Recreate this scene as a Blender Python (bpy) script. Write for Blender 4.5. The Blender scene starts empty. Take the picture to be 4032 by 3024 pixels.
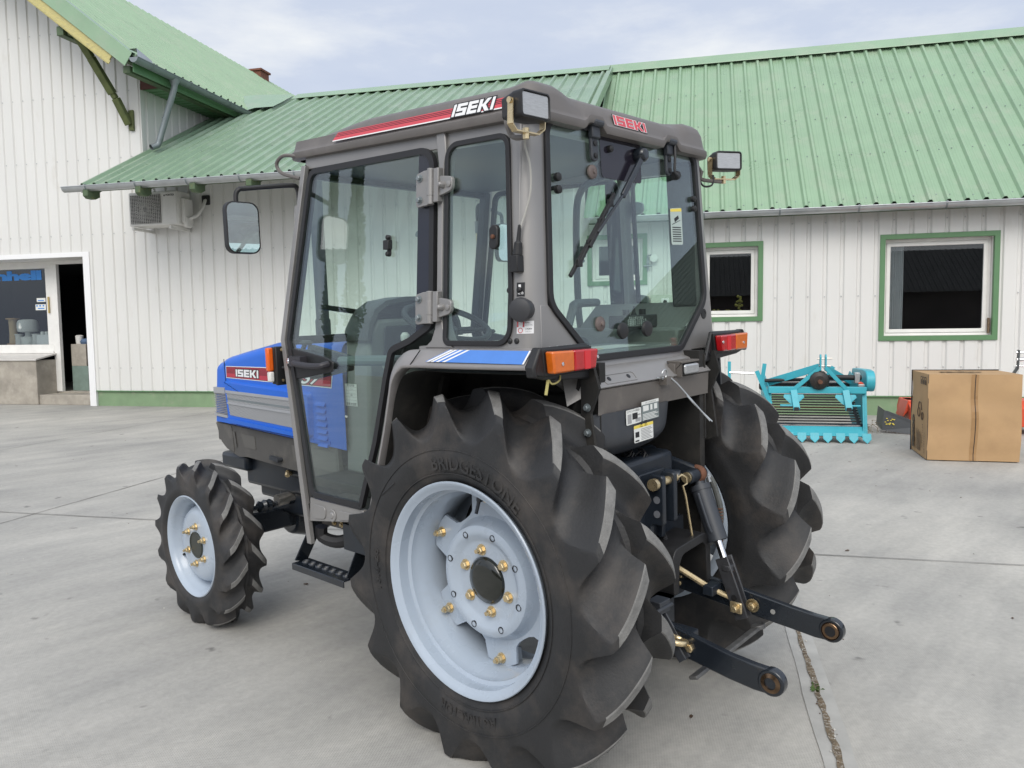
import bpy, bmesh, math, random
from mathutils import Vector, Matrix
R = math.radians
random.seed(7)
scn = bpy.context.scene
C = scn.collection

# ------------------------------------------------------------------ camera, sky, sun, exposure
cam_d = bpy.data.cameras.new('camera'); cam = bpy.data.objects.new('camera', cam_d); C.objects.link(cam)
YAW, PITCH, ROLL, FPX = -0.8263, 0.0734, -0.0139, 3052.9
_f = Vector((-math.sin(YAW)*math.cos(PITCH), math.cos(YAW)*math.cos(PITCH), -math.sin(PITCH)))
_r0 = Vector((math.cos(YAW), math.sin(YAW), 0)); _u0 = _r0.cross(_f)
_r = math.cos(ROLL)*_r0 + math.sin(ROLL)*_u0; _u = -math.sin(ROLL)*_r0 + math.cos(ROLL)*_u0
cam.matrix_world = Matrix(((_r.x, _u.x, -_f.x, -2.363), (_r.y, _u.y, -_f.y, -1.7872), (_r.z, _u.z, -_f.z, 1.4422), (0, 0, 0, 1)))
cam_d.sensor_fit = 'HORIZONTAL'; cam_d.sensor_width = 36.0; cam_d.lens = FPX/4032*36.0
cam_d.clip_start = 0.05; cam_d.clip_end = 2000
scn.camera = cam

SUN_EL, SUN_AZ = R(40), R(234)          # azimuth: direction the light comes from, measured clockwise from +Y
w = bpy.data.worlds.new('World'); scn.world = w; w.use_nodes = True
nt = w.node_tree; nt.nodes.clear()
out = nt.nodes.new('ShaderNodeOutputWorld'); bg = nt.nodes.new('ShaderNodeBackground')
sky = nt.nodes.new('ShaderNodeTexSky'); sky.sky_type = 'NISHITA'; sky.sun_disc = False
sky.sun_elevation = SUN_EL; sky.sun_rotation = SUN_AZ; sky.dust_density = 2.5; sky.air_density = 1.2
tc = nt.nodes.new('ShaderNodeTexCoord')
mp = nt.nodes.new('ShaderNodeMapping'); mp.inputs['Scale'].default_value = (1.0, 1.0, 3.2)
nt.links.new(tc.outputs['Generated'], mp.inputs[0])
no = nt.nodes.new('ShaderNodeTexNoise'); no.inputs['Scale'].default_value = 2.6; no.inputs['Detail'].default_value = 9; no.inputs['Roughness'].default_value = .56
nt.links.new(mp.outputs[0], no.inputs['Vector'])
rp = nt.nodes.new('ShaderNodeValToRGB')     # cloud sheet: bluish grey gaps to white puffs
rp.color_ramp.elements[0].position = .36; rp.color_ramp.elements[0].color = (5.9, 6.8, 8.9, 1)
rp.color_ramp.elements[1].position = .70; rp.color_ramp.elements[1].color = (9.6, 10.0, 10.6, 1)
e = rp.color_ramp.elements.new(.52); e.color = (6.7, 7.5, 9.3, 1)
nt.links.new(no.outputs['Fac'], rp.inputs[0])
mx = nt.nodes.new('ShaderNodeMix'); mx.data_type = 'RGBA'; mx.inputs[0].default_value = .88
nt.links.new(sky.outputs[0], mx.inputs[6]); nt.links.new(rp.outputs[0], mx.inputs[7])
dt_ = nt.nodes.new('ShaderNodeVectorMath'); dt_.operation = 'DOT_PRODUCT'      # the cloud sheet is brightest overhead and towards the veiled sun
dt_.inputs[1].default_value = Vector((math.sin(SUN_AZ)*math.cos(R(50)), math.cos(SUN_AZ)*math.cos(R(50)), math.sin(R(50))))
nt.links.new(tc.outputs['Generated'], dt_.inputs[0])
mr = nt.nodes.new('ShaderNodeValToRGB'); mr.color_ramp.elements[0].position = .36; mr.color_ramp.elements[0].color = (1.12, 1.10, 1.06, 1)
mr.color_ramp.elements[1].position = .97; mr.color_ramp.elements[1].color = (2.65, 2.46, 2.10, 1)
nt.links.new(dt_.outputs['Value'], mr.inputs[0])
mul = nt.nodes.new('ShaderNodeMix'); mul.data_type = 'RGBA'; mul.blend_type = 'MULTIPLY'; mul.inputs[0].default_value = 1
nt.links.new(mx.outputs[2], mul.inputs[6]); nt.links.new(mr.outputs[0], mul.inputs[7])
nt.links.new(mul.outputs[2], bg.inputs['Color']); bg.inputs['Strength'].default_value = .09
nt.links.new(bg.outputs[0], out.inputs[0])

sd = bpy.data.lights.new('sun', 'SUN'); sd.energy = 1.45; sd.angle = R(32); sd.color = (1, .97, .92)
sun = bpy.data.objects.new('sun', sd); C.objects.link(sun)
_to = Vector((math.sin(SUN_AZ)*math.cos(SUN_EL), math.cos(SUN_AZ)*math.cos(SUN_EL), math.sin(SUN_EL)))
sun.rotation_euler = _to.to_track_quat('Z', 'Y').to_euler(); sun.location = (0, 0, 30)
scn.view_settings.view_transform = 'Standard'; scn.view_settings.look = 'None'
scn.view_settings.exposure = 0.0; scn.view_settings.gamma = 1.0
scn.render.engine = 'CYCLES'; scn.cycles.max_bounces = 10; scn.cycles.transparent_max_bounces = 16
scn.cycles.use_denoising = True

# ------------------------------------------------------------------ materials
def mat(name, col, rough=.5, metal=0., var=0., vscale=6., bump=0., bscale=60., coat=0., dirt=None, dscale=3., dlo=.5, dhi=.75, spec=.5, stretch=None, emit=None):
    m = bpy.data.materials.new(name); m.use_nodes = True
    n = m.node_tree.nodes; l = m.node_tree.links; b = n['Principled BSDF']
    b.inputs['Base Color'].default_value = (*col, 1); b.inputs['Roughness'].default_value = rough
    b.inputs['Metallic'].default_value = metal; b.inputs['Coat Weight'].default_value = coat
    b.inputs['Specular IOR Level'].default_value = spec
    t = n.new('ShaderNodeTexCoord'); src = t.outputs['Object']
    if stretch:
        mpn = n.new('ShaderNodeMapping'); mpn.inputs['Scale'].default_value = stretch; l.new(src, mpn.inputs[0]); src = mpn.outputs[0]
    cur = None
    if var > 0:
        a = n.new('ShaderNodeTexNoise'); a.inputs['Scale'].default_value = vscale; a.inputs['Detail'].default_value = 8; a.inputs['Roughness'].default_value = .6; l.new(src, a.inputs['Vector'])
        r = n.new('ShaderNodeValToRGB')
        r.color_ramp.elements[0].position = .3; r.color_ramp.elements[1].position = .7
        r.color_ramp.elements[0].color = (*[max(0, c*(1-var)) for c in col], 1); r.color_ramp.elements[1].color = (*[min(1, c*(1+var)) for c in col], 1)
        l.new(a.outputs['Fac'], r.inputs[0]); cur = r.outputs[0]
        q = n.new('ShaderNodeMapRange'); q.inputs['To Min'].default_value = max(0, rough-.1); q.inputs['To Max'].default_value = min(1, rough+.1)
        l.new(a.outputs['Fac'], q.inputs['Value']); l.new(q.outputs[0], b.inputs['Roughness'])
    if dirt:
        a = n.new('ShaderNodeTexNoise'); a.inputs['Scale'].default_value = dscale; a.inputs['Detail'].default_value = 10; a.inputs['Roughness'].default_value = .65; l.new(src, a.inputs['Vector'])
        q = n.new('ShaderNodeMapRange'); q.inputs['From Min'].default_value = dlo; q.inputs['From Max'].default_value = dhi; l.new(a.outputs['Fac'], q.inputs['Value'])
        x = n.new('ShaderNodeMix'); x.data_type = 'RGBA'; l.new(q.outputs[0], x.inputs[0])
        if cur: l.new(cur, x.inputs[6])
        else: x.inputs[6].default_value = (*col, 1)
        x.inputs[7].default_value = (*dirt, 1); cur = x.outputs[2]
    if cur: l.new(cur, b.inputs['Base Color'])
    if bump > 0:
        a = n.new('ShaderNodeTexNoise'); a.inputs['Scale'].default_value = bscale; a.inputs['Detail'].default_value = 6; l.new(t.outputs['Object'], a.inputs['Vector'])
        bb = n.new('ShaderNodeBump'); bb.inputs['Strength'].default_value = bump; bb.inputs['Distance'].default_value = .01; l.new(a.outputs['Fac'], bb.inputs['Height']); l.new(bb.outputs[0], b.inputs['Normal'])
    return m

def glass(name, tint, refl=1.0, rough=.0):
    m = bpy.data.materials.new(name); m.use_nodes = True; n = m.node_tree.nodes; l = m.node_tree.links; n.clear()
    o = n.new('ShaderNodeOutputMaterial'); tr = n.new('ShaderNodeBsdfTransparent'); tr.inputs[0].default_value = (*tint, 1)
    g = n.new('ShaderNodeBsdfGlossy'); g.inputs['Roughness'].default_value = rough; g.inputs[0].default_value = (.95, .97, 1, 1)
    f = n.new('ShaderNodeFresnel'); ge = n.new('ShaderNodeNewGeometry')
    io = n.new('ShaderNodeMapRange'); io.inputs['To Min'].default_value = 1.52; io.inputs['To Max'].default_value = 1/1.52; l.new(ge.outputs['Backfacing'], io.inputs['Value']); l.new(io.outputs[0], f.inputs[0])
    k = n.new('ShaderNodeMath'); k.operation = 'MULTIPLY'; k.inputs[1].default_value = refl; k.use_clamp = True; l.new(f.outputs[0], k.inputs[0])
    x = n.new('ShaderNodeMixShader'); l.new(k.outputs[0], x.inputs[0]); l.new(tr.outputs[0], x.inputs[1]); l.new(g.outputs[0], x.inputs[2]); l.new(x.outputs[0], o.inputs[0])
    return m

M = {}
M['wall'] = mat('white_sheet_metal', (.665, .66, .635), .42, var=.035, vscale=1.3, dirt=(.52, .49, .43), dscale=2.2, dlo=.60, dhi=.86, stretch=(1, 1, .35))
M['roof'] = mat('green_roof_sheet', (.235, .355, .23), .30, var=.07, vscale=1.6, dirt=(.30, .37, .27), dscale=2.6, dlo=.5, dhi=.8, bump=.05, bscale=18)
M['roof_old'] = mat('older_green_roof_sheet', (.205, .305, .205), .30, var=.08, vscale=1.4, dirt=(.30, .37, .29), dscale=2.5, dlo=.5, dhi=.8)
M['trim'] = mat('green_trim', (.10, .215, .10), .45, var=.06, vscale=4)
M['trim_dark'] = mat('dark_green_timber', (.075, .115, .06), .65, var=.2, vscale=7, dirt=(.16, .16, .05), dscale=9, dlo=.55, dhi=.75)
M['yellow'] = mat('yellow_board', (.50, .44, .18), .6, var=.1, vscale=5, dirt=(.32, .30, .17), dscale=4, stretch=(3, 3, 9))
M['plinth'] = mat('green_plinth_paint', (.195, .29, .165), .7, var=.1, vscale=3, dirt=(.28, .31, .22), dscale=5, dlo=.55, dhi=.8, bump=.15, bscale=20)
M['zinc'] = mat('galvanised_steel', (.46, .48, .49), .36, .75, var=.15, vscale=3)
M['zinc_dull'] = mat('weathered_zinc', (.22, .25, .26), .5, .5, var=.15, vscale=4)
M['winframe'] = mat('white_window_paint', (.74, .73, .70), .5, var=.05, vscale=6, dirt=(.40, .37, .32), dscale=9, dlo=.66, dhi=.8)
M['winglass'] = glass('window_glass', (.75, .78, .78), 1.1)
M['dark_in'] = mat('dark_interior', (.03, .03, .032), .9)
M['curtain'] = mat('net_curtain', (.62, .62, .64), .9, var=.05)
M['concrete_wall'] = mat('cement_render', (.33, .30, .255), .85, var=.2, vscale=4, dirt=(.46, .42, .36), dscale=3, bump=.3, bscale=30)
M['slab_top'] = mat('pale_slab', (.58, .56, .53), .7, var=.06, vscale=6)
M['brick'] = mat('brick_red', (.17, .065, .04), .85, var=.25, vscale=20)
M['black'] = mat('black_plastic', (.014, .014, .015), .5, var=.2, vscale=30)
M['blackgloss'] = mat('black_gloss_paint', (.012, .016, .022), .22, var=.2, vscale=8, coat=.25, dirt=(.05, .048, .045), dscale=14, dlo=.62, dhi=.85)
M['chassis'] = mat('dark_blue_black_paint', (.014, .019, .027), .38, var=.25, vscale=9, dirt=(.035, .033, .03), dscale=12, dlo=.55, dhi=.8)
M['dusty'] = mat('dusty_black_steel', (.014, .0135, .0125), .8, var=.3, vscale=10, dirt=(.045, .040, .034), dscale=7, dlo=.5, dhi=.8)
M['rubber'] = mat('rubber_seal', (.016, .016, .018), .6, var=.1, vscale=40)
M['tyre'] = mat('tyre_rubber', (.0205, .0208, .0220), .6, var=.22, vscale=7, dirt=(.078, .066, .057), dscale=4.5, dlo=.48, dhi=.78, bump=.12, bscale=130)
M['lugtop'] = mat('worn_tyre_lug', (.17, .167, .16), .85, var=.25, vscale=26, bump=.3, bscale=160)
M['greypaint'] = mat('metallic_grey_paint', (.27, .262, .255), .40, .35, var=.06, vscale=5, coat=.12, dirt=(.30, .28, .26), dscale=6, dlo=.58, dhi=.85)
M['greypaint_lit'] = mat('lit_metallic_grey_paint', (.30, .285, .28), .40, .35, var=.05, vscale=5, dirt=(.40, .37, .35), dscale=7, dlo=.58, dhi=.82)  # same grey paint as the cab, lightened for light on upward faces
M['roofpaint'] = mat('brownish_grey_roof_paint', (.125, .113, .105), .46, var=.06, vscale=5, dirt=(.165, .15, .14), dscale=5, dlo=.5, dhi=.8)
M['lowpaint'] = mat('brown_grey_panel_paint', (.115, .103, .093), .5, var=.1, vscale=7, dirt=(.19, .17, .15), dscale=8, dlo=.55, dhi=.8)
M['skirt'] = mat('dusty_grey_skirt_plastic', (.088, .084, .078), .6, var=.1, vscale=8, dirt=(.15, .14, .125), dscale=7, dlo=.5, dhi=.8)
M['blue'] = mat('blue_bonnet_paint', (.010, .125, .60), .33, coat=.12, var=.04, vscale=4, spec=.3)
M['bluedecal'] = mat('blue_decal', (.075, .22, .62), .45, var=.05, vscale=20)
M['white'] = mat('white_vinyl', (.78, .78, .78), .4)
M['red'] = mat('red_vinyl', (.46, .030, .055), .4, var=.06, vscale=12)
M['redpink'] = mat('faded_red_vinyl', (.58, .065, .085), .45, var=.05, vscale=12)
M['darkred'] = mat('dark_stripe_vinyl', (.045, .008, .015), .5)
M['ink'] = mat('black_ink', (.012, .012, .014), .5)
M['wheel'] = mat('pale_blue_grey_wheel_paint', (.385, .445, .52), .28, var=.03, vscale=5, coat=.3, dirt=(.36, .40, .45), dscale=6, dlo=.55, dhi=.8)
M['brass'] = mat('yellow_zinc_bolt', (.66, .53, .32), .28, .8, var=.15, vscale=40)
M['chrome'] = mat('chrome', (.75, .75, .76), .12, 1.)
M['steel'] = mat('bare_steel', (.42, .40, .37), .35, .9, var=.2, vscale=20)
M['tank'] = mat('blue_grey_plastic_tank', (.036, .041, .050), .48, var=.08, vscale=4, dirt=(.055, .056, .06), dscale=5)
M['cabglass'] = glass('green_tinted_cab_glass', (.895, .965, .935), 1.3)
M['mirror'] = mat('mirror', (.9, .9, .9), .01, 1.)
M['lens'] = mat('ribbed_lamp_glass', (.40, .41, .42), .16, .35, coat=.5, var=.12, vscale=50, stretch=(1, 1, 6))
def lensmat(name, col):
    m = mat(name, col, .18, coat=.6, var=.10, vscale=60); n = m.node_tree.nodes; l = m.node_tree.links; b = n['Principled BSDF']
    t = n.new('ShaderNodeTexCoord'); wv = n.new('ShaderNodeTexChecker'); wv.inputs['Scale'].default_value = 170; l.new(t.outputs['Object'], wv.inputs['Vector'])
    bb = n.new('ShaderNodeBump'); bb.inputs['Strength'].default_value = .25; bb.inputs['Distance'].default_value = .004; l.new(wv.outputs['Fac'], bb.inputs['Height']); l.new(bb.outputs[0], b.inputs['Normal'])
    return m
M['amber'] = lensmat('amber_lens', (.62, .13, .008)); M['redlens'] = lensmat('red_lens', (.42, .008, .012)); M['redbright'] = mat('red_reflector', (.62, .012, .02), .25, coat=.5)
M['orange'] = mat('orange_indicator_lens', (.75, .12, .008), .25, coat=.4)
M['dash'] = mat('grey_dash_plastic', (.20, .21, .20), .55, var=.08, vscale=6)
M['dashdark'] = mat('dark_dash_plastic', (.035, .037, .037), .5)
M['teal'] = mat('turquoise_paint', (.045, .37, .45), .42, var=.08, vscale=6, dirt=(.04, .20, .22), dscale=6, dlo=.6, dhi=.85)
M['rust'] = mat('rusty_iron', (.13, .055, .03), .8, var=.35, vscale=25)
M['card'] = mat('brown_cardboard', (.43, .275, .14), .8, var=.06, vscale=3, dirt=(.36, .225, .115), dscale=2.5, dlo=.5, dhi=.8, bump=.25, bscale=5)
M['tape'] = mat('parcel_tape', (.34, .20, .09), .3, var=.08, vscale=8)
M['print'] = mat('carton_print', (.09, .065, .045), .8)
M['orangered'] = mat('red_orange_implement_paint', (.62, .075, .03), .45, var=.06)
M['acwhite'] = mat('white_unit_casing', (.66, .65, .62), .5, var=.05, dirt=(.45, .42, .38), dscale=6, dlo=.6, dhi=.85)
M['rope'] = mat('white_rope', (.62, .62, .60), .9, bump=.5, bscale=60); M['twine'] = mat('sisal_twine', (.50, .37, .22), .9, bump=.5, bscale=80)
M['shopblue'] = mat('blue_window_letters', (.03, .22, .62), .45)
M['labelyellow'] = mat('yellow_label', (.78, .62, .10), .5); M['labelgrey'] = mat('grey_green_label', (.17, .20, .20), .5); M['paper'] = mat('paper_label', (.70, .71, .68), .6)
M['labelred'] = mat('red_label', (.55, .03, .04), .5); M['greylabel'] = mat('label_smudge', (.33, .33, .33), .6)
M['grille'] = mat('silver_grille_plastic', (.40, .41, .43), .4, .3, var=.05)
M['weed'] = mat('weed_green', (.07, .12, .03), .8, var=.3, vscale=20); M['drystem'] = mat('dry_stem', (.22, .17, .11), .9, var=.3, vscale=20)
M['pink'] = mat('pink_packets', (.45, .03, .08), .6, var=.5, vscale=18)

def mesh_pattern(name, c0, c1, scale, rough=.45, metal=.3):
    m = mat(name, c0, rough, metal); n = m.node_tree.nodes; l = m.node_tree.links; b = n['Principled BSDF']
    t = n.new('ShaderNodeTexCoord'); v = n.new('ShaderNodeTexVoronoi'); v.inputs['Scale'].default_value = scale; v.inputs['Randomness'].default_value = 0.0
    mpn = n.new('ShaderNodeMapping'); mpn.inputs['Rotation'].default_value = (R(45), 0, 0); l.new(t.outputs['Object'], mpn.inputs[0]); l.new(mpn.outputs[0], v.inputs['Vector'])
    q = n.new('ShaderNodeMapRange'); q.inputs['From Min'].default_value = .28; q.inputs['From Max'].default_value = .42; l.new(v.outputs['Distance'], q.inputs['Value'])
    x = n.new('ShaderNodeMix'); x.data_type = 'RGBA'; l.new(q.outputs[0], x.inputs[0]); x.inputs[6].default_value = (*c1, 1); x.inputs[7].default_value = (*c0, 1)
    l.new(x.outputs[2], b.inputs['Base Color'])
    return m
M['perf'] = mesh_pattern('perforated_silver_sheet', (.46, .47, .48), (.10, .10, .11), 105)
M['ventmesh'] = mesh_pattern('dark_vent_mesh', (.12, .115, .105), (.012, .012, .012), 120, .6, 0)

def concrete():
    m = mat('yard_concrete', (.33, .318, .29), .78); n = m.node_tree.nodes; l = m.node_tree.links; b = n['Principled BSDF']
    t = n.new('ShaderNodeTexCoord')
    def noise(sc, det=10, ro=.6, st=None):
        a = n.new('ShaderNodeTexNoise'); a.inputs['Scale'].default_value = sc; a.inputs['Detail'].default_value = det; a.inputs['Roughness'].default_value = ro
        if st:
            q = n.new('ShaderNodeMapping'); q.inputs['Scale'].default_value = st; q.inputs['Rotation'].default_value = (0, 0, R(-29)); l.new(t.outputs['Object'], q.inputs[0]); l.new(q.outputs[0], a.inputs['Vector'])
        else: l.new(t.outputs['Object'], a.inputs['Vector'])
        return a.outputs['Fac']
    def ramp(f, p0, c0, p1, c1):
        r = n.new('ShaderNodeValToRGB'); r.color_ramp.elements[0].position = p0; r.color_ramp.elements[0].color = (*c0, 1); r.color_ramp.elements[1].position = p1; r.color_ramp.elements[1].color = (*c1, 1); l.new(f, r.inputs[0]); return r.outputs[0]
    def mix(f, a, c, bt='MIX'):
        x = n.new('ShaderNodeMix'); x.data_type = 'RGBA'; x.blend_type = bt
        if isinstance(f, float): x.inputs[0].default_value = f
        else: l.new(f, x.inputs[0])
        l.new(a, x.inputs[6])
        if isinstance(c, tuple): x.inputs[7].default_value = (*c, 1)
        else: l.new(c, x.inputs[7])
        return x.outputs[2]
    base = ramp(noise(.45), .34, (.325, .32, .305), .66, (.475, .46, .425))
    streak = ramp(noise(2.2, 10, .65, (.35, 1.5, 1)), .3, (.80, .80, .80), .7, (1.10, 1.09, 1.07))
    col = mix(1.0, base, streak, 'MULTIPLY')
    fine = ramp(noise(28, 6, .7), .3, (.88, .88, .88), .7, (1.08, 1.08, 1.08)); col = mix(1.0, col, fine, 'MULTIPLY')
    spots = ramp(noise(5.5, 3, .5), .69, (0, 0, 0), .76, (1, 1, 1)); col = mix(spots, col, (.17, .165, .155))
    # weave imprint of the curing cloth
    q = n.new('ShaderNodeMapping'); q.inputs['Rotation'].default_value = (0, 0, R(-35)); l.new(t.outputs['Object'], q.inputs[0])
    vs = []
    for d in ('X', 'Y'):
        wv = n.new('ShaderNodeTexWave'); wv.bands_direction = d; wv.inputs['Scale'].default_value = 34; wv.inputs['Distortion'].default_value = .4; wv.inputs['Detail'].default_value = 1; l.new(q.outputs[0], wv.inputs['Vector']); vs.append(wv.outputs['Fac'])
    mu = n.new('ShaderNodeMath'); mu.operation = 'MULTIPLY'; l.new(vs[0], mu.inputs[0]); l.new(vs[1], mu.inputs[1])
    ms = n.new('ShaderNodeMapRange'); ms.inputs['From Min'].default_value = .42; ms.inputs['From Max'].default_value = .62; l.new(noise(1.1, 4), ms.inputs['Value'])
    m2 = n.new('ShaderNodeMath'); m2.operation = 'MULTIPLY'; l.new(mu.outputs[0], m2.inputs[0]); l.new(ms.outputs[0], m2.inputs[1])
    m3 = n.new('ShaderNodeMath'); m3.operation = 'MULTIPLY'; l.new(m2.outputs[0], m3.inputs[0]); m3.inputs[1].default_value = .34
    col = mix(m3.outputs[0], col, (.17, .165, .15))
    l.new(col, b.inputs['Base Color'])
    ad = n.new('ShaderNodeMath'); ad.operation = 'ADD'; l.new(m2.outputs[0], ad.inputs[0]); l.new(noise(60, 6), ad.inputs[1])
    bb = n.new('ShaderNodeBump'); bb.inputs['Strength'].default_value = .22; bb.inputs['Distance'].default_value = .006; l.new(ad.outputs[0], bb.inputs['Height']); l.new(bb.outputs[0], b.inputs['Normal'])
    return m
M['concrete'] = concrete()
M['jointdirt'] = mat('joint_dirt', (.15, .115, .075), .95, var=.5, vscale=45, dirt=(.34, .31, .27), dscale=70, dlo=.52, dhi=.62, bump=.5, bscale=90)
M['jointedge'] = mat('smoothed_joint_edge', (.40, .392, .368), .75, var=.16, vscale=5)
M['stone'] = mat('pale_pebble', (.55, .53, .48), .9); M['leaf'] = mat('dry_leaf', (.085, .05, .03), .8)

# ------------------------------------------------------------------ mesh helpers
def fillet(pts, r, n=6):
    """round the corners of a 2D polygon; r is one radius or a list"""
    out = []; N = len(pts)
    for i in range(N):
        p = Vector(pts[i]); a = Vector(pts[i-1]); c = Vector(pts[(i+1) % N]); rr = r[i] if isinstance(r, (list, tuple)) else r
        d1 = (a-p); d2 = (c-p); l1, l2 = d1.length, d2.length
        if rr <= 0 or l1 < 1e-6 or l2 < 1e-6: out.append((p.x, p.y)); continue
        d1.normalize(); d2.normalize(); ang = d1.angle(d2)
        if ang > R(176): out.append((p.x, p.y)); continue
        t = min(rr/math.tan(ang/2), l1*.49, l2*.49); rr2 = t*math.tan(ang/2)
        ce = p+(d1+d2).normalized()*(rr2/math.sin(ang/2))
        p1 = p+d1*t; p2 = p+d2*t; v1 = p1-ce; v2 = p2-ce
        a1 = math.atan2(v1.y, v1.x); a2 = math.atan2(v2.y, v2.x); da = (a2-a1+math.pi) % (2*math.pi)-math.pi
        for k in range(n+1): out.append((ce.x+rr2*math.cos(a1+da*k/n), ce.y+rr2*math.sin(a1+da*k/n)))
    return out
def area(p): return sum(p[i-1][0]*p[i][1]-p[i][0]*p[i-1][1] for i in range(len(p)))/2
def offset(pts, d):
    """offset a polygon inward by d (outward if negative)"""
    s = 1 if area(pts) > 0 else -1; out = []; N = len(pts)
    for i in range(N):
        a, p, c = Vector(pts[i-1]), Vector(pts[i]), Vector(pts[(i+1) % N]); e1 = (p-a); e2 = (c-p)
        if e1.length < 1e-7: e1 = e2
        if e2.length < 1e-7: e2 = e1
        e1.normalize(); e2.normalize(); n1 = Vector((-e1.y, e1.x))*s; n2 = Vector((-e2.y, e2.x))*s
        m = n1+n2; k = m.length
        m = (m/k)*min(1/max(k/2, .3), 2.5) if k > 1e-4 else n1
        out.append((p.x+m.x*d, p.y+m.y*d))
    return out
class MB:
    def __init__(s): s.v = []; s.f = []; s.m = []
    def add(s, vs, fs, mi=0):
        o = len(s.v); s.v += [tuple(p) for p in vs]; s.f += [tuple(i+o for i in f) for f in fs]; s.m += [mi]*len(fs); return s
    def box(s, x0, x1, y0, y1, z0, z1, mi=0, fn=None):
        v = [(x, y, z) for z in (z0, z1) for y in (y0, y1) for x in (x0, x1)]
        if fn: v = [fn(*p) for p in v]
        return s.add(v, [(0, 2, 3, 1), (4, 5, 7, 6), (0, 1, 5, 4), (2, 6, 7, 3), (0, 4, 6, 2), (1, 3, 7, 5)], mi)
    def bar(s, p0, p1, w, h, up=(0, 0, 1), mi=0, off=(0, 0)):
        """rectangular bar from p0 to p1, w across, h along 'up'"""
        p0, p1 = Vector(p0), Vector(p1); d = (p1-p0).normalized(); u = Vector(up); sd_ = d.cross(u)
        if sd_.length < 1e-5: sd_ = d.cross(Vector((1, 0, 0)))
        sd_.normalize(); u = sd_.cross(d).normalized()
        v = []
        for p in (p0, p1):
            for a, b in ((-1, -1), (1, -1), (1, 1), (-1, 1)): v.append(p+sd_*(a*w/2+off[0])+u*(b*h/2+off[1]))
        return s.add(v, [(3, 2, 1, 0), (4, 5, 6, 7), (0, 1, 5, 4), (1, 2, 6, 5), (2, 3, 7, 6), (3, 0, 4, 7)], mi)
    def prism(s, poly, fn, d0, d1, mi=0):
        n = len(poly); v = [fn(a, b, d0) for a, b in poly]+[fn(a, b, d1) for a, b in poly]
        return s.add(v, [tuple(range(n)), tuple(range(2*n-1, n-1, -1))]+[(i, i+n, (i+1) % n+n, (i+1) % n) for i in range(n)], mi)
    def ring(s, po, pi, fn, d0, d1, mi=0):
        n = len(po); v = [fn(a, b, d0) for a, b in po]+[fn(a, b, d0) for a, b in pi]+[fn(a, b, d1) for a, b in po]+[fn(a, b, d1) for a, b in pi]; f = []
        for i in range(n):
            j = (i+1) % n
            f += [(i, j, j+n, i+n), (i+2*n, i+3*n, j+3*n, j+2*n), (i, i+2*n, j+2*n, j), (i+n, j+n, j+3*n, i+3*n)]
        return s.add(v, f, mi)
    def tube(s, path, r, n=8, mi=0, closed=False, caps=True):
        P = [Vector(p) for p in path]; N = len(P); v = []; f = []; nb = None
        for i in range(N):
            t = (P[(i+1) % N]-P[i-1]) if closed else (P[min(i+1, N-1)]-P[max(i-1, 0)])
            t.normalize()
            if nb is None:
                nb = t.cross(Vector((0, 0, 1)));
                if nb.length < 1e-3: nb = t.cross(Vector((1, 0, 0)))
            nb = nb-t*nb.dot(t); nb.normalize(); b = t.cross(nb); rr = r[i] if isinstance(r, (list, tuple)) else r
            for k in range(n):
                a = 2*math.pi*k/n; v.append(P[i]+(nb*math.cos(a)+b*math.sin(a))*rr)
        for i in range(N if closed else N-1):
            for k in range(n):
                i2 = (i+1) % N; f.append((i*n+k, i*n+(k+1) % n, i2*n+(k+1) % n, i2*n+k))
        if caps and not closed: f += [tuple(range(n-1, -1, -1)), tuple(range((N-1)*n, N*n))]
        return s.add(v, f, mi)
    def cyl(s, p0, p1, r0, r1=None, n=16, mi=0): return s.tube([p0, p1], [r0, r0 if r1 is None else r1], n, mi)
    def lathe(s, prof, o, ax, n=32, mi=0, caps=True):
        """prof: (radius, height along axis)"""
        o = Vector(o); ax = Vector(ax).normalized(); a = ax.cross(Vector((0, 0, 1)))
        if a.length < 1e-3: a = ax.cross(Vector((1, 0, 0)))
        a.normalize(); b = ax.cross(a); v = []; f = []
        for r, h in prof:
            for k in range(n):
                t = 2*math.pi*k/n; v.append(o+ax*h+(a*math.cos(t)+b*math.sin(t))*r)
        for i in range(len(prof)-1):
            for k in range(n): f.append((i*n+k, i*n+(k+1) % n, (i+1)*n+(k+1) % n, (i+1)*n+k))
        if caps:
            if prof[0][0] > 1e-6: f.append(tuple(range(n-1, -1, -1)))
            if prof[-1][0] > 1e-6: f.append(tuple(range((len(prof)-1)*n, len(prof)*n)))
        return s.add(v, f, mi)
    def grid(s, rows, mi=0, closed=False):
        n = len(rows[0]); v = [p for r_ in rows for p in r_]; f = []
        for i in range(len(rows)-1):
            for k in range(n if closed else n-1): f.append((i*n+k, i*n+(k+1) % n, (i+1)*n+(k+1) % n, (i+1)*n+k))
        return s.add(v, f, mi)
    def xf(s, fn): s.v = [tuple(fn(*p)) for p in s.v]; return s
    def build(s, name, mats, parent=None, smooth=35, bevel=0, seg=2, fix=True, loc=None):
        me = bpy.data.meshes.new(name); me.from_pydata(s.v, [], s.f)
        if not isinstance(mats, (list, tuple)): mats = [mats]
        for x in mats: me.materials.append(M[x] if isinstance(x, str) else x)
        me.polygons.foreach_set('material_index', s.m)
        if fix:
            b = bmesh.new(); b.from_mesh(me); bmesh.ops.remove_doubles(b, verts=b.verts, dist=1e-5); bmesh.ops.recalc_face_normals(b, faces=b.faces); b.to_mesh(me); b.free()
        if smooth:
            me.polygons.foreach_set('use_smooth', [True]*len(me.polygons)); me.set_sharp_from_angle(angle=R(smooth))
        me.update()
        o = bpy.data.objects.new(name, me); C.objects.link(o)
        if parent: o.parent = parent
        if loc: o.location = loc
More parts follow.
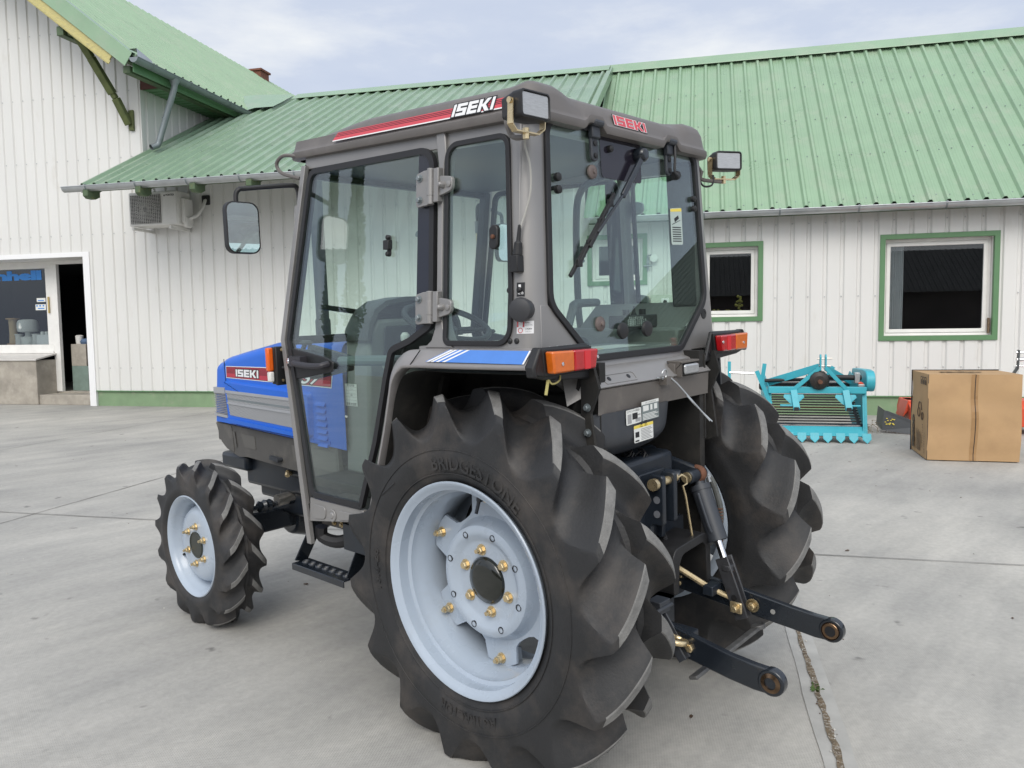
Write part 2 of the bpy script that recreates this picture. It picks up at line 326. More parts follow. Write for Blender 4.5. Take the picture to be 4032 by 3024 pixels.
        if bevel:
            bv = o.modifiers.new('bevel', 'BEVEL'); bv.width = bevel; bv.segments = seg; bv.limit_method = 'ANGLE'; bv.angle_limit = R(38)
        return o
def thing(name, label, cat, loc=(0, 0, 0), rotz=0, group=None):
    o = bpy.data.objects.new(name, None); C.objects.link(o); o.location = loc; o.rotation_euler = (0, 0, rotz)
    o['label'] = label; o['category'] = cat
    if group: o['group'] = group
    return o
def tag(o, label, cat, group=None):
    o['label'] = label; o['category'] = cat
    if group: o['group'] = group
    return o
def struct(o): o['kind'] = 'structure'; return o
def text2d(s, size=1.0, res=3, bold=0.0, spacing=1.0):
    """outline a string as flat 2D verts and faces"""
    cu = bpy.data.curves.new('lettering', 'FONT'); cu.body = s; cu.size = size; cu.resolution_u = res; cu.offset = bold; cu.space_character = spacing
    o = bpy.data.objects.new('lettering', cu); C.objects.link(o)
    me = bpy.data.meshes.new_from_object(o.evaluated_get(bpy.context.evaluated_depsgraph_get()))
    v = [(p.co.x, p.co.y) for p in me.vertices]; f = [tuple(p.vertices) for p in me.polygons]
    bpy.data.objects.remove(o); bpy.data.meshes.remove(me); bpy.data.curves.remove(cu)
    return v, f
def put_text(mb, s, size, fn, d, mi=0, width=None, height=None, bold=0.0, res=3):
    v, f = text2d(s, size, res, bold)
    if not v: return
    x0 = min(p[0] for p in v); x1 = max(p[0] for p in v); y0 = min(p[1] for p in v); y1 = max(p[1] for p in v)
    sx = width/(x1-x0) if width else 1; sy = height/(y1-y0) if height else sx
    mb.add([fn((p[0]-x0)*sx, (p[1]-y0)*sy, d) for p in v], f, mi)
LOGO = [[(0, 0), (.2, 0), (.2, 1), (0, 1)],
        [(.3, 0), (1.08, 0), (1.08, .62), (.56, .62), (.56, .76), (1.08, .76), (1.08, 1), (.3, 1), (.3, .38), (.82, .38), (.82, .24), (.3, .24)],
        [(1.18, 0), (1.92, 0), (1.92, .24), (1.44, .24), (1.44, .38), (1.9, .38), (1.9, .62), (1.44, .62), (1.44, .76), (1.92, .76), (1.92, 1), (1.18, 1)],
        [(2.02, 0), (2.26, 0), (2.26, .40), (2.34, .40), (2.60, 0), (2.90, 0), (2.56, .5), (2.88, 1), (2.58, 1), (2.34, .60), (2.26, .60), (2.26, 1), (2.02, 1)],
        [(2.98, 0), (3.18, 0), (3.18, 1), (2.98, 1)]]
def logo(mb, fn, d, mi_in, mi_out, slant=.0):
    """the maker's five squared letters with a dark outline; unit height, 3.18 wide"""
    for g in LOGO:
        g = [(a+slant*b, b) for a, b in g]
        mb.prism(offset(g, -.085), fn, d, d+.0006, mi_out); mb.prism(g, fn, d+.0003, d+.0013, mi_in)

# ------------------------------------------------------------------ yard
ground = struct(MB().add([(-60, -60, 0), (80, -60, 0), (80, 90, 0), (-60, 90, 0)], [(0, 1, 2, 3)]).build('ground', 'concrete', smooth=0))
BO = Vector((6.763, 8.358, 0)); BA = R(-61); BD = Vector((math.cos(BA), math.sin(BA), 0)); BI = Vector((-BD.y, BD.x, 0))
def Bw(x, y, z=0): p = BO+BD*x+BI*y; return (p.x, p.y, z)
# slab joints: one open, dirt-filled joint with trowelled edges, and thin tight ones
def strip(mb, u0, u1, v0, v1, z, n=60, jit=0.0, along='v'):
    rows = []
    for i in range(n+1):
        t = i/n; a, b = random.uniform(-jit, jit), random.uniform(-jit, jit)
        if along == 'v': y = v0+(v1-v0)*t; rows.append([Bw(u0+a, y, z), Bw(u1+b, y, z)])
        else: x = u0+(u1-u0)*t; rows.append([Bw(x, v0+a, z), Bw(x, v1+b, z)])
    mb.grid(rows)
e1 = MB(); strip(e1, 4.90-.055, 4.90+.055, -14, -2.0, .004, 80, .004); struct(e1.build('joint_edging', 'jointedge', smooth=0))
e2 = MB(); strip(e2, 4.90-.010, 4.90+.010, -14, -2.0, .008, 260, .005); struct(e2.build('open_joint', 'jointdirt', smooth=0))
e3 = MB(); strip(e3, -.735, -.725, -14, -.3, .004, 90, .002); strip(e3, -4.005, -3.995, -14, -.3, .004, 90, .002); strip(e3, -12, 14, -7.86, -7.85, .006, 160, .002, 'u')
struct(e3.build('tight_joint', mat('tight_joint_line', (.19, .18, .165), .9), smooth=0))
deb = MB(); rnd = random.Random(3)
def pebble(mb, x, y, r, z=0, mi=0):
    vs = []
    for sx, sy, sz in ((1, 0, 0), (0, 1, 0), (-1, 0, 0), (0, -1, 0), (0, 0, 1), (0, 0, -.3)): k = rnd.uniform(.6, 1.2)*r; vs.append((x+sx*k, y+sy*k, z+max(0, sz)*k*.8+.001))
    mb.add(vs, [(0, 1, 4), (1, 2, 4), (2, 3, 4), (3, 0, 4), (1, 0, 5), (2, 1, 5), (3, 2, 5), (0, 3, 5)], mi)
for i in range(420):
    p = Bw(4.90+rnd.gauss(0, .008), rnd.uniform(-12, -6)); pebble(deb, p[0], p[1], rnd.uniform(.002, .006), .006, 0 if rnd.random() < .6 else 1)
for i in range(300):
    p = Bw(rnd.uniform(-3, 9), rnd.uniform(-11.5, -.5)); pebble(deb, p[0], p[1], rnd.uniform(.002, .007), 0, 0 if rnd.random() < .55 else 1)
db = deb.build('yard_grit', ['stone', 'leaf'], smooth=0); db['kind'] = 'stuff'; db['label'] = 'grit and small pale stones scattered over the concrete yard'; db['category'] = 'grit'
lf = MB()
for i in range(46):
    p = Bw(rnd.uniform(2, 9), rnd.uniform(-11.5, -1)); a = rnd.uniform(0, 6.28); s_ = rnd.uniform(.010, .024); c_, n_ = math.cos(a), math.sin(a)
    pts = [(-1, 0, .1), (-.3, .45, .25), (.5, .35, .5), (1, 0, .2), (.4, -.4, .12), (-.4, -.4, .3)]
    lf.add([(p[0]+(x*c_-y*n_)*s_, p[1]+(x*n_+y*c_)*s_, .003+z*s_*.5) for x, y, z in pts], [(0, 1, 2, 3, 4, 5)])
lo = lf.build('leaf_litter', 'leaf', smooth=0); lo['kind'] = 'stuff'; lo['label'] = 'small dry brown leaves lying on the concrete'; lo['category'] = 'leaves'
wd = MB()
for v0 in (-9.05, -9.75):
    for i in range(9):
        p = Bw(4.9+rnd.uniform(-.012, .012), v0+rnd.uniform(-.03, .03)); a = rnd.uniform(0, 6.28)
        for k in range(3): b = a+k*2.1; wd.add([(p[0], p[1], .006), (p[0]+.012*math.cos(b), p[1]+.012*math.sin(b), .016), (p[0]+.02*math.cos(b+.3), p[1]+.02*math.sin(b+.3), .010)], [(0, 1, 2)])
wo = wd.build('joint_weeds', 'weed', smooth=0); wo['kind'] = 'stuff'; wo['label'] = 'tiny green weeds sprouting from the open concrete joint'; wo['category'] = 'weeds'

# ------------------------------------------------------------------ buildings: local X along the front wall, Y into the building, Z up
PER = .243
def corr_x(x0, x1, prof, phase=0.0):
    """sample points (x, height) of a trapezoidal sheet between x0 and x1"""
    pts = []; k = math.floor((x0-phase)/PER)-1
    def h(x):
        t = ((x-phase) % PER)
        for (a, ha), (b, hb) in zip(prof[:-1], prof[1:]):
            if a <= t <= b: return ha+(hb-ha)*(t-a)/max(b-a, 1e-9)
        return prof[-1][1]
    xs = {round(x0, 5), round(x1, 5)}
    while k*PER+phase < x1+PER:
        for a, _ in prof:
            x = k*PER+phase+a
            if x0 < x < x1: xs.add(round(x, 5))
        k += 1
    return [(x, h(x)) for x in sorted(xs)]
WPROF = [(0, 0), (.004, .0), (.024, .024), (.060, .024), (.080, 0), (PER, 0)]       # flat bands with narrow recessed grooves
RPROF = [(0, 0), (.027, .043), (.060, .043), (.087, 0), (.135, .0), (.147, .005), (.173, .005), (.185, 0), (PER, 0)]
def wall_sheet(mb, x0, x1, z0, z1, y=0.0, phase=.21, top=None):
    P = corr_x(x0, x1, WPROF, phase)
    mb.grid([[(x, y+h, z0) for x, h in P], [(x, y+h, (top(x) if top else z1)) for x, h in P]])
def screws(mb, x0, x1, zs, y=0.0, phase=.21):
    k = math.floor((x0-phase)/PER)
    while k*PER+phase+.04 < x1:
        x = k*PER+phase+.04
        if x > x0:
            for z in zs: mb.lathe([(.011, 0), (.011, .004), (.006, .006), (.006, .010)], (x, y+.016, z+rnd.uniform(-.004, .004)), (0, -1, 0), 6)
        k += 1
def frame_rect(mb, x0, x1, z0, z1, wdt, y0, y1):
    fn = lambda a, b, d: (a, d, b)
    o = [(x0, z0), (x1, z0), (x1, z1), (x0, z1)]; mb.ring(o, offset(o, wdt), fn, y0, y1)
XC = -5.812
WS = thing('metal_workshop', 'long low white sheet metal workshop with ridged green roof and grey gutters', 'building', tuple(BO), BA)
GB = thing('gable_building', 'tall white sheet metal building with steep green gable roof and shop front', 'building', tuple(BO), BA)
# low building walls with window openings
WIN = [(2.63, 3.61, 2.10, 2.93), (4.42, 5.41, 1.481, 2.735), (7.105, 8.735, 1.151, 2.76)]
wl = MB(); xs = XC; ZT = 3.32; ZB = .30
lowtop = lambda x: 4.72
x = XC
for (a, b, c_, d_) in WIN:
    m_ = .05
    if x < 2.6:
        wall_sheet(wl, x, 2.6, ZB, 4.7); x = 2.6
    wall_sheet(wl, x, a+m_, ZB, ZT); wall_sheet(wl, a+m_, b-m_, ZB, c_+m_); wall_sheet(wl, a+m_, b-m_, d_-m_, ZT); x = b-m_
wall_sheet(wl, x, 15, ZB, ZT)
sc_ = MB(); screws(sc_, XC, 4.4, (.75, 1.845)); screws(sc_, 5.45, 7.08, (.75, 1.845, 2.98)); screws(sc_, 8.76, 12, (.75, 1.845, 2.98)); screws(sc_, XC, 2.4, (2.95, 3.6)); screws(sc_, 7.1, 8.7, (.75, 2.98)); screws(sc_, 4.4, 5.4, (.75, 2.98)); wl.add(sc_.v, sc_.f, 1); wl.build('wall', ['wall', 'zinc'], WS, smooth=0)
pl = MB().box(XC-1.31, 15, .028, .2, 0, .30); pl.build('plinth', 'plinth', WS, smooth=0)
MB().box(XC-1.31, 15, -.012, .03, .288, .306).build('drip_edge', 'trim', WS, smooth=0)
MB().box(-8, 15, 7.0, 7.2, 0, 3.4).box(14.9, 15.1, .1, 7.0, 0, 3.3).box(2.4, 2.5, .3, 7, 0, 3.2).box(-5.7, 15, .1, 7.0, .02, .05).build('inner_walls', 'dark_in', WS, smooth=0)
for i, (a, b, c_, d_) in enumerate(WIN):
    wn = MB(); frame_rect(wn, a, b, c_, d_, .075, -.022, .045); o = wn.build('window', 'trim', WS, smooth=0, bevel=.004)
    rv = MB(); frame_rect(rv, a+.052, b-.052, c_+.052, d_-.052, .02, .0455, .16); rv.build('reveal', 'winframe', o, smooth=0)
    fr = MB(); frame_rect(fr, a+.073, b-.073, c_+.073, d_-.073, .045, .125, .175); frame_rect(fr, a+.12, b-.12, c_+.12, d_-.12, .055, .112, .155)
    fr.box(a+.075, b-.075, .10, .124, c_+.075, c_+.105)
    fr.build('frame', 'winframe', o, smooth=0, bevel=.006)
    MB().box(a+.17, b-.17, .134, .138, c_+.17, d_-.17).build('pane', 'winglass', o, smooth=0)
    if i == 2:
        cu = MB(); cu.grid([[(a+.18+.19*k/40+.004*math.sin(k*.9+z), .185+.022*math.sin(k*1.05+z*.6), z) for k in range(41)] for z in (c_+.10, c_+.5, c_+1.0, d_-.1)]); cu.build('curtain', 'curtain', o, smooth=60, fix=False)
        MB().box(8.63, 8.645, .05, .112, c_+.1, c_+.33).build('bare_wood_patch', mat('bare_weathered_wood', (.20, .14, .09), .9, var=.4, vscale=30), o, smooth=0)
    if i == 0: MB().box(a+.36, b-.12, .20, .205, c_+.12, d_-.3).build('inner_blind', mat('grey_blind', (.22, .24, .25), .8), o, smooth=0)
# flowers behind the small window
fl = thing('potted_flowers', 'yellow green flowering plant standing behind the small right hand workshop window', 'plant', Bw(5.05, .33, 1.55)); fl.rotation_euler = (0, 0, BA)
fm = MB(); rf = random.Random(5)
for i in range(44):
    a = rf.uniform(-.12, .09); z = rf.uniform(.06, .12) if i < 22 else rf.uniform(.06, .34); aa = a*.5+(-.0 if i < 22 else .02)
    if i < 22: aa = -.26+rf.uniform(-.13, .13)
    r_ = rf.uniform(.016, .028); fm.lathe([(0, -r_), (r_*.8, -r_*.5), (r_, 0), (r_*.7, r_*.6), (0, r_)], (aa, rf.uniform(-.05, .05), z), (0, 0, 1), 7)
fm.build('flower_heads', mat('pale_yellow_green_petals', (.30, .28, .07), .8, var=.3, vscale=40), fl)
MB().box(-.42, .1, -.07, .07, 0, .06).build('planter', mat('dark_red_planter', (.10, .015, .02), .6), fl, bevel=.01)
# roofs
def roof_sheet(mb, x0, x1, y0, z0, y1, z1, phase, prof=RPROF, thick=True):
    P = corr_x(x0, x1, prof, phase); L = math.hypot(y1-y0, z1-z0); ny, nz = -(z1-z0)/L, (y1-y0)/L
    mb.grid([[(x, y0+(y1-y0)*t+ny*h, z0+(z1-z0)*t+nz*h) for x, h in P] for t in (0, .25, .5, .75, 1)])
LE = (-1.62, 3.93); RG = (3.42, 6.67); RE = (-.34, 3.17)
rl = MB(); roof_sheet(rl, XC-.02, 2.70, LE[0], LE[1], RG[0], RG[1], .05); ro1 = rl.build('canopy_roof', 'roof_old', WS, smooth=0)
rr = MB(); roof_sheet(rr, 2.62, 15.2, RE[0], RE[1], RG[0], RG[1]-.03, .12); 
MB().bar((2.705, LE[0], LE[1]-.02), (2.705, RG[0]-.1, RG[1]-.07), .012, .17, (0, 0, 1)).bar((2.66, LE[0], LE[1]+.062), (2.66, RG[0]-.1, RG[1]-.005), .1, .008, (0, -.48, .87)).build('verge_flashing', 'roof_old', WS, smooth=0)
rs = MB(); rs.grid([[(x, RG[0]-.30, RG[1]-.10), (x, RG[0]-.29, RG[1]-.085), (x, RG[0], RG[1]+.085), (x, RG[0]+.3, RG[1]-.14)] for x in (-4.4, 0, 2.65)]); rs.build('ridge_cap', 'roof', ro1, smooth=0)
rs = MB(); rs.grid([[(x, RG[0]-.20, RG[1]-.125), (x, RG[0]-.195, RG[1]-.11), (x, RG[0], RG[1]+.085), (x, RG[0]+.3, RG[1]-.14)] for x in (2.65, 8, 15.2)]); rs.build('ridge_capping', 'roof', WS, smooth=0)
MB().add([(-6, RG[0], RG[1]-.06), (15, RG[0], RG[1]-.06), (15, 7.1, 3.3), (-6, 7.1, 3.3)], [(0, 1, 2, 3)]).build('rear_roof', 'roof', WS, smooth=0)
rsc = MB()
def roof_screws(x0, x1, e_, g, ts, phase, every=1):
    k = math.floor((x0-phase)/PER); L = math.hypot(g[0]-e_[0], g[1]-e_[1]); ny, nz = -(g[1]-e_[1])/L, (g[0]-e_[0])/L
    while k*PER+phase < x1:
        for j, t in enumerate(ts):
            x = k*PER+phase+(.16 if (k+j) % 2 else .10)+rnd.uniform(-.02, .02)
            if x0 < x < x1 and (k+j) % every == 0:
                tt = t+rnd.uniform(-.006, .006); o = (x, e_[0]+(g[0]-e_[0])*tt, e_[1]+(g[1]-e_[1])*tt); rsc.lathe([(.010, .0), (.010, .006), (.005, .010)], o, (0, ny, nz), 6)
        k += 1
roof_screws(2.75, 13, RE, RG, (.03, .27, .50, .73), .12); roof_screws(-5.5, 2.5, LE, RG, (.04, .3, .62), .05, 2)
rr.add(rsc.v, rsc.f, 1); rr.build('roof', ['roof', 'zinc_dull'], WS, smooth=0)
# structure under the eaves
ev = MB(); ev.bar((XC, LE[0]+.05, LE[1]-.05), (2.7, LE[0]+.05, LE[1]-.05), .03, .10, (0, 0, 1)); ev.add([(XC, LE[0]+.06, LE[1]-.03), (2.7, LE[0]+.06, LE[1]-.03), (2.7, 0, LE[1]+.83), (XC, 0, LE[1]+.83)], [(0, 1, 2, 3)])
for i in range(9):
    xx = -5.55+i*1.02; ev.bar((xx, LE[0]-.10, LE[1]-.16), (xx, .0, LE[1]-.16+.548*1.72), .10, .12, (0, 0, 1)); ev.prism([(-1.72, -.24), (-1.60, -.24), (-1.5, -.19), (-1.5, -.10), (-1.78, -.10), (-1.78, -.2)], lambda a, b, d: (d, a+.0, LE[1]+b), xx-.051, xx+.051)
ev.build('canopy_rafters', 'trim_dark', WS, smooth=0, bevel=.006)
er = MB(); er.add([(2.7, RE[0]+.02, RE[1]-.03), (15, RE[0]+.02, RE[1]-.03), (15, .05, RE[1]+.28), (2.7, .05, RE[1]+.28)], [(0, 1, 2, 3)]); er.bar((2.7, RE[0]+.03, RE[1]-.06), (15, RE[0]+.03, RE[1]-.06), .03, .09, (0, 0, 1)); er.build('eave_board', 'trim_dark', WS, smooth=0)
def gutter(name, parent, p0, p1, r, outy, brackets, m='zinc', caps=True):
    """half round gutter from p0 to p1; outy = unit vector pointing away from the wall"""
    p0, p1 = Vector(p0), Vector(p1); d = (p1-p0).normalized(); ov = Vector(outy); up = Vector((0, 0, 1)); mb = MB()
    A = [math.pi*(1+k/12) for k in range(13)]
    sec = [ov*(-r*math.cos(a))*-1+up*(r*math.sin(a)) for a in A]
    sec = [ov*(r*math.cos(a))+up*(r*math.sin(a)) for a in A]; sec2 = [q*.955 for q in reversed(sec)]
    bead = [ov*(r+.009*math.cos(t))+up*(.009*math.sin(t)) for t in [0, 1.2, 2.4, 3.6, 4.8]]
    rows = [[p+q for q in sec+sec2] for p in (p0, p1)]; mb.grid(rows, closed=True)
    mb.tube([p0+ov*r, p1+ov*r], .010, 6)
    if caps:
        for p in (p0, p1): mb.add([p+q for q in sec], [tuple(range(13))])
    o = mb.build(name, m, parent, smooth=40)
    for t in brackets:
        p = p0+(p1-p0)*t; b = MB(); b.grid([[p+d*e_+q*1.03 for q in sec] for e_ in (-.014, .014)]); b.grid([[p+d*e_+q*1.06 for q in sec] for e_ in (-.014, .014)]); b.tube([p+ov*r*.98+up*.012-d*.012, p+ov*r*.98+up*.012+d*.012], .013, 6)
        b.build('bracket', 'zinc_dull', o, smooth=40)
    return o
gutter('canopy_gutter', WS, (-6.02, LE[0]-.09, LE[1]-.035), (2.72, LE[0]-.09, LE[1]-.035), .082, (0, -1, 0), (.055, .165, .275, .385, .495, .6, .72, .85, .96))
gutter('eave_gutter', WS, (2.72, RE[0]-.085, RE[1]-.02), (15, RE[0]-.085, RE[1]-.05), .078, (0, -1, 0), (.06, .145, .235, .325, .42, .515, .6, .7))
# ---- tall gable building
gw = MB(); wall_sheet(gw, -16, -11.3, .0, 9.5, top=lambda x: min(9.9, 6.2+.776*(min(x+15.0, -5.1-x)+.05)))
for x0, x1 in ((-11.3, -7.20),): wall_sheet(gw, x0, x1, 2.95, 9.5, top=lambda x: 6.2+.776*min(x+15.0, -5.1-x)-.06)
wall_sheet(gw, -7.20, XC, .30, 6.0, top=lambda x: 6.2+.776*(-5.1-x)-.06)
gsc = MB(); screws(gsc, -7.1, XC, (.75, 3.35, 4.78, 6.0)); screws(gsc, -11, -7.2, (3.35, 4.78, 6.0, 7.2)); gw.add(gsc.v, gsc.f, 1); gw.build('wall', ['wall', 'zinc'], GB, smooth=0)
rw = MB(); P = corr_x(0, 7, WPROF, .1); rw.grid([[(XC-h, y, 4.2) for y, h in P], [(XC-h, y, 6.06) for y, h in P]]); rw.build('return_wall', 'wall', GB, smooth=0)
MB().box(XC-.002, XC+.012, -.014, .05, 4.83, 6.1).build('corner_trim', 'wall', GB, smooth=0)
gy0, gy1, gex, gez, gs = -1.08, 16.0, -5.12, 6.22, .776; grx = -9.75; grz = gez+gs*(gex-grx)
gr = MB(); P = corr_x(gy0+.05, gy1, RPROF, .03); L = math.hypot(1, gs); nx, nz = gs/L, 1/L
gr.grid([[(gex+(grx-gex)*t+nx*h, y, gez+(grz-gez)*t+nz*h) for y, h in P] for t in (0, .5, 1)]); gr.grid([[(grx, y, grz), (grx-4.8, y, grz-4.8*gs)] for y in (gy0, gy1)])
gro = gr.build('roof', 'roof', GB, smooth=0)
MB().box(-9.92, -9.55, 10.5, 11.0, 9.5, 9.93).box(-9.97, -9.5, 10.45, 11.05, 9.93, 9.99).build('chimney', 'brick', gro, smooth=0)
MB().bar((gex-.02, gy0-.012, gez-.085), (grx, gy0-.012, grz-.085), .012, .26, (gs, 0, 1)).bar((gex-.02, gy0+.10, gez+.062), (grx, gy0+.10, grz+.062), .22, .01, (nx, 0, nz)).build('rake_flashing', 'roof', GB, smooth=0)
MB().bar((gex-.42, gy0+.03, gez+.42*gs-.36), (grx, gy0+.03, grz-.36), .03, .19, (gs, 0, 1)).bar((gex-.42, gy0+.012, gez+.42*gs-.42), (grx, gy0+.012, grz-.42), .012, .06, (gs, 0, 1)).build('barge_board', 'yellow', GB, smooth=0, bevel=.004)
sf = MB(); sf.add([(gex-.02, gy0+.05, gez-.10), (gex-.02, 0.02, gez-.10), (grx, .02, grz-.10), (grx, gy0+.05, grz-.10)], [(0, 1, 2, 3)])
sf.bar((gex-.62, gy0+.06, gez+.62*gs-.27), (gex-.62, 0, gez+.62*gs-.27), .12, .14, (0, 0, 1)); sf.bar((-6.62, gy0+.10, 6.80), (-6.62, 0, 6.80), .14, .16, (0, 0, 1)); sf.bar((-5.3, gy0+.12, 6.02), (-5.3, 2.5, 6.02), .14, .12, (0, 0, 1))
sf.build('rake_soffit', 'trim_dark', GB, smooth=0, bevel=.006)
# carved timber strut below the rake
st = MB(); pth = [(-6.40, -.86, 6.78), (-6.31, -.62, 6.42), (-6.16, -.30, 5.86), (-6.12, -.27, 5.78), (-6.03, -.06, 5.35)]
for p, q, wd_ in zip(pth[:-1], pth[1:], (.11, .115, .085, .11)): st.bar(p, q, wd_, wd_*1.15, (1, 0, .3))
st.bar((-6.42, -.96, 6.78), (-6.42, -.7, 6.80), .13, .13, (0, 0, 1)); st.bar((-6.0, -.03, 5.24), (-6.0, -.03, 5.62), .1, .05, (0, 1, 0)); st.build('carved_strut', mat('mossy_green_timber', (.095, .115, .04), .75, var=.25, vscale=9), GB, smooth=0, bevel=.012)
es = MB(); es.box(XC+.03, gex-.02, .03, 4.2, 5.995, 6.015)
for i in range(26): es.box(XC+.03, gex-.06, .06+i*.16, .065+i*.16, 5.985, 5.996)
es.build('eave_soffit', 'trim', GB, smooth=0); MB().box(XC+.012, gex-.08, .0, .03, 5.99, 6.24).build('brown_end_board', mat('red_brown_boards', (.075, .022, .014), .7, var=.35, vscale=12, stretch=(9, 1, 1)), GB, smooth=0)
MB().box(gex-.06, gex-.035, -.95, 4.0, 5.97, 6.13).build('eave_fascia', 'trim', GB, smooth=0)
gg = gutter('gable_gutter', GB, (gex+.085, gy0-.02, gez-.06), (gex+.085, 2.42, gez-.10), .085, (1, 0, 0), (.12, .42, .78), 'zinc_dull')
MB().grid([[(gex+.17, -1.10, 6.17), (gex+.16, -1.10, 6.30), (gex+.0, -1.10, 6.30)], [(gex+.17, -.70, 6.16), (gex+.17, -.74, 6.20), (gex+.02, -.74, 6.30)]]).build('splash_guard', 'zinc', gg, smooth=0)
dp = MB(); dp.lathe([(.055, 0), (.06, .02), (.10, .12)], (gex+.085, -.03, 5.98), (0, 0, 1), 16); dp.tube([(gex+.085, -.03, 6.0), (gex+.07, -.03, 5.93), (-5.42, -.03, 4.99), (-5.44, -.05, 4.93), (-5.5, -.16, 4.87)], .055, 14, caps=False)
dp.tube([(-5.26, -.03, 5.42), (-5.268, -.03, 5.40)], .059, 14); dp.build('downpipe', 'zinc_dull', GB, smooth=40)
vf = MB(); vf.grid([[(-6.2, 3.9, 6.98), (-5.3, 3.2, 6.75), (-4.5, 3.42, 6.76)], [(-5.55, 3.0, 6.56), (-5.1, 2.7, 6.43), (-4.45, 2.9, 6.47)], [(-5.05, 2.36, 6.17), (-4.85, 2.34, 6.2), (-4.45, 2.42, 6.22)]]); vf.build('valley_flashing', 'roof', GB, smooth=50)
# shop front: recessed frame, sill block, step, dark shop behind
MB().box(-7.27, -7.125, -.022, .03, 0, 2.93).box(-11.5, -7.125, -.022, .03, 2.93, 3.02).box(-7.27, -7.25, .03, .6, 0, 2.93).build('opening_trim', 'white', GB, smooth=0)
MB().box(-11.5, -7.25, .03, .6, 2.93, 2.95).build('lintel_soffit', 'winframe', GB, smooth=0)
sfm = MB(); Y0, Y1 = .56, .64
sfm.box(-11.5, -7.25, Y0, Y1, 2.86, 2.93).box(-8.62, -8.47, Y0, Y1, .23, 2.86).box(-11.5, -8.62, Y0, Y1, 2.79, 2.86).box(-11.5, -8.62, Y0, Y1, 1.03, 1.21).box(-8.76, -8.62, Y0+.01, Y1, 1.21, 2.79).box(-11.5, -8.62, Y0-.03, Y0-.002, 1.03, 1.08)
sho = sfm.build('shop_frame', 'winframe', GB, smooth=0, bevel=.006)
MB().box(-11.5, -8.76, .598, .602, 1.21, 2.79).build('shop_pane', 'winglass', sho, smooth=0)
MB().box(-8.695, -8.665, Y0-.03, Y0-.002, 1.86, 2.2).build('pull_handle', mat('yellowed_plastic_handle', (.45, .33, .12), .5), sho, bevel=.008)
tb = MB(); put_text(tb, 'Einhell', .2, lambda a, b, d: (-8.87-1.62+a, .594+d, 2.555+b), 0, width=1.62, height=.20, bold=.012); tb.build('window_lettering', 'shopblue', sho, smooth=0, fix=False)
MB().box(-9.02, -8.80, .592, .596, 2.10, 2.18).build('window_sticker', 'paper', sho, smooth=0); MB().box(-9.06, -8.80, .592, .596, 1.93, 2.05).build('window_sticker', 'paper', sho, smooth=0)
wsx = MB()
for k, c0 in enumerate(range(3)): wsx.box(-9.04+k*.08, -9.0+k*.08, .590, .5915, 2.005, 2.035)
wsx.box(-9.0, -8.84, .590, .5915, 1.955, 1.975).box(-8.99, -8.84, .590, .5915, 2.12, 2.14).build('sticker_print', 'shopblue', sho, smooth=0)
MB().box(-11.5, -8.6, .06, .57, 0, .90).build('window_ledge', 'concrete_wall', GB, smooth=0, bevel=.012)
MB().add([(-11.5, .03, .90), (-8.57, .03, .90), (-8.57, .56, 1.0), (-11.5, .56, 1.0), (-11.5, .03, .93), (-8.57, .03, .93), (-8.57, .56, 1.03), (-11.5, .56, 1.03)], [(0, 3, 2, 1), (4, 5, 6, 7), (0, 1, 5, 4), (1, 2, 6, 5), (2, 3, 7, 6), (3, 0, 4, 7)]).build('ledge_slab', 'slab_top', GB, smooth=0)
MB().box(-8.6, -7.27, .10, .58, 0, .2).box(-8.6, -7.27, .58, 6, 0, .23).build('door_step', 'concrete_wall', GB, smooth=0, bevel=.01)
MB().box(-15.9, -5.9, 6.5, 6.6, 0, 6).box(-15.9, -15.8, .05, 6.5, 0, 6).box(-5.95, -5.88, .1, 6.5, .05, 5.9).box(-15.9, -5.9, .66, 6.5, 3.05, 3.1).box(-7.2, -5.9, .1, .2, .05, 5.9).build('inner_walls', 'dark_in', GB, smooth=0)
def bthing(name, label, cat, x, y, z, group=None): t = thing(name, label, cat, Bw(x, y, z), BA, group); return t
# goods in the shop window
t = bthing('twine_reel', 'tall reel of brown twine at the left of the shop window', 'reel', -9.86, .78, 1.21)
MB().lathe([(.085, .03), (.075, .25), (.08, .52), (.085, .54)], (0, 0, 0), (0, 0, 1), 18).build('twine', 'twine', t); MB().lathe([(.13, 0), (.13, .03)], (0, 0, 0), (0, 0, 1), 18).lathe([(.13, .54), (.13, .57)], (0, 0, 0), (0, 0, 1), 18).build('flange', 'card', t)
t = bthing('rope_coil', 'big coil of white rope on a stand in the shop window', 'rope', -9.50, .80, 1.21)
MB().lathe([(.10, .26), (.19, .28), (.205, .36), (.20, .46), (.17, .52), (.08, .54), (.07, .5)], (0, 0, 0), (0, 0, 1), 22).build('coil', 'rope', t); MB().lathe([(.13, 0), (.14, .16), (.06, .18), (.06, .27)], (0, 0, 0), (0, 0, 1), 18).build('stand', 'paper', t)
for dx, wd_, lb in ((-9.27, .09, 'white rope spool standing between the coil and the white box in the shop window'), (-9.72, .08, 'white rope spool standing left of the coil stand in the shop window')):
    t = bthing('rope_spool', lb, 'spool', dx, .78, 1.21, 'rope spools in the shop window'); MB().lathe([(wd_, 0), (wd_, .02), (wd_*.88, .03), (wd_*.88, .2), (wd_, .21), (wd_, .23)], (0, 0, 0), (0, 0, 1), 16).build('winding', 'rope', t)
t = bthing('white_box', 'white cardboard box in the right corner of the shop window', 'box', -8.98, .78, 1.21); MB().box(-.19, .16, -.1, .1, 0, .2).build('carton', 'white', t, bevel=.004)
bt = MB()
for k in range(3): bt.lathe([(.045, .201), (.045, .26), (.03, .275)], (-.12+k*.11, 0, 0), (0, 0, 1), 12)
bt.build('lid', 'paper', t)
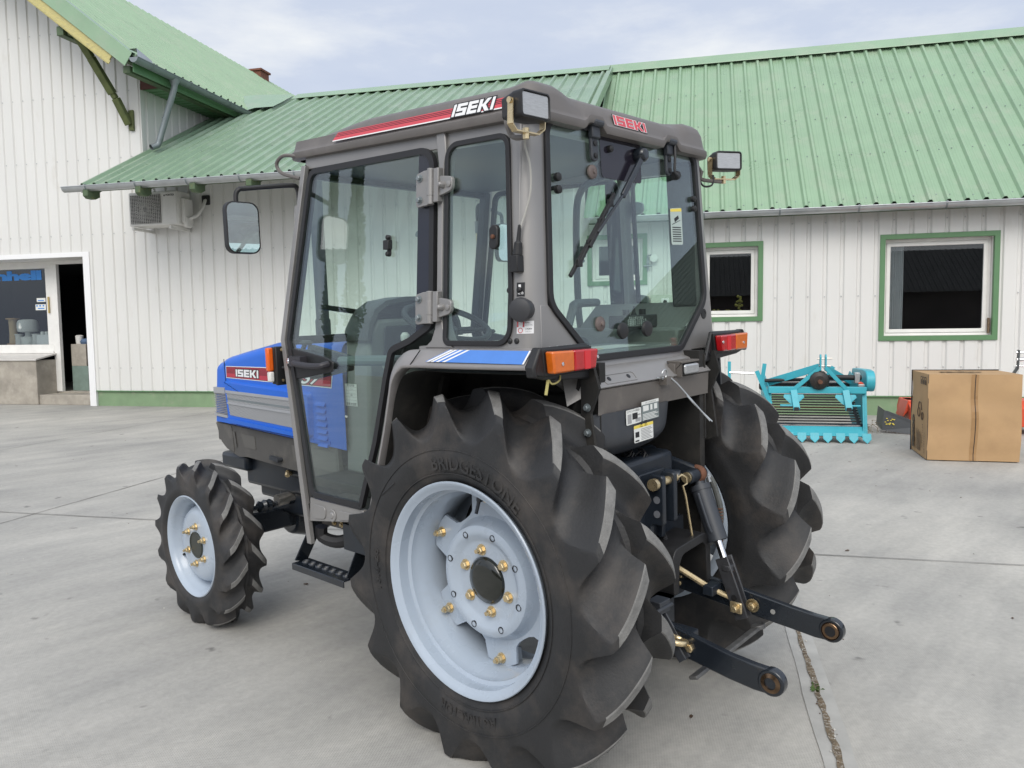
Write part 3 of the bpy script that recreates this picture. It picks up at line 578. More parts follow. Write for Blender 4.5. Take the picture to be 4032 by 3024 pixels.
t = bthing('goods_shelf', 'dark wire shelf of bagged goods inside the open shop door', 'shelf', -8.2, 3.2, .24)
wr = MB()
for z in (.35, .75, 1.15, 1.5):
    for yy in (-.2, .2): wr.tube([(-.5, yy, z), (.9, yy, z)], .008, 5); wr.tube([(-.5, yy, z+.1), (.9, yy, z+.1)], .008, 5)
    for k in range(15): wr.tube([(-.5+k*.1, -.2, z), (-.5+k*.1, -.2, z+.1)], .005, 4); wr.tube([(-.5+k*.1, -.2, z), (-.5+k*.1, .2, z)], .005, 4)
for xx in (-.5, .9):
    for yy in (-.2, .2): wr.tube([(xx, yy, 0), (xx, yy, 1.65)], .012, 5)
wr.build('rack', 'zinc_dull', t, smooth=0)
for z in (.36, .76, 1.16):
    g_ = MB()
    for k in range(9):
        r_ = rnd.uniform(.06, .1); g_.lathe([(0, 0), (r_, .02), (r_*1.05, r_), (r_*.6, r_*1.5), (0, r_*1.6)], (-.4+k*.14, rnd.uniform(-.08, .08), z), (0, 0, 1), 8)
    g_.build('bags', 'pink' if z < .5 else mat('dark_bagged_goods', (.06, .035, .04), .8, var=.5, vscale=14), t)
t = bthing('feed_bin', 'grey green crate with white pots beside the open shop door', 'crate', -8.22, .95, .23)
MB().box(-.2, .2, -.16, .16, 0, .52).build('lower_crate', mat('grey_green_crate', (.17, .23, .20), .7, var=.15), t, bevel=.006); MB().box(-.2, .17, -.16, .14, .521, .98).build('upper_crate', 'concrete_wall', t, bevel=.006)
MB().lathe([(.07, .981), (.08, 1.15), (.05, 1.17)], (-.12, 0, 0), (0, 0, 1), 14).build('white_pot', 'acwhite', t); MB().lathe([(.11, .981), (.13, 1.03), (.09, 1.09), (0, 1.1)], (.06, 0, 0), (0, 0, 1), 14).build('blue_sack', mat('blue_sack', (.08, .13, .22), .8), t)
# air conditioner on the low wall
t = bthing('air_conditioner', 'white outdoor air conditioning unit on brackets under the canopy', 'air conditioner', -5.15, 0, 3.36)
MB().box(-.62, .42, -.50, -.14, .02, .63).build('casing', 'acwhite', t, bevel=.02)
gm = MB(); gm.box(-.575, .06, -.512, -.499, .06, .58); gm.build('fan_opening', 'black', t, bevel=.005)
gl = MB()
for k in range(21): z = .07+k*.025; gl.tube([(-.575, -.525, z), (.06, -.525, z)], .0032, 4)
for k in range(17): x_ = -.575+k*.0397; gl.tube([(x_, -.523, .06), (x_, -.523, .58)], .0032, 4)
for k in range(36):
    a = k*math.pi/18; gl.tube([(-.257+.05*math.cos(a), -.517, .32+.05*math.sin(a)), (-.257+.235*math.cos(a), -.517, .32+.235*math.sin(a))], .003, 3)
gl.build('grille', 'acwhite', t, smooth=0)
MB().box(.095, .39, -.508, -.499, .05, .60).build('front_panel', 'acwhite', t, bevel=.008)
lg = MB(); put_text(lg, 'VORTEX', .05, lambda a, b, d: (.17+a, -.5095, .535+b), 0, width=.19, bold=.002); lg.lathe([(.016, 0), (.016, .001)], (.148, -.5085, .548), (0, -1, 0), 12); lg.build('lettering', 'ink', t, smooth=0, fix=False)
MB().box(.42, .50, -.42, -.18, .06, .50).build('valve_cover', 'acwhite', t, bevel=.012); MB().box(.43, .52, -.40, -.22, -.02, .18).build('pipe_cover', 'acwhite', t, bevel=.03)
MB().tube([(.5, -.3, .14), (.60, -.22, .2), (.66, -.12, .36), (.67, -.05, .5), (.67, .01, .52)], .03, 8).build('pipes', 'acwhite', t); MB().box(.58, .75, -.04, .0, .42, .60).build('wall_port', 'black', t, bevel=.02)
for xx in (-.5, .28): MB().bar((xx, -.56, -.03), (xx, 0, -.03), .05, .05).bar((xx, -.02, -.03), (xx, -.02, .3), .05, .03, (0, 1, 0)).build('bracket', 'acwhite', t, smooth=0)
# fittings on the wall behind the cab
t = bthing('switch_box', 'pale grey electrical box with rotary switch on the workshop wall', 'electrical box', 3.86, 0, 1.54)
MB().box(-.19, .17, -.10, 0, 0, .39).build('casing', mat('pale_green_grey_steel', (.52, .55, .48), .5), t, bevel=.008); MB().box(-.02, .10, -.115, -.1, .22, .33).build('switch_plate', 'white', t, bevel=.004); MB().lathe([(.03, 0), (.03, .03), (.012, .04)], (.04, -.115, .275), (0, -1, 0), 14).build('rotary_switch', 'black', t); MB().box(-.03, .09, -.106, -.1, .12, .17).build('green_label', mat('green_label', (.05, .35, .16), .5), t)
t = bthing('pressure_gauge', 'round white pressure gauge with brass tap on the workshop wall', 'gauge', 3.70, 0, 2.38)
MB().lathe([(.06, 0), (.062, .03), (.05, .034)], (.02, -.05, .14), (0, -1, 0), 20).build('dial', 'paper', t); MB().tube([(-.08, -.03, -.05), (-.08, -.03, .19), (-.02, -.03, .19)], .016, 8).tube([(-.14, -.05, .02), (-.02, -.05, .02)], .014, 8).box(-.1, -.06, -.05, 0, .06, .12).build('pipework', 'zinc_dull', t)
t = bthing('socket_row', 'column of beige wall sockets beside the electrical box', 'socket', 3.60, 0, 1.62)
for k in range(2): MB().box(-.045, .045, -.05, 0, k*.16, .13+k*.16).build('socket', mat('beige_socket', (.55, .47, .34), .5), t, bevel=.01)

# ------------------------------------------------------------------ tractor (X right, Y forward, Z up, rear axle at Y = 0); it leans slightly to its left
T = thing('tractor', 'blue and grey farm tractor with glazed cab and big cleated rear tyres', 'tractor', (0, 0, 0))
LEAN = -.0312; T.rotation_euler = (0, LEAN, 0)
def xs(z): return .555+.07*(1.74-z)                    # half width of the cab side at height z
def side_fn(s, out=0.0):                               # (y, z, d) on the cab side, d outward; s = -1 left, 1 right
    return lambda y, z, d: (s*(xs(z)+out+d), y, z)
def yr(z): return -.251+.04*(1.64-z)*-1*-1 if False else -.2505-.04*(1.64-z)
def rear_fn(out=0.0): return lambda x, z, d: (x, yr(z)-out-d, z)

# ---- wheels
def half_tyre(rows, pitch0, n, sgn, nv=7, na=4):
    """rows: (sc, Rc, sl, Rl, half width, scoop power, shift); sgn = direction of s along X. returns grid rows; lug blocks are part of the skin"""
    P = 2*math.pi/n; out = []; marks = []
    for (sc, Rc, sl, Rl, w_, wf, sh) in rows:
        row = []; mk = []
        for k in range(n):
            c = pitch0+k*P+sh
            hp = P/2                                      # scooped valley between neighbouring cleats
            offs = [(-hp+(hp-w_)*i/nv, i/nv) for i in range(nv)]+[(-w_, .985), (-w_*.82, 1), (w_*.82, 1), (w_, .985)]+[(w_+(hp-w_)*(i+1)/nv, 1-(i+1)/nv) for i in range(nv-1)]
            for a, m_ in offs:
                mm = m_ if m_ in (0, 1) else m_**wf
                s_ = sc+(sl-sc)*mm; r_ = Rc+(Rl-Rc)*mm; t = c+a
                row.append((sgn*s_, r_*math.cos(t), r_*math.sin(t))); mk.append(m_ > .98)
        out.append(row); marks.append(mk)
    return out, marks
def tyre(name, xc, yc, zc, rowsO, rowsI, p0, p1, n, sgn_out, parent, clampx=True, lug_rows=(2, 9)):
    mb = MB()
    for rows, p, sg in ((rowsO, p0, sgn_out), (rowsI, p1, -sgn_out)):
        fine = []                                        # curved cleats: interpolate between the profile rows
        for i in range(len(rows)-1):
            a_, b_, c_, e_ = rows[max(i-1, 0)], rows[i], rows[i+1], rows[min(i+2, len(rows)-1)]; fine.append(b_)
            if lug_rows[0] <= i < lug_rows[1]-1: fine.append(tuple(.5*(q+r2)+(.0625*(q+r2-p_-t2) if lug_rows[0] < i < lug_rows[1]-2 else 0) for p_, q, r2, t2 in zip(a_, b_, c_, e_)))
        fine.append(rows[-1]); lr = (lug_rows[0], lug_rows[1]+(lug_rows[1]-1-lug_rows[0]))
        g, mk = half_tyre(fine, p, n, sg)
        N = len(g[0]); o = len(mb.v)
        for r_ in g: mb.v += [(xc+x, yc+y, zc+z) for x, y, z in r_]
        for i in range(len(g)-1):
            for k in range(N):
                k2 = (k+1) % N
                top = lr[0] <= i < lr[1]-1 and mk[i][k] and mk[i][k2] and mk[i+1][k]
                mb.f.append((o+i*N+k, o+i*N+k2, o+(i+1)*N+k2, o+(i+1)*N+k)); mb.m.append(1 if top else 0)
    if clampx:                                          # weight flattens the tread on the ground
        v = []
        for x, y, z in mb.v:
            zm = .004+math.sin(LEAN)*x
            v.append((x, y, max(z, zm)))
        mb.v = v
    return mb.build(name, ['tyre', 'lugtop'], parent, smooth=33)
def d2(a): return R(a)
RO = [(0, .572, 0, .572, .040, 2.4, d2(-17.5)), (.012, .572, .012, .585, .040, 2.4, d2(-16.8)), (.018, .571, .020, .640, .042, 2.4, d2(-16.2)), (.040, .567, .041, .642, .042, 2.5, d2(-14.4)), (.062, .562, .063, .641, .041, 2.5, d2(-12.2)),
      (.085, .554, .087, .638, .040, 2.5, d2(-9.7)), (.108, .544, .110, .633, .038, 2.5, d2(-7.1)), (.130, .530, .134, .625, .035, 2.5, d2(-4.4)), (.148, .515, .153, .614, .031, 2.5, d2(-1.9)), (.161, .502, .1655, .603, .027, 2.4, d2(-.2)),
      (.1665, .494, .1685, .596, .028, 2.3, 0), (.1675, .487, .169, .560, .040, 2.0, 0), (.168, .478, .169, .520, .055, 1.8, 0), (.1685, .468, .169, .488, .07, 1.5, 0),
      (.169, .460, .169, .460, .06, 1, 0), (.171, .450, .171, .450, .06, 1, 0), (.170, .43, .170, .43, .06, 1, 0), (.163, .395, .163, .395, .06, 1, 0), (.150, .366, .150, .366, .06, 1, 0), (.140, .352, .140, .352, .06, 1, 0)]
TX = .505
def bolt(mb, p, ax, r=.013, h=.016, washer=True):
    p = Vector(p); ax = Vector(ax)
    if washer: mb.lathe([(r*1.45, 0), (r*1.45, .003)], p, ax, 14)
    mb.lathe([(r, .003), (r, h), (r*.8, h+.002)], p, ax, 6)
def stud(mb, p, ax, r=.013, l=.03): bolt(mb, p, ax, r); mb.cyl(Vector(p), Vector(p)+Vector(ax)*l, r*.55, n=8)
def arc_text(s, xc, yc, zc, r, a0, a1, h, sgn, d=.0016):
    """raised lettering round a sidewall between angles a0 and a1 (degrees from +Y towards +Z), read from outside on side sgn"""
    v, f = text2d(s, 1.0, 2, .012); mb = MB(); x0 = min(p[0] for p in v); x1 = max(p[0] for p in v); y1 = max(p[1] for p in v); vs = []
    for a, b in v:
        t = R(a0+(a1-a0)*(a-x0)/(x1-x0)); rr = r+h*b/y1*(1 if (abs(a1-a0) > 0) else 1); vs.append((xc+sgn*d, yc+rr*math.cos(t), zc+rr*math.sin(t)))
    vb = [(p[0]-sgn*(d+.004), p[1], p[2]) for p in vs]; n = len(vs)
    ed = {}
    for q in f:
        for i in range(len(q)): e_ = (q[i-1], q[i]); ed[e_] = 1
    side = [(a, b, b+n, a+n) for (a, b) in ed if (b, a) not in ed]
    mb.add(vs+vb, list(f)+side); return mb
def rear_wheel(s, yc, zc, p0, p1, dx=0.0):
    X = lambda x: s*(x+dx)
    rim = MB()
    prof = [(.318, .35), (.345, .345), (.357, .350), (.357, .356), (.346, .360), (.333, .364), (.331, .40), (.318, .425), (.305, .45), (.303, .545), (.305, .56), (.318, .575), (.321, .600), (.330, .607), (.331, .640), (.337, .650), (.349, .654), (.3565, .658), (.3575, .6625), (.355, .666), (.349, .6655), (.340, .657), (.327, .649), (.325, .612), (.313, .606), (.311, .578), (.299, .562), (.297, .45), (.312, .42), (.323, .40), (.325, .36), (.318, .35)]
    rim.lathe([(r_, h+dx) for r_, h in prof], (0, yc, zc), (s, 0, 0), 96, caps=False)
    W = rim.build('rear_wheel', 'wheel', T, smooth=40, fix=False)
    disc = MB(); D0 = .532
    disc.lathe([(.078, -.012), (.078, .006), (.082, .009), (.128, .009), (.140, .012), (.155, .026), (.172, .029), (.188, .022), (.197, .004), (.204, -.016), (.212, -.024)], (X(D0), yc, zc), (s, 0, 0), 72, caps=False)
    disc.lathe([(.212, -.034), (.190, -.02), (.16, .016), (.14, .0), (.078, -.012)], (X(D0), yc, zc), (s, 0, 0), 72, caps=False)
    lobes = []
    for k in range(6):                                  # six bolting ears round the disc
        a = R(25+60*k)
        for da, rr in ((-30, .222), (-23, .225), (-18, .236), (-13, .292), (-6, .299), (0, .3005), (6, .299), (13, .292), (18, .236), (23, .225)): lobes.append((rr*math.cos(a+R(da)), rr*math.sin(a+R(da))))
    inner = [(.2*math.cos(math.atan2(b, a)), .2*math.sin(math.atan2(b, a))) for a, b in lobes]
    disc.ring(lobes, inner, lambda a, b, d: (X(D0-.024+d), yc+a, zc+b), -.010, .0)
    disc.build('wheel_disc', 'wheel', W, smooth=35, fix=True)
    hol = MB()
    for k in range(8):
        a = R(18+45*k); p = Vector((X(D0+.0285), yc+.165*math.cos(a), zc+.165*math.sin(a))); hol.lathe([(.0115, -.012), (.0115, .0012), (.0095, .0016), (.0095, -.004), (0, -.004)], p, (s, 0, 0), 12)
    hol.build('disc_hole', 'ink', W, smooth=0)
    for k in range(6):
        lugm = MB()
        a = R(25+60*k); c_, n_ = math.cos(a), math.sin(a)
        lugm.box(-.03, .03, -.028, .028, -.06, 0, fn=lambda x, y, z: (X(D0-.034+z), yc+(.285+x)*c_-y*n_, zc+(.285+x)*n_+y*c_))
        lugm.build('rim_bracket', 'wheel', W, smooth=0)
    for k in range(6):
        a = R(20+60*k); b = MB(); p = (X(D0+.009), yc+.104*math.cos(a), zc+.104*math.sin(a))
        (stud if k in (1, 4) else bolt)(b, p, (s, 0, 0), .0135); b.build('wheel_bolt', 'brass', W, smooth=30)
    for k in range(6):
        a = R(25+60*k); b = MB(); stud(b, (X(D0-.024), yc+.275*math.cos(a), zc+.275*math.sin(a)), (s, 0, 0), .013, .038); b.lathe([(.012, .018), (.012, .030)], (X(D0-.024), yc+.275*math.cos(a), zc+.275*math.sin(a)), (s, 0, 0), 6); b.build('rim_bolt', 'brass', W, smooth=30)
    MB().lathe([(.079, .0), (.079, .012), (.072, .020), (.05, .026), (.02, .028), (0, .028)], (X(D0), yc, zc), (s, 0, 0), 40).build('hub_cap', mat('black_olive_gloss', (.011, .013, .010), .12, coat=.5) if s < 0 else 'blackgloss', W, smooth=50)
    a = R(95); vm = MB(); vm.tube([(X(.585), yc+.300*math.cos(a), zc+.300*math.sin(a)), (X(.592), yc+.272*math.cos(a), zc+.272*math.sin(a)), (X(.60), yc+.245*math.cos(a), zc+.245*math.sin(a))], [.008, .006, .006], 8); vm.lathe([(.011, 0), (.011, .014)], (X(.585), yc+.298*math.cos(a), zc+.298*math.sin(a)), (0, -math.cos(a), -math.sin(a)), 8); vm.build('valve', 'blackgloss', W)
    tyre('tyre', X(TX), yc, zc, RO, RO, p0, p1, 15, s, W)
    fx = X(TX+.1695)
    lets = MB()
    for tx, r_, a0, a1, h_ in (('BRIDGESTONE', .398, 104, 48, .046), ('13.6-26', .405, -3, -3-0, .03),):
        if tx[0] == 'B':
            q = arc_text(tx, fx, yc, zc, r_, *((a0, a1) if s > 0 else (76, 132)), h_, s); lets.add(q.v, q.f)
    sz = arc_text('13.6-26', fx, yc, zc, .412, *((9, -9) if s > 0 else (-11, 9)), .028, s); lets.add(sz.v, sz.f)
    ag = arc_text('AG TRACTOR', fx, yc, zc, .405, *((-60, -100) if s > 0 else (-111, -75)), .036, s); lets.add(ag.v, ag.f)
    lets.build('tyre_lettering', 'tyre', W, smooth=0, fix=False)
    ar = MB(); a = R(47)
    ar.tube([(fx+s*.001, yc+.435*math.cos(a), zc+.435*math.sin(a)), (fx+s*.001, yc+.455*math.cos(R(36)), zc+.455*math.sin(R(36)))], .004, 4); ar.build('direction_arrow', 'tyre', W, smooth=0)
    rg = MB()
    for rr, ht in ((.463, .0035), (.385, .003)): rg.lathe([(rr-.004, -.004), (rr-.0015, ht), (rr+.0015, ht), (rr+.004, -.004)], (X(TX+.168 if rr > .4 else TX+.160), yc, zc), (s, 0, 0), 96, caps=False)
    rg.build('sidewall_ring', 'tyre', W, smooth=60, fix=False)
    return W
rear_wheel(-1, 0, .6156, d2(14.5), d2(4.5)); rear_wheel(1, 0, .6156, d2(14.5), d2(4.5), .11)
FO = [(0, .376, 0, .376, .044, 2.2, d2(-17)), (.008, .376, .008, .384, .044, 2.2, d2(-16.4)), (.012, .375, .013, .411, .046, 2.8, d2(-15.6)), (.030, .373, .031, .412, .046, 2.8, d2(-12.4)), (.048, .368, .049, .410, .044, 2.8, d2(-9)),
      (.066, .360, .068, .405, .042, 2.8, d2(-5.4)), (.082, .348, .086, .396, .040, 2.6, d2(-3)), (.093, .334, .0985, .384, .040, 2.4, d2(-.5)), (.097, .324, .1005, .374, .044, 2.2, 0), (.099, .314, .101, .345, .05, 1.8, 0),
      (.101, .302, .1015, .315, .06, 1.5, 0), (.103, .292, .103, .292, .06, 1, 0), (.1045, .283, .1045, .283, .06, 1, 0), (.099, .266, .099, .266, .06, 1, 0), (.09, .252, .09, .252, .06, 1, 0), (.084, .245, .084, .245, .06, 1, 0)]
def front_wheel(s, yc, zc, p0, p1):
    X = lambda x: s*x; rim = MB(); C0 = .592
    prof = [(.228, .502), (.246, .503), (.252, .508), (.245, .514), (.236, .52), (.232, .54), (.222, .56), (.215, .59), (.222, .63), (.232, .642), (.234, .655), (.240, .663), (.249, .668), (.2525, .673), (.2525, .680), (.248, .683), (.241, .679), (.232, .668), (.226, .658), (.224, .645), (.214, .634), (.206, .60), (.206, .58), (.214, .555), (.224, .535), (.228, .502)]
    rim.lathe(prof, (0, yc, zc), (s, 0, 0), 80, caps=False); W = rim.build('front_wheel', 'wheel', T, smooth=40, fix=False)
    disc = MB(); disc.lathe([(.066, .648), (.12, .650), (.150, .648), (.172, .640), (.186, .622), (.194, .598), (.208, .59), (.208, .582), (.190, .588), (.15, .63), (.066, .64)], (0, yc, zc), (s, 0, 0), 64, caps=False); disc.build('wheel_disc', 'wheel', W, smooth=40, fix=False)
    MB().lathe([(.0655, .62), (.0655, .652), (.062, .655), (.058, .651), (.02, .652), (0, .652)], (0, yc, zc), (s, 0, 0), 32).build('hub_cap', mat('olive_black_hub', (.03, .034, .027), .35), W, smooth=40)
    for k in range(6):
        a = R(36+60*k); b = MB(); stud(b, (X(.6495), yc+.095*math.cos(a), zc+.095*math.sin(a)), (s, 0, 0), .0125, .030); b.build('wheel_nut', 'brass', W, smooth=30)
    MB().tube([(X(.60), yc+.19, zc-.09), (X(.64), yc+.175, zc-.084)], .007, 8).build('valve', 'black', W)
    tyre('tyre', X(C0-.004), yc, zc, FO, FO, p0, p1, 15, s, W, lug_rows=(2, 7))
    return W
FY, FZ = 1.911, .4124
front_wheel(-1, FY, FZ, d2(9), d2(21)); front_wheel(1, FY, FZ, d2(9), d2(21))

# ---- cab shell
def smoothpath(p, n=8):
    """Catmull-Rom through points"""
    P = [Vector(q) for q in p]; out = []
    for i in range(len(P)-1):
        a, b, c, d = P[max(i-1, 0)], P[i], P[i+1], P[min(i+2, len(P)-1)]
        for k in range(n):
            t = k/n; out.append(.5*((2*b)+(c-a)*t+(2*a-5*b+4*c-d)*t*t+(3*b-a-3*c+d)*t**3))
    out.append(P[-1]); return [tuple(q) for q in out]
cf = MB()
GX = [(2.13, .438), (2.08, .452), (1.80, .471), (1.522, .485)]                  # rear glass half width by height
def gx(z):
    for (z0, x0), (z1, x1) in zip(GX[:-1], GX[1:]):
        if z0 >= z >= z1: return x0+(x1-x0)*(z0-z)/(z0-z1)
    return .485
for s in (-1, 1):                                                               # rear corner pillars, side glass edge to rear glass edge
    rows = []
    for z in (1.385, 1.45, 1.522, 1.66, 1.80, 1.94, 2.08, 2.115):
        X0 = xs(z); y0 = yr(z); r_ = .055; sec = [(X0-.035, -.165), (X0, -.165)]
        for k in range(9):
            a = R(90*k/8); sec.append((X0-r_+r_*math.cos(a), y0+r_-r_*math.sin(a)))
        xe = gx(z) if z >= 1.522 else gx(1.522)
        sec += [(min(xe, X0-r_-.001), y0), (min(xe, X0-r_-.001), y0+.035)]
        rows.append([(s*a, b, z) for a, b in sec])
    cf.grid(rows, closed=True)
    # panel below the bend of the rear glass
    fn = lambda x, z, d, s=s: (s*x, yr(z)+d, z)
    cf.prism([(.486, 1.525), (xs(1.5)-.05, 1.525), (xs(1.4)-.05, 1.385), (xs(1.3)-.06, 1.335), (.285, 1.335), (.30, 1.35)], fn, -.0006, .03)
    # B pillar with flared foot and head
    sp = [(.122, 2.10), (.115, 2.03), (.124, 2.0), (.129, 1.9), (.131, 1.5), (.124, 1.46), (.105, 1.42), (.075, 1.395), (.215, 1.395), (.18, 1.42), (.163, 1.46), (.156, 1.5), (.153, 1.9), (.150, 2.0), (.156, 2.03), (.165, 2.10)]
    cf.prism(sp, side_fn(s), -.045, .004)
    # side header rail and strip above the fender
    cf.prism([(-.19, 2.03), (-.19, 2.10), (.96, 2.165), (.96, 2.10)], side_fn(s), -.045, -.008)
    cf.prism([(-.2, 1.385), (.25, 1.385), (.25, 1.40), (-.2, 1.425)], side_fn(s), -.04, -.002)
    # quarter-light body panel behind the glass opening
    cf.prism([(-.205, 1.38), (-.175, 1.38), (-.165, 2.08), (-.21, 2.08)], side_fn(s), -.03, -.0015)
cf.prism([(-.47, 2.06), (.47, 2.06), (.47, 2.125), (-.47, 2.125)], lambda x, z, d: (x, yr(z)+d, z), .005, .05)
cab = cf.build('cab_frame', 'greypaint', T, smooth=35, bevel=.003)
wd_ = MB(); rw_ = random.Random(2)
for k in range(34):
    x_ = -.50+.16*k/33; wd_.lathe([(0, -.004), (.0055, 0), (0, .004)], (x_, yr(1.40)-.012+rw_.uniform(-.003, .003), 1.392+rw_.uniform(-.003, .003)), (0, 0, 1), 6)
wd_.build('weld_bead', 'zinc', cab)
# dark inner pillars at the front, windscreen frame and headliner
fp = MB()
for s in (-1, 1):
    fp.tube([(s*.50, .955, 2.12), (s*.545, 1.115, 1.42), (s*.595, .93, .72)], .022, 8)
    fp.prism([(.93, 2.09), (.962, 2.09), (1.118, 1.42), (1.075, 1.42)], side_fn(s), -.05, -.015)
fp.bar((-.545, 1.11, 1.415), (.545, 1.11, 1.415), .03, .035, (0, 0, 1)); fp.bar((-.50, .96, 2.09), (.50, .96, 2.09), .03, .05, (0, 0, 1))
fp.build('windscreen_frame', 'black', T, bevel=.004)
MB().add([(-.50, .957, 2.08), (.50, .957, 2.08), (.545, 1.105, 1.43), (-.545, 1.105, 1.43)], [(0, 1, 2, 3)]).build('windscreen', 'cabglass', T, smooth=0)
fw_ = MB(); fw_.bar((-.40, 1.10, 1.555), (-.02, 1.10, 1.500), .012, .022, (0, 0, 1)).bar((-.22, 1.115, 1.53), (.14, 1.12, 1.46), .01, .014, (0, 0, 1)); fw_.build('front_wiper', 'black', T)
MB().box(-.47, .47, -.19, .95, 2.088, 2.10).build('headliner', 'dashdark', T, smooth=0)
# ---- doors
DO = fillet([(.966, 2.114), (.153, 2.080), (.154, 1.452), (.285, 1.392), (.378, 1.366), (.404, 1.277), (.46, 1.046), (.545, .80), (.575, .742), (.665, .728), (.917, .688), (1.122, 1.42)], [.02, .075, .05, .1, .03, .05, .3, .1, .03, .1, .01, .03], 7)
DG = fillet([(.918, 2.095), (.170, 2.064), (.171, 1.466), (.29, 1.408), (.389, 1.376), (.418, 1.277), (.473, 1.05), (.555, .815), (.563, .790), (.90, .792), (1.078, 1.42)], [.06, .075, .05, .1, .03, .05, .3, .1, .035, .05, .06], 7)
GI = offset(DG, .022)
def door(s, label):
    fn = side_fn(s); m = MB()
    # gray leading edge, lower panel
    m.prism([(.938, 2.112), (.966, 2.114), (1.122, 1.42), (.922, .60), (.893, .60), (1.094, 1.42)], fn, -.012, .008)
    m.prism([(.916, .690), (.912, .786), (.56, .786), (.545, .742), (.60, .735)], fn, -.02, .0)
    m.prism(fillet([(.89, .705), (.89, .765), (.80, .765), (.80, .715)], .02), fn, 0, .004); m.prism(fillet([(.71, .725), (.71, .765), (.60, .765), (.60, .742)], .015), fn, 0, .004)
    m.lathe([(.026, 0), (.024, .006), (.013, .004), (.011, .008), (0, .009)], fn(.755, .737, 0), (s, 0, .07), 20)
    D = m.build('door', 'greypaint', T, bevel=.003)
    if label: D['label'] = label
    rb = MB(); rb.ring(DG, GI, fn, -.012, .007); rb.build('door_seal', 'rubber', D, bevel=.002)
    MB().prism(offset(DG, .006), fn, -.0045, -.0005).build('door_glass', 'cabglass', D, smooth=0)
    bd = fillet([(.185, 2.045), (.252, 2.046), (.262, 1.45), (.30, 1.412), (.19, 1.468)], [.06, .01, .02, .01, .02], 5)
    MB().prism(bd, fn, .0, .002).build('black_border', mat('black_glass_border', (.016, .018, .028), .06), D, smooth=0)
    for z0, z1 in ((1.868, 1.982), (1.476, 1.580)):      # hinges
        h = MB(); zc = (z0+z1)/2
        h.prism(fillet([(.243, z0-.004), (.243, z1-.006), (.205, z1+.002), (.175, z1+.002), (.175, z0), (.205, z0)], [.012, .012, .01, .0, .0, .01]), fn, .004, .022)
        h.cyl(fn(.168, z0, .022), fn(.168, z1+.004, .022), .0125, n=12); h.cyl(fn(.168, z0+.028, .022), fn(.168, z1-.028, .022), .0135, n=12)
        h.prism([(.152, z0+.006), (.152, z1+.002), (.128, z1+.002), (.128, z0+.006)], fn, .004, .026)
        h.prism(fillet([(.135, zc-.034), (.135, zc+.034), (.085, zc+.026), (.068, zc+.02), (.068, zc-.02)], [.004, .01, .01, .02, .02]), fn, .006, .02)
        h.lathe([(.012, .0), (.012, .014), (.006, .026), (0, .028)], fn(.112, zc, .012), (s, 0, .07), 12)
        H = h.build('hinge', 'greypaint', D, bevel=.002)
        hb = MB()
        for zz in (z0+.02, z1-.022): bolt(hb, fn(.222, zz, .021), (s, 0, .07), .009, .012)
        hb.build('hinge_bolts', 'zinc_dull', H, smooth=30); MB().lathe([(.010, 0), (.010, .004), (.004, .006)], fn(.082, zc, .02), (s, 0, .07), 12).build('hinge_rivet', 'greypaint', H)
    # stay mount on the glass
    st_ = MB(); st_.prism(fillet([(.398, 1.715), (.398, 1.79), (.418, 1.79), (.418, 1.715)], .009), fn, 0, .006)
    for zz in (1.724, 1.782): st_.lathe([(.009, 0), (.009, .010), (.004, .013)], fn(.408, zz, .005), (s, 0, .07), 12)
    st_.box(-.016, .014, 0, .02, -.015, .018, fn=lambda a, b, c: fn(.41+a, 1.755+c, b)); st_.build('stay_mount', 'black', D, bevel=.002)
    # latch plate and handle
    lp = MB(); lp.prism(fillet([(1.085, 1.388), (1.02, 1.383), (.80, 1.352), (.752, 1.336), (.755, 1.298), (.95, 1.268), (1.045, 1.255)], [.01, .03, .03, .012, .012, .04, .02]), fn, -.03, .002); L_ = lp.build('latch_plate', 'black', D, bevel=.004)
    hd = MB(); hd.tube(smoothpath([fn(.995, 1.328, .004), fn(.99, 1.33, .022), fn(.965, 1.327, .034), fn(.88, 1.320, .036), fn(.80, 1.32, .034), fn(.785, 1.324, .022), fn(.782, 1.327, .004)], 5), .013, 10); hd.box(-.04, .04, 0, .034, -.02, .02, fn=lambda a, b, c: fn(.975+a, 1.335+c, b)); hd.build('handle', mat('door_handle_black', (.03, .028, .034), .5), L_, bevel=.006)
    k = MB(); k.lathe([(.012, 0), (.012, .004), (.009, .005), (0, .005)], fn(1.052, 1.335, .012), (s, 0, .07), 16); k.lathe([(.004, .005), (.004, .007), (0, .007)], fn(1.052, 1.335, .012), (s, 0, .07), 8); k.build('lock', 'chrome', L_); MB().box(-.018, .016, 0, .012, -.022, .022, fn=lambda a, b, c: fn(1.05+a, 1.333+c, b)).build('lock_block', 'black', L_, bevel=.003)
    MB().prism(fillet([(.96, 1.256), (.99, 1.4), (.70, 1.355), (.70, 1.3)], .01), fn, -.06, -.035).build('inner_latch_cover', 'dashdark', L_, smooth=0)
    MB().tube([fn(.76, 1.335, -.04), fn(.70, 1.338, -.045), fn(.40, 1.345, -.045), fn(.36, 1.34, -.03)], .020, 10).build('grab_bar', mat('grey_green_bar', (.13, .16, .155), .45), D)
    MB().tube([fn(1.015, 1.378, -.03), fn(1.0, 1.405, -.035)], .010, 8).lathe([(.0, 0), (.024, .002), (.028, .01), (.02, .018), (0, .02)], fn(.998, 1.398, -.035), (0, -.1, 1), 14).box(-.05, .05, -.045, -.02, -.01, .004, fn=lambda a, b, c: fn(.99+a, 1.375+c, b)).build('release_knob', 'dashdark', D)
    return D
door(-1, None); door(1, None)
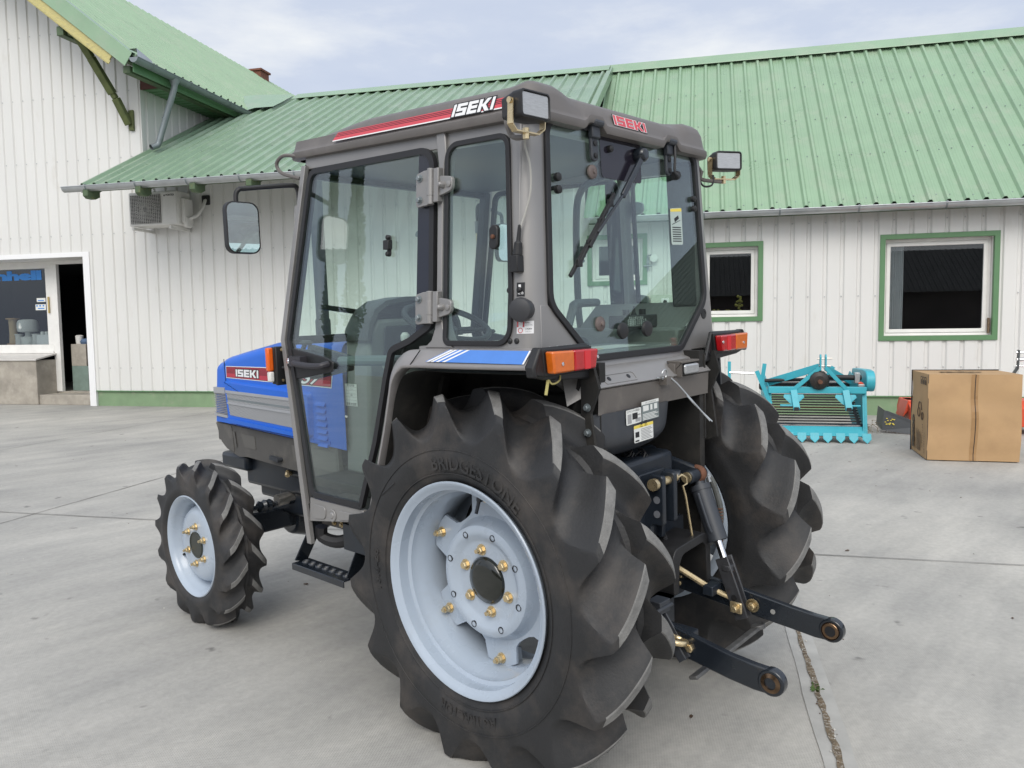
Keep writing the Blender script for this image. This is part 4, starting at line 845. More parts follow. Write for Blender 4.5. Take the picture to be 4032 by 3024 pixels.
# ---- quarter lights
for s in (-1, 1):
    fn = side_fn(s)
    qo = fillet([(.118, 2.062), (-.168, 2.05), (-.190, 1.56), (-.186, 1.402), (.122, 1.402), (.120, 1.46)], [.055, .05, .2, .06, .05, .1], 7); qi = offset(qo, .017)
    q = MB(); q.ring(qo, qi, fn, -.006, .008); Q = q.build('quarter_window', 'rubber', T, bevel=.002)
    MB().prism(offset(qo, .008), fn, -.002, .0015).build('quarter_glass', 'cabglass', Q, smooth=0)
    qm = MB(); qm.prism(fillet([(-.098, 1.70), (-.098, 1.775), (-.134, 1.775), (-.134, 1.70)], .016), fn, .002, .018); qm.build('glass_catch', 'black', Q, bevel=.004)
    MB().lathe([(.007, 0), (.007, .006), (.004, .008)], fn(-.118, 1.738, .018), (s, 0, .07), 10).build('catch_screw', 'rust', Q)
# ---- rear window
RO_ = fillet([(-.455, 2.102), (.455, 2.102), (.489, 1.522), (.284, 1.336), (-.284, 1.336), (-.489, 1.522)], [.065, .065, .09, .05, .05, .09], 8); RI = offset(RO_, .021)
q = MB(); q.ring(RO_, RI, rear_fn(), -.008, .010); RW = q.build('rear_window', 'rubber', T, bevel=.002)
MB().prism(offset(RO_, .008), rear_fn(), -.002, .002).build('rear_glass', 'cabglass', RW, smooth=0)
rf_ = rear_fn()
MB().prism(fillet([(-.174, 2.082), (.069, 2.082), (.066, 1.940), (-.171, 1.940)], [.0, .0, .014, .014]), rf_, .0022, .0035).build('wiper_patch', mat('dark_glass_patch', (.018, .016, .024), .07), RW, smooth=0)
for hx, hz0 in ((-.218, 1.984), (.240, 1.985)):
    h = MB(); h.prism(fillet([(hx-.018, hz0), (hx+.018, hz0), (hx+.018, 2.062), (hx-.018, 2.062)], [.018, .018, .004, .004]), rf_, .003, .016); h.prism([(hx-.022, 2.058), (hx+.022, 2.058), (hx+.022, 2.112), (hx-.022, 2.112)], rf_, .006, .026)
    h.cyl((hx-.026, yr(2.1)-.03, 2.105), (hx+.026, yr(2.1)-.03, 2.105), .012, n=10); H = h.build('glass_hinge', 'tank', RW, bevel=.004)
    hb = MB()
    for zz in (2.003, 2.042): hb.lathe([(.009, 0), (.009, .004), (.005, .006), (0, .006)], rf_(hx, zz, .016), (0, -1, 0), 12)
    hb.build('hinge_rivets', 'black', H)
wp = MB(); wp.tube(smoothpath([rf_(.262, 2.11, .03), rf_(.256, 2.05, .032), rf_(.252, 2.0, .03), rf_(.262, 1.985, .034), rf_(.277, 1.988, .03)], 6), .005, 6); wp.lathe([(.016, 0), (.017, .02), (.012, .03), (0, .031)], rf_(.278, 1.988, .004), (0, -1, 0), 14); wp.build('washer_hose', 'black', RW)
for x_, z_, nm, mt, r_ in ((-.226, 1.951, 'glass_washer', 'rust', .023), (-.230, 1.456, 'glass_washer', 'rust', .025), (-.108, 1.428, 'glass_knob', 'black', .029), (.043, 1.429, 'glass_knob', 'black', .029), (-.413, 1.916, 'glass_stud', 'black', .014), (-.414, 1.878, 'glass_stud', 'black', .014), (.416, 1.914, 'glass_stud', 'black', .012), (.416, 1.877, 'glass_stud', 'black', .012), (-.124, 2.037, 'glass_stud', 'black', .012)):
    k = MB(); k.lathe([(r_, 0), (r_, .006), (r_*.8, .010), (r_*.3, .011), (r_*.28, .016), (0, .017)] if nm == 'glass_washer' else [(r_*.9, 0), (r_, .006), (r_*.92, .014), (r_*.5, .018), (0, .018)], rf_(x_, z_, .002), (0, -1, 0), 20)
    k.build(nm, [mat('weathered_washer', (.15, .12, .11), .6, .3, var=.4, vscale=40)] if nm == 'glass_washer' else mt, RW, smooth=40)
wi = MB(); wi.bar(rf_(.045, 2.035, .030), rf_(-.087, 1.881, .024), .022, .012, (0, -1, 0)); wi.bar(rf_(-.08, 1.89, .025), rf_(-.248, 1.752, .030), .011, .008, (0, -1, 0)); wi.lathe([(.026, 0), (.026, .028), (.018, .04), (0, .042)], rf_(.043, 2.035, .004), (0, -1, 0), 18); WI = wi.build('rear_wiper', 'blackgloss', RW, bevel=.003)
wb = MB(); wb.bar(rf_(-.118, 1.889, .012), rf_(-.376, 1.611, .006), .012, .010, (0, -1, 0)); wb.bar(rf_(-.14, 1.866, .018), rf_(-.335, 1.656, .018), .012, .007, (0, -1, 0)); wb.bar(rf_(-.20, 1.80, .026), rf_(-.29, 1.705, .026), .014, .006, (0, -1, 0))
for t in (.12, .36, .62, .85): p = Vector(rf_(-.118, 1.889, .014))*(1-t)+Vector(rf_(-.376, 1.611, .014))*t; wb.box(p.x-.011, p.x+.011, p.y-.008, p.y+.004, p.z-.012, p.z+.012)
wb.build('wiper_blade', 'black', WI, bevel=.0015)
mo = MB(); mo.tube([rf_(.02, 2.03, -.03), rf_(-.06, 2.00, -.05), rf_(-.10, 1.97, -.06)], .027, 12); mo.build('wiper_motor', 'black', WI)
sk = MB(); sf2 = lambda a, b, d: rf_(.250+a, 1.733+b, .003+d)
sk.prism(fillet([(0, 0), (.082, .003), (.082, .142), (0, .134)], .008), sf2, 0, .0006, 0); sk.prism([(.002, .122), (.080, .128), (.080, .140), (.002, .132)], sf2, .0006, .0010, 1)
for k in range(7): sk.prism([(.01, .012+k*.0085), (.072, .014+k*.0085), (.072, .018+k*.0085), (.01, .016+k*.0085)], sf2, .0006, .001, 2)
sk.prism([(.03, .085), (.06, .10), (.055, .112), (.025, .098)], sf2, .0006, .001, 2); sk.prism([(.01, .074), (.07, .094), (.07, .096), (.01, .077)], sf2, .0006, .001, 2)
sk.build('warning_sticker', [mat('pale_green_sticker', (.42, .50, .46), .5), 'labelyellow', 'ink'], RW, smooth=0)
# ---- roof
def zb(y): return 2.083+(y+.14)*.0575
plan = []
x0p, y0p, y1p, rc = .548, -.268, 1.085, .085
base = fillet([(-x0p, y0p), (x0p, y0p), (x0p-.012, y1p), (-x0p+.012, y1p)], rc, 10)
for i in range(len(base)):
    a, b = Vector(base[i-1]), Vector(base[i]); n_ = max(1, int((b-a).length/.012))
    for k in range(n_): plan.append(tuple(a+(b-a)*(k/n_)))
levels = [(0.03, -.004), (.0, 0), (-.004, .010), (-.003, .024), (.006, .032), (.010, .040), (.018, .070), (.030, .094), (.050, .108), (.085, .114), (.2, .120), (.36, .124)]
rows = []
for ins, h in levels:
    P_ = offset(plan, ins) if abs(ins) < .12 else [((x)*(1-ins/.55), .41+(y-.41)*(1-ins/.68)) for x, y in plan]
    row = []
    for (xp, yp), (x, y) in zip(plan, P_):
        z = zb(y)+h; rear = max(0, min(1, (-.14-yp)/.10))
        if rear > 0:
            for hx in (-.232, .232):                     # lifted lip over each glass hinge
                t_ = max(0, 1-max(0, abs(xp-hx)-.034)/.022)
                if h < .036: z += .024*t_*rear*(1 if h < .03 else .5)
            if h > .06: z += rear*(.012*max(0, min(1, (abs(xp)-.34)/.05))-.010*max(0, min(1, (.36-abs(xp))/.05)))*(1-min(1, max(0, ins-.06)/.1))
        if h > .08: z -= .055*max(0, (y-.55)/.5)**1.3     # the top falls away to the front
        row.append((x, y, z))
    rows.append(row)
rm = MB(); rm.grid(rows, closed=True); n_ = len(plan); rm.f.append(tuple(range(len(rm.v)-n_, len(rm.v)))); rm.m.append(0)
RF = rm.build('cab_roof', 'roofpaint', T, smooth=38)
def roofside(s, out=0.0):                               # (y, height above the roof edge, d)
    def f(y, h, d):
        x_ = (.548-.006-(h-.032)*.30); return (s*(x_+out+d), y, zb(y)+h)
    return f
for s in (-1, 1):
    fn = roofside(s, .0022)
    ye = -.165
    dcl = MB(); dcl.prism([(.735, .040), (ye, .042), (ye, .072), (.708, .068)], fn, 0, .0008, 0)
    dcl.prism([(.735, .036), (ye, .038), (ye, .042), (.733, .040)], fn, 0, .0011, 1)
    for k in range(3): h_ = .0525+k*.0055; dcl.prism([(.722-k*.006, h_), (ye, h_+.002), (ye, h_+.0042), (.720-k*.006, h_+.0018)], fn, .0004, .0012, 2)
    dc = dcl.build('side_stripe_decal', ['redpink', 'white', 'darkred'], RF, smooth=0, fix=False)
    lm = MB(); u = .184/3.18
    logo(lm, (lambda a, b, d: fn(.078-a*u, .0405+b*.040, .0012+d)) if s < 0 else (lambda a, b, d: fn(-.106+a*u, .0405+b*.040, .0012+d)), 0, 0, 1, slant=.12); lm.build('side_lettering', ['white', 'ink'], RF, smooth=0, fix=False)
lm = MB(); u = .192/3.18
def rearface(x, h, d): return (x, -.2608+(h-.040)*.26-d, zb(-.26)+h)
logo(lm, lambda a, b, d: rearface(-.118+a*u, .038+b*.033, .0+d), 0, 0, 1, slant=-.02)
for g in LOGO: lm.prism(offset(g, -.04), lambda a, b, d: rearface(-.118+a*u, .038+b*.033, d), .0002, .0009, 2)
lm.build('rear_lettering', ['redpink', 'ink', 'white'], RF, smooth=0, fix=False)

# ---- rear fenders with tail lamps
FP = smoothpath([(-.312, 1.341), (-.05, 1.338), (.205, 1.336), (.258, 1.325), (.297, 1.285), (.318, 1.22), (.355, 1.10), (.405, .96), (.46, .80)], 8)      # lower lip (y, z)
for s in (-1, 1):
    rows = []
    for i, (y, z) in enumerate(FP):
        a = Vector(FP[max(i-1, 0)]); b = Vector(FP[min(i+1, len(FP)-1)]); t = (b-a).normalized(); nrm = Vector((-t.y, t.x)) if True else t
        nrm = Vector((-(b-a).y, (b-a).x)).normalized(); k = max(0, min(1, (z-.8)/.5)); wdt = .018+.038*k
        o = Vector((y, z)); e_ = o+nrm*wdt; ins = .030*k+.012
        m1 = o+nrm*.008
        rows.append([(s*.622, y, z-.006), (s*.660, o.x, o.y-.004), (s*.664, o.x, o.y), (s*.664, m1.x, m1.y), (s*(.664-ins*.85), (o+nrm*wdt*.93).x, (o+nrm*wdt*.93).y), (s*(.664-ins-.006), e_.x, e_.y), (s*(.57 if i < 30 else .60), e_.x, e_.y)])
    fm = MB(); fm.grid(rows); Fd = fm.build('fender', 'greypaint_lit', T, smooth=50)
    seam = MB(); seam.bar((s*.6648, .196, 1.344), (s*.639, .172, 1.3905), .0025, .003, (1, 0, 0)); seam.build('panel_seam', 'ink', Fd, smooth=0)
    # blue side flash: corners (y, z) lie on the sloping band
    def band(y, t, d, s=s): return (s*(.6642-.030*(t-.16)*1.02+d*.9), y, 1.341+.052*t+d*.5)
    fl_ = MB(); fl_.prism([(-.300, .26), (.095, .26), (.000, .985), (-.310, .985)], band, .0012, .0020, 0)
    for y0 in (.102, .083, .058, .028): fl_.prism([(y0, .26), (y0+.013, .26), (y0-.080, .985), (y0-.093, .985)], band, .0018, .0026, 1)
    fl_.prism([(-.300, .26), (-.310, .985), (-.316, .985), (-.306, .26)], band, .0018, .0026, 1); fl_.prism([(.116, .26), (.121, .26), (.028, .985), (.022, .985)], band, .0018, .0026, 0)
    fl_.build('blue_flash_decal', ['bluedecal', 'white'], Fd, smooth=0, fix=False)
    ln = MB(); rows = []                                  # dark inner wheel arch
    LP = smoothpath([(-.33, 1.325), (.0, 1.322), (.2, 1.32), (.28, 1.26), (.34, 1.08), (.44, .78), (.5, .6)], 6)
    ln.grid([[(s*.655, y, z), (s*.33, y, z-.005)] for y, z in LP]); ln.prism([(-.335, 1.32), (.2, 1.315), (.29, 1.24), (.44, .78), (.5, .55), (.1, .5), (-.1, .75), (-.335, 1.0)], lambda y, z, d: (s*(.335+d), y, z), -.004, .004)
    ln.box(s*.30, s*.335, -.33, .50, .55, 1.335)
    ln.grid([[(s*.34, y, z) for y, z in ((-.31, 1.24), (.05, 1.235), (.10, 1.2), (.20, 1.0))], [(s*.37, y, z) for y, z in ((-.31, 1.235), (.045, 1.23), (.095, 1.195), (.195, 1.0))]])
    ln.bar((s*.34, -.285, 1.31), (s*.36, -.20, .92), .012, .06, (1, 0, 0)); ln.bar((s*.45, .26, 1.29), (s*.45, .39, .9), .02, .03, (1, 0, 0))
    ln.prism([(-.30, 1.33), (-.30, 1.20), (-.285, 1.05), (-.30, .98), (-.36, 1.0), (-.335, 1.18), (-.37, 1.26), (-.35, 1.33)], lambda y, z, d: (s*(.385+d), y, z), -.006, .006)
    ln.build('wheel_arch', 'dusty', Fd, smooth=30)
    for zz, yy in ((1.20, -.325), (1.12, -.325)): hb = MB(); bolt(hb, (s*.392, yy, zz), (s, 0, 0), .009, .012); hb.build('arch_bolt', 'zinc_dull', Fd, smooth=0)
    # lamp housing and lenses
    hs = MB(); HY = lambda x, z, d: (s*x, -.318-d, z)
    hs.prism([(.632, 1.400), (.662, 1.346), (.660, 1.318), (.60, 1.305), (.33, 1.288), (.345, 1.300), (.395, 1.402)], HY, .0, .016)
    hs.prism([(.630, 1.398), (.660, 1.346), (.655, 1.322), (.60, 1.314), (.400, 1.318), (.392, 1.398)], HY, .012, .024)
    hs.prism([(.636, 1.402), (.668, 1.346), (.664, 1.316), (.650, 1.316), (.650, 1.345), (.622, 1.402)], HY, -.004, .028)
    H = hs.build('lamp_housing', 'black', Fd, bevel=.005)
    le = MB(); le.prism(fillet([(.615, 1.390), (.513, 1.388), (.513, 1.326), (.607, 1.325)], .006), HY, .026, .058); A_ = le.build('tail_light', 'amber', H, bevel=.006)
    le = MB(); le.prism(fillet([(.5125, 1.388), (.394, 1.387), (.408, 1.327), (.5125, 1.326)], .006), HY, .026, .058); le.build('tail_light', 'redlens', H, bevel=.006)
    le = MB(); le.prism([(.466, 1.384), (.436, 1.384), (.438, 1.329), (.466, 1.329)], HY, .058, .0592); le.build('reflector', 'redbright', H, smooth=0)
    bz = MB(); bz.prism([(.622, 1.396), (.388, 1.394), (.402, 1.320), (.613, 1.318)], HY, .0165, .026); bz.build('lens_seat', 'black', H, bevel=.002)
    sw = MB()
    for x_, z_ in ((.572, 1.352), (.402, 1.362)): sw.lathe([(.0055, 0), (.0055, .002), (0, .003)], HY(x_, z_, .0585), (0, -1, 0), 10)
    sw.build('lens_screws', 'chrome', H); MB().lathe([(.009, 0), (.009, .003), (0, .0032)], HY(.374, 1.322, .0165), (0, -1, 0), 12).build('housing_hole', 'ink', H)
    if s < 0: MB().tube(smoothpath([(-.585, -.325, 1.32), (-.575, -.335, 1.293), (-.545, -.34, 1.30), (-.53, -.33, 1.32)], 5), .003, 6).tube([(-.585, -.33, 1.305), (-.603, -.335, 1.262)], .005, 6).build('lamp_wire', mat('yellow_wire', (.45, .40, .15), .6), Fd)
    else: MB().bar((.585, -.25, 1.30), (.66, -.22, 1.12), .012, .03, (0, 1, 0)).build('fender_stay', 'tank', Fd)
# ---- rear lower body
rp = MB(); R2 = lambda x, z, d: (x, 0, z)
SEC = [(-.262, 1.338), (-.268, 1.318), (-.286, 1.312), (-.300, 1.300), (-.345, 1.258), (-.343, 1.255), (-.335, 1.252), (-.335, 1.250)]
rp.grid([[(x, y, z) for y, z in SEC] for x in (-.36, -.335, -.2, 0, .2, .335, .36)])
rp.prism([(-.34, 1.335), (.34, 1.335), (.46, 1.39), (.50, 1.32), (.36, 1.24), (-.36, 1.24), (-.50, 1.32), (-.46, 1.39)], lambda x, z, d: (x, -.235+d, z), 0, .02)
for s in (-1, 1): rp.add([(s*.345, -.262, 1.325), (s*.41, -.24, 1.30), (s*.40, -.25, 1.20), (s*.352, -.342, 1.257)], [(0, 1, 2, 3)])
rp.build('rear_panel', 'greypaint', T, smooth=30, bevel=0)
MB().prism(fillet([(-.30, 1.27), (-.12, 1.27), (-.115, 1.30), (-.285, 1.30)], .01), lambda x, z, d: (x, -.348-(1.258-z)*-1.07*-1-d+.0, z), .0, .0).build('pressed_plate', 'lowpaint', T, smooth=0) if False else None
ph = MB(); slope = lambda x, z, d: (x, -.345+(z-1.258)*1.07-d*.73, z+d*-.68*-1)
ph.ring(fillet([(-.305, 1.265), (-.125, 1.265), (-.118, 1.288), (-.13, 1.294), (-.29, 1.294), (-.30, 1.288)], .006), offset(fillet([(-.305, 1.265), (-.125, 1.265), (-.118, 1.288), (-.13, 1.294), (-.29, 1.294), (-.30, 1.288)], .006), .004), slope, 0, .002); ph.build('pressed_recess', 'greypaint', T, smooth=0)
ph = MB()
for x_ in (-.27, -.16): ph.lathe([(.0085, 0), (.0085, .001), (0, .0012)], slope(x_, 1.279, .0005), (0, -.73, .68), 12)
ph.build('plate_holes', 'ink', T, smooth=0)
lp = MB(); lp.grid([[(x, y, z) for y, z in ((-.335, 1.252), (-.340, 1.25), (-.336, 1.17), (-.30, 1.165))] for x in (-.352, -.2, 0, .2, .352)]); lp.build('lower_panel', 'lowpaint', T, smooth=0)
rows = []                                                # rounded plastic tank hanging below
for k in range(13):
    t = k/12; z = 1.172-.185*t; x0 = -.40+.0*t; ww = (.52-.05*t-.30*max(0, (t-.35)/.65)**2.2); dep = .15*(1-max(0, (t-.45)/.55)**2.4); xc_ = -.135-.02*t
    row = []
    for j in range(28):
        a = 2*math.pi*j/28; c_, n_ = math.cos(a), math.sin(a); row.append((xc_+math.copysign(abs(c_)**.45, c_)*ww/2, -.20+math.copysign(abs(n_)**.55, n_)*dep, z))
    rows.append(row)
tk = MB(); tk.grid(rows, closed=True); tk.f += [tuple(range(27, -1, -1)), tuple(range(12*28, 13*28))]; tk.m += [0, 0]; TK = tk.build('rear_tank', 'tank', T, smooth=60)
def sticker(parent, name, x0, z0, wd2, ht, y, bands, rot=0.0, basem='paper'):
    c_, n_ = math.cos(rot), math.sin(rot)
    fn = lambda a, b, d: (x0+a*c_-b*n_, y-d, z0+a*n_+b*c_)
    m = MB(); m.prism(fillet([(0, 0), (wd2, 0), (wd2, ht), (0, ht)], .004, 3), fn, 0, .0008, 0); mats = [basem]
    for (a, b, c, e, mt) in bands:
        if mt not in mats: mats.append(mt)
        if isinstance(c, str): put_text(m, c, .01, lambda p, q, d, a=a, b=b: fn(a*wd2+p, b*ht+q, d), .0012, mats.index(mt), width=e*wd2)
        else: m.prism([(a*wd2, b*ht), (c*wd2, b*ht), (c*wd2, e*ht), (a*wd2, e*ht)], fn, .0008, .0011, mats.index(mt))
    return m.build(name, mats, parent, smooth=0, fix=False)
lines = lambda x0, x1, z0, z1, n, mt='greylabel': [(x0, z0+(z1-z0)*k/n, x1-(.12*(k % 3)*(x1-x0)), z0+(z1-z0)*(k+.5)/n, mt) for k in range(n)]
sticker(TK, 'maker_sticker', -.128, 1.123, .106, .066, -.352, lines(.05, .95, .05, .40, 5, 'paper')+[(.08, .50, .40, .78, 'paper'), (.5, .5, .62, .78, 'paper'), (.72, .5, .9, .78, 'paper'), (0, .84, 1, 1, 'paper'), (.22, .87, '3点リンクの取付け方法', .6, 'ink')], .03, 'labelgrey')
sticker(TK, 'link_sticker', -.220, 1.121, .088, .050, -.352, [(.06, .80, 'ロアリンクの取扱い', .88, 'ink'), (.08, .08, .34, .70, 'greylabel'), (.40, .30, .75, .72, 'ink'), (.6, .1, .95, .35, 'greylabel'), (.72, .5, .95, .6, 'greylabel')], .03)
sticker(TK, 'caution_sticker', -.176, 1.056, .116, .058, -.352, [(0, .82, 1, 1, 'labelyellow'), (.28, .845, '注 意', .42, 'ink'), (.06, .30, .26, .62, 'ink'), (.05, .05, .25, .14, 'ink')]+lines(.36, .95, .08, .78, 8), .03)
# rear work lamp, drawbar pin on its lanyard hook
MB().box(.118, .245, -.362, -.30, 1.302, 1.309).box(.118, .124, -.362, -.31, 1.25, 1.302).box(.108, .13, -.34, -.31, 1.25, 1.30).build('lamp_hood', 'lowpaint', T, bevel=.002)
MB().prism(fillet([(.132, 1.255), (.238, 1.255), (.240, 1.299), (.130, 1.299)], .01), lambda x, z, d: (x, -.325-d, z), 0, .03).build('lamp_body', 'black', T, bevel=.004); MB().prism(fillet([(.136, 1.259), (.234, 1.259), (.236, 1.296), (.134, 1.296)], .01), lambda x, z, d: (x, -.356-d, z), 0, .012).build('plate_light', 'lens', T, bevel=.006)
pn = MB(); pn.tube([( .0+.017*math.cos(a*math.pi/8), -.362-.004*math.sin(a*math.pi/8), 1.272+.017*math.sin(a*math.pi/8)) for a in range(16)], .0028, 6, closed=True)
pn.tube([(-.03, -.35, 1.262), (.03, -.37, 1.257), (.045, -.385, 1.238), (.083, -.49, 1.108)], .0028, 6); pn.tube([(.05, -.42, 1.196), (.066, -.44, 1.165), (.098, -.49, 1.104)], .0028, 6); pn.build('retaining_pin', 'zinc', T); MB().box(.0, .045, -.372, -.34, 1.235, 1.262).build('pin_clip', 'lowpaint', T, smooth=0)
# ---- transmission, rear axle, three point linkage
dt = MB()
dt.box(-.20, .20, -.26, 1.25, .42, .80).box(-.27, .27, -.12, .30, .55, .95).box(-.16, .16, -.30, .2, .80, .98).box(-.19, .19, 1.2, 1.9, .48, .80)
for s in (-1, 1): dt.lathe([(.15, .18), (.13, .30), (.10, .36), (.10, .50)], (0, 0, .6156), (s, 0, 0), 24); dt.lathe([(.075, .50), (.075, .545+(.11 if s > 0 else 0))], (0, 0, .6156), (s, 0, 0), 24)
TR = dt.build('transmission', 'chassis', T, bevel=.02)
fb = MB(); fb.box(-.62, -.30, .45, .95, .72, .76).box(.30, .62, .45, .95, .72, .76).box(-.42, .42, .3, 1.2, .76, .80); fb.build('floor_plate', 'dusty', T, bevel=.005)
br = MB()                                                # top link bracket with three holes
for x_ in (-.062, .012):
    br.prism(fillet([(-.395, .93), (-.345, .93), (-.31, .88), (-.31, .70), (-.345, .68), (-.345, .755), (-.395, .755)], .012), lambda y, z, d, x_=x_: (x_+d, y, z), -.011, .011)
br.box(-.1, .06, -.32, -.28, .62, .93); br.cyl((.07, -.31, .90), (.10, -.36, .895), .024, n=14); br.build('top_link_bracket', 'chassis', T, bevel=.004)
bh = MB()
for zz in (.845, .795): bh.lathe([(.013, 0), (.013, .0012), (0, .0014)], (-.0735, -.37, zz), (-1, 0, 0), 14)
bh.build('bracket_holes', mat('worn_hole_rim', (.16, .17, .19), .4), T)
MB().cyl((-.085, -.37, .902), (.05, -.37, .902), .0145, n=16).cyl((-.10, -.37, .902), (-.082, -.37, .902), .021, n=18).build('top_link_pin', 'brass', T)
rc_ = MB(); rc_.tube([(.055, -.375, .90), (.075, -.38, .908), (.10, -.385, .895), (.098, -.387, .872), (.075, -.385, .868), (.085, -.39, .83), (.115, -.40, .66)], .0045, 7); rc_.build('spring_pin', 'brass', T)
la = MB()                                                # rock shaft and lift arms
la.cyl((-.24, -.14, .93), (.26, -.14, .93), .038, n=18); la.bar((.245, -.12, .93), (.245, -.345, .875), .03, .06, (0, 0, 1)); la.bar((-.235, -.12, .93), (-.235, -.345, .86), .03, .06, (0, 0, 1)); la.build('lift_arm', 'chassis', T, bevel=.008)
MB().cyl((.175, -.345, .875), (.285, -.345, .875), .026, n=18).build('lift_arm_boss', 'chassis', T, bevel=.004); MB().cyl((.166, -.345, .875), (.176, -.345, .875), .020, n=18).build('boss_pin', 'brass', T)
MB().lathe([(.03, 0), (.036, .018), (.03, .036)], (.232, -.345, .875), (1, 0, 0), 18).build('ball_eye', 'rust', T)
cy0, cy1 = Vector((.250, -.345, .86)), Vector((.212, -.448, .646)); dcy = (cy1-cy0).normalized()
cyl = MB(); cyl.cyl(cy0, cy0+dcy*.05, .022, n=14); cyl.cyl(cy0+dcy*.035, cy1, .036, n=22); cyl.cyl(cy0+dcy*.03, cy0+dcy*.05, .039, n=22); cyl.tube([cy0+dcy*.05+Vector((-.045, -.01, 0)), cy0+dcy*.17+Vector((-.046, -.01, 0)), cy0+dcy*.2+Vector((-.036, -.006, 0))], .006, 7); CY = cyl.build('lift_cylinder', 'tank', T, smooth=40)
MB().cyl(cy1, cy1+dcy*.075, .014, n=16).build('cylinder_rod', 'chrome', CY)
rd = MB(); a0 = cy1+dcy*.06
for dx in (-.016, .016): rd.bar(a0+Vector((dx, 0, 0)), Vector((.186+dx, -.560, .390)), .009, .05, (0, 1, 0))
rd.bar(a0+Vector((0, 0, -.02)), a0+dcy*.06, .03, .03); rd.bar((.175, -.495, .56), (.225, -.495, .56), .03, .02); rd.build('lift_rod', mat('scuffed_dark_steel', (.035, .036, .040), .45, var=.3, vscale=30, dirt=(.10, .055, .035), dscale=25, dlo=.58, dhi=.75), T, bevel=.003)
rdh = MB()
for yy, zz in ((-.530, .462), (-.552, .405)): rdh.lathe([(.011, 0), (.011, .001), (0, .0012)], (.1690, yy, zz), (-1, 0, 0), 12)
rdh.build('rod_holes', 'ink', T)
bb_ = MB(); bb_.box(.155, .165, -.565, -.520, .412, .452); bb_.build('lock_plate', 'brass', T, bevel=.004); b2_ = MB(); stud(b2_, (.155, -.543, .432), (-1, 0, 0), .012, .016); b2_.build('lift_pin', 'brass', T, smooth=30)
hz = MB(); hz.tube(smoothpath([(.315, -.35, .86), (.33, -.37, .82), (.345, -.39, .70), (.33, -.36, .60), (.26, -.28, .56), (.16, -.22, .56)], 8), .0115, 9); hz.build('hydraulic_hose', mat('grey_braided_hose', (.10, .105, .10), .6, var=.3, vscale=60), T)
sp = MB(); sp.tube([(.335+.016*math.cos(k*.8), -.385+.016*math.sin(k*.8), .74-.0016*k) for k in range(90)], .0025, 4, caps=False); sp.build('hose_guard', 'rust', T); fit = MB(); fit.cyl((.285, -.34, .868), (.318, -.352, .858), .013, n=6); fit.cyl((.315, -.352, .862), (.318, -.358, .835), .012, n=6); fit.build('hose_fitting', 'zinc', T, smooth=0)
for (p, q) in (((-.06, -.24, 1.0), (.12, -.22, .84)), ((-.02, -.27, .99), (.16, -.25, .83)), ((.02, -.33, .70), (.09, -.33, .58))):
    p, q = Vector(p), Vector(q); d = (q-p).normalized(); a = d.orthogonal().normalized(); b = d.cross(a); n_ = 110; rr = .019 if p.z > .9 else .011
    spr = MB(); spr.tube([p+(q-p)*(k/n_)+(a*math.cos(k*.9)+b*math.sin(k*.9))*rr for k in range(n_)], .0035, 4, caps=False)
    spr.build('conduit_spring', 'black', T)
def lower_link(s):
    l_ = MB(); th = .013
    def X_(y): return .18+.025*min(1, (-.06-y)/.24) if y > -.30 else (.205+.027*min(1, (-.30-y)/.42))
    top = [(-.06, .557), (-.30, .520), (-.52, .488), (-.72, .456), (-.80, .448)]; bot = [(-.80, .370), (-.72, .379), (-.52, .404), (-.30, .436), (-.06, .473)]
    arc = [(-.853-.0375*math.sin(R(t)), .4085+.0375*math.cos(R(t))) for t in range(0, 181, 15)]
    l_.prism(top+arc+bot, lambda y, z, d: (s*(X_(y)+d), y, z), -th, th)
    l_.lathe([(.040, -.016), (.041, 0), (.040, .016)], (s*.232, -.853, .408), (s, 0, 0), 28)
    o = l_.build('lower_link', 'blackgloss', T, bevel=.004)
    MB().lathe([(.030, -.0205), (.030, -.017), (.026, -.0205), (.018, -.021), (.018, .021), (.03, .017)], (s*.232, -.853, .408), (s, 0, 0), 26, caps=False).build('link_ball', mat('greased_ball', (.20, .13, .08), .22, .9, var=.4, vscale=30), o)
    MB().lathe([(.0175, -.0214), (.0, -.0216)], (s*.232, -.853, .408), (s, 0, 0), 20, caps=False).build('ball_bore', 'ink', o)
    h_ = MB(); h_.lathe([(.009, 0), (.009, .0012), (0, .0013)], (s*.2255-.0132, -.655, .4275), (-1, 0, 0), 14); h_.build('link_hole', mat('light_through_hole', (.30, .30, .29), .8) if s > 0 else 'ink', o, smooth=0)
    if s > 0:
        for y, z in ((-.305, .492), (-.300, .462)): b = MB(); bolt(b, (.192, y, z), (-1, 0, 0), .009, .010); b.build('link_bolt', 'brass', o, smooth=30)
    b = MB(); stud(b, (s*.2155-.0135, -.585, .437), (-1, 0, 0), .014, .02); b.lathe([(.024, -.001), (.024, .003)], (s*.2155-.0135, -.585, .437), (-1, 0, 0), 18); b.build('link_stud', 'brass', o, smooth=30)
    return o
lower_link(-1); lower_link(1)
cb = MB(); cb.bar((-.246, -.60, .345), (.22, -.595, .352), .03, .012, (0, .3, 1)); cb.lathe([(.026, -.008), (.026, .008)], (.225, -.595, .354), (0, .3, 1), 16); cb.build('stay_bar', mat('worn_bare_bar', (.12, .12, .12), .5, .4, var=.4, vscale=20), T, bevel=.003)
chn = MB()
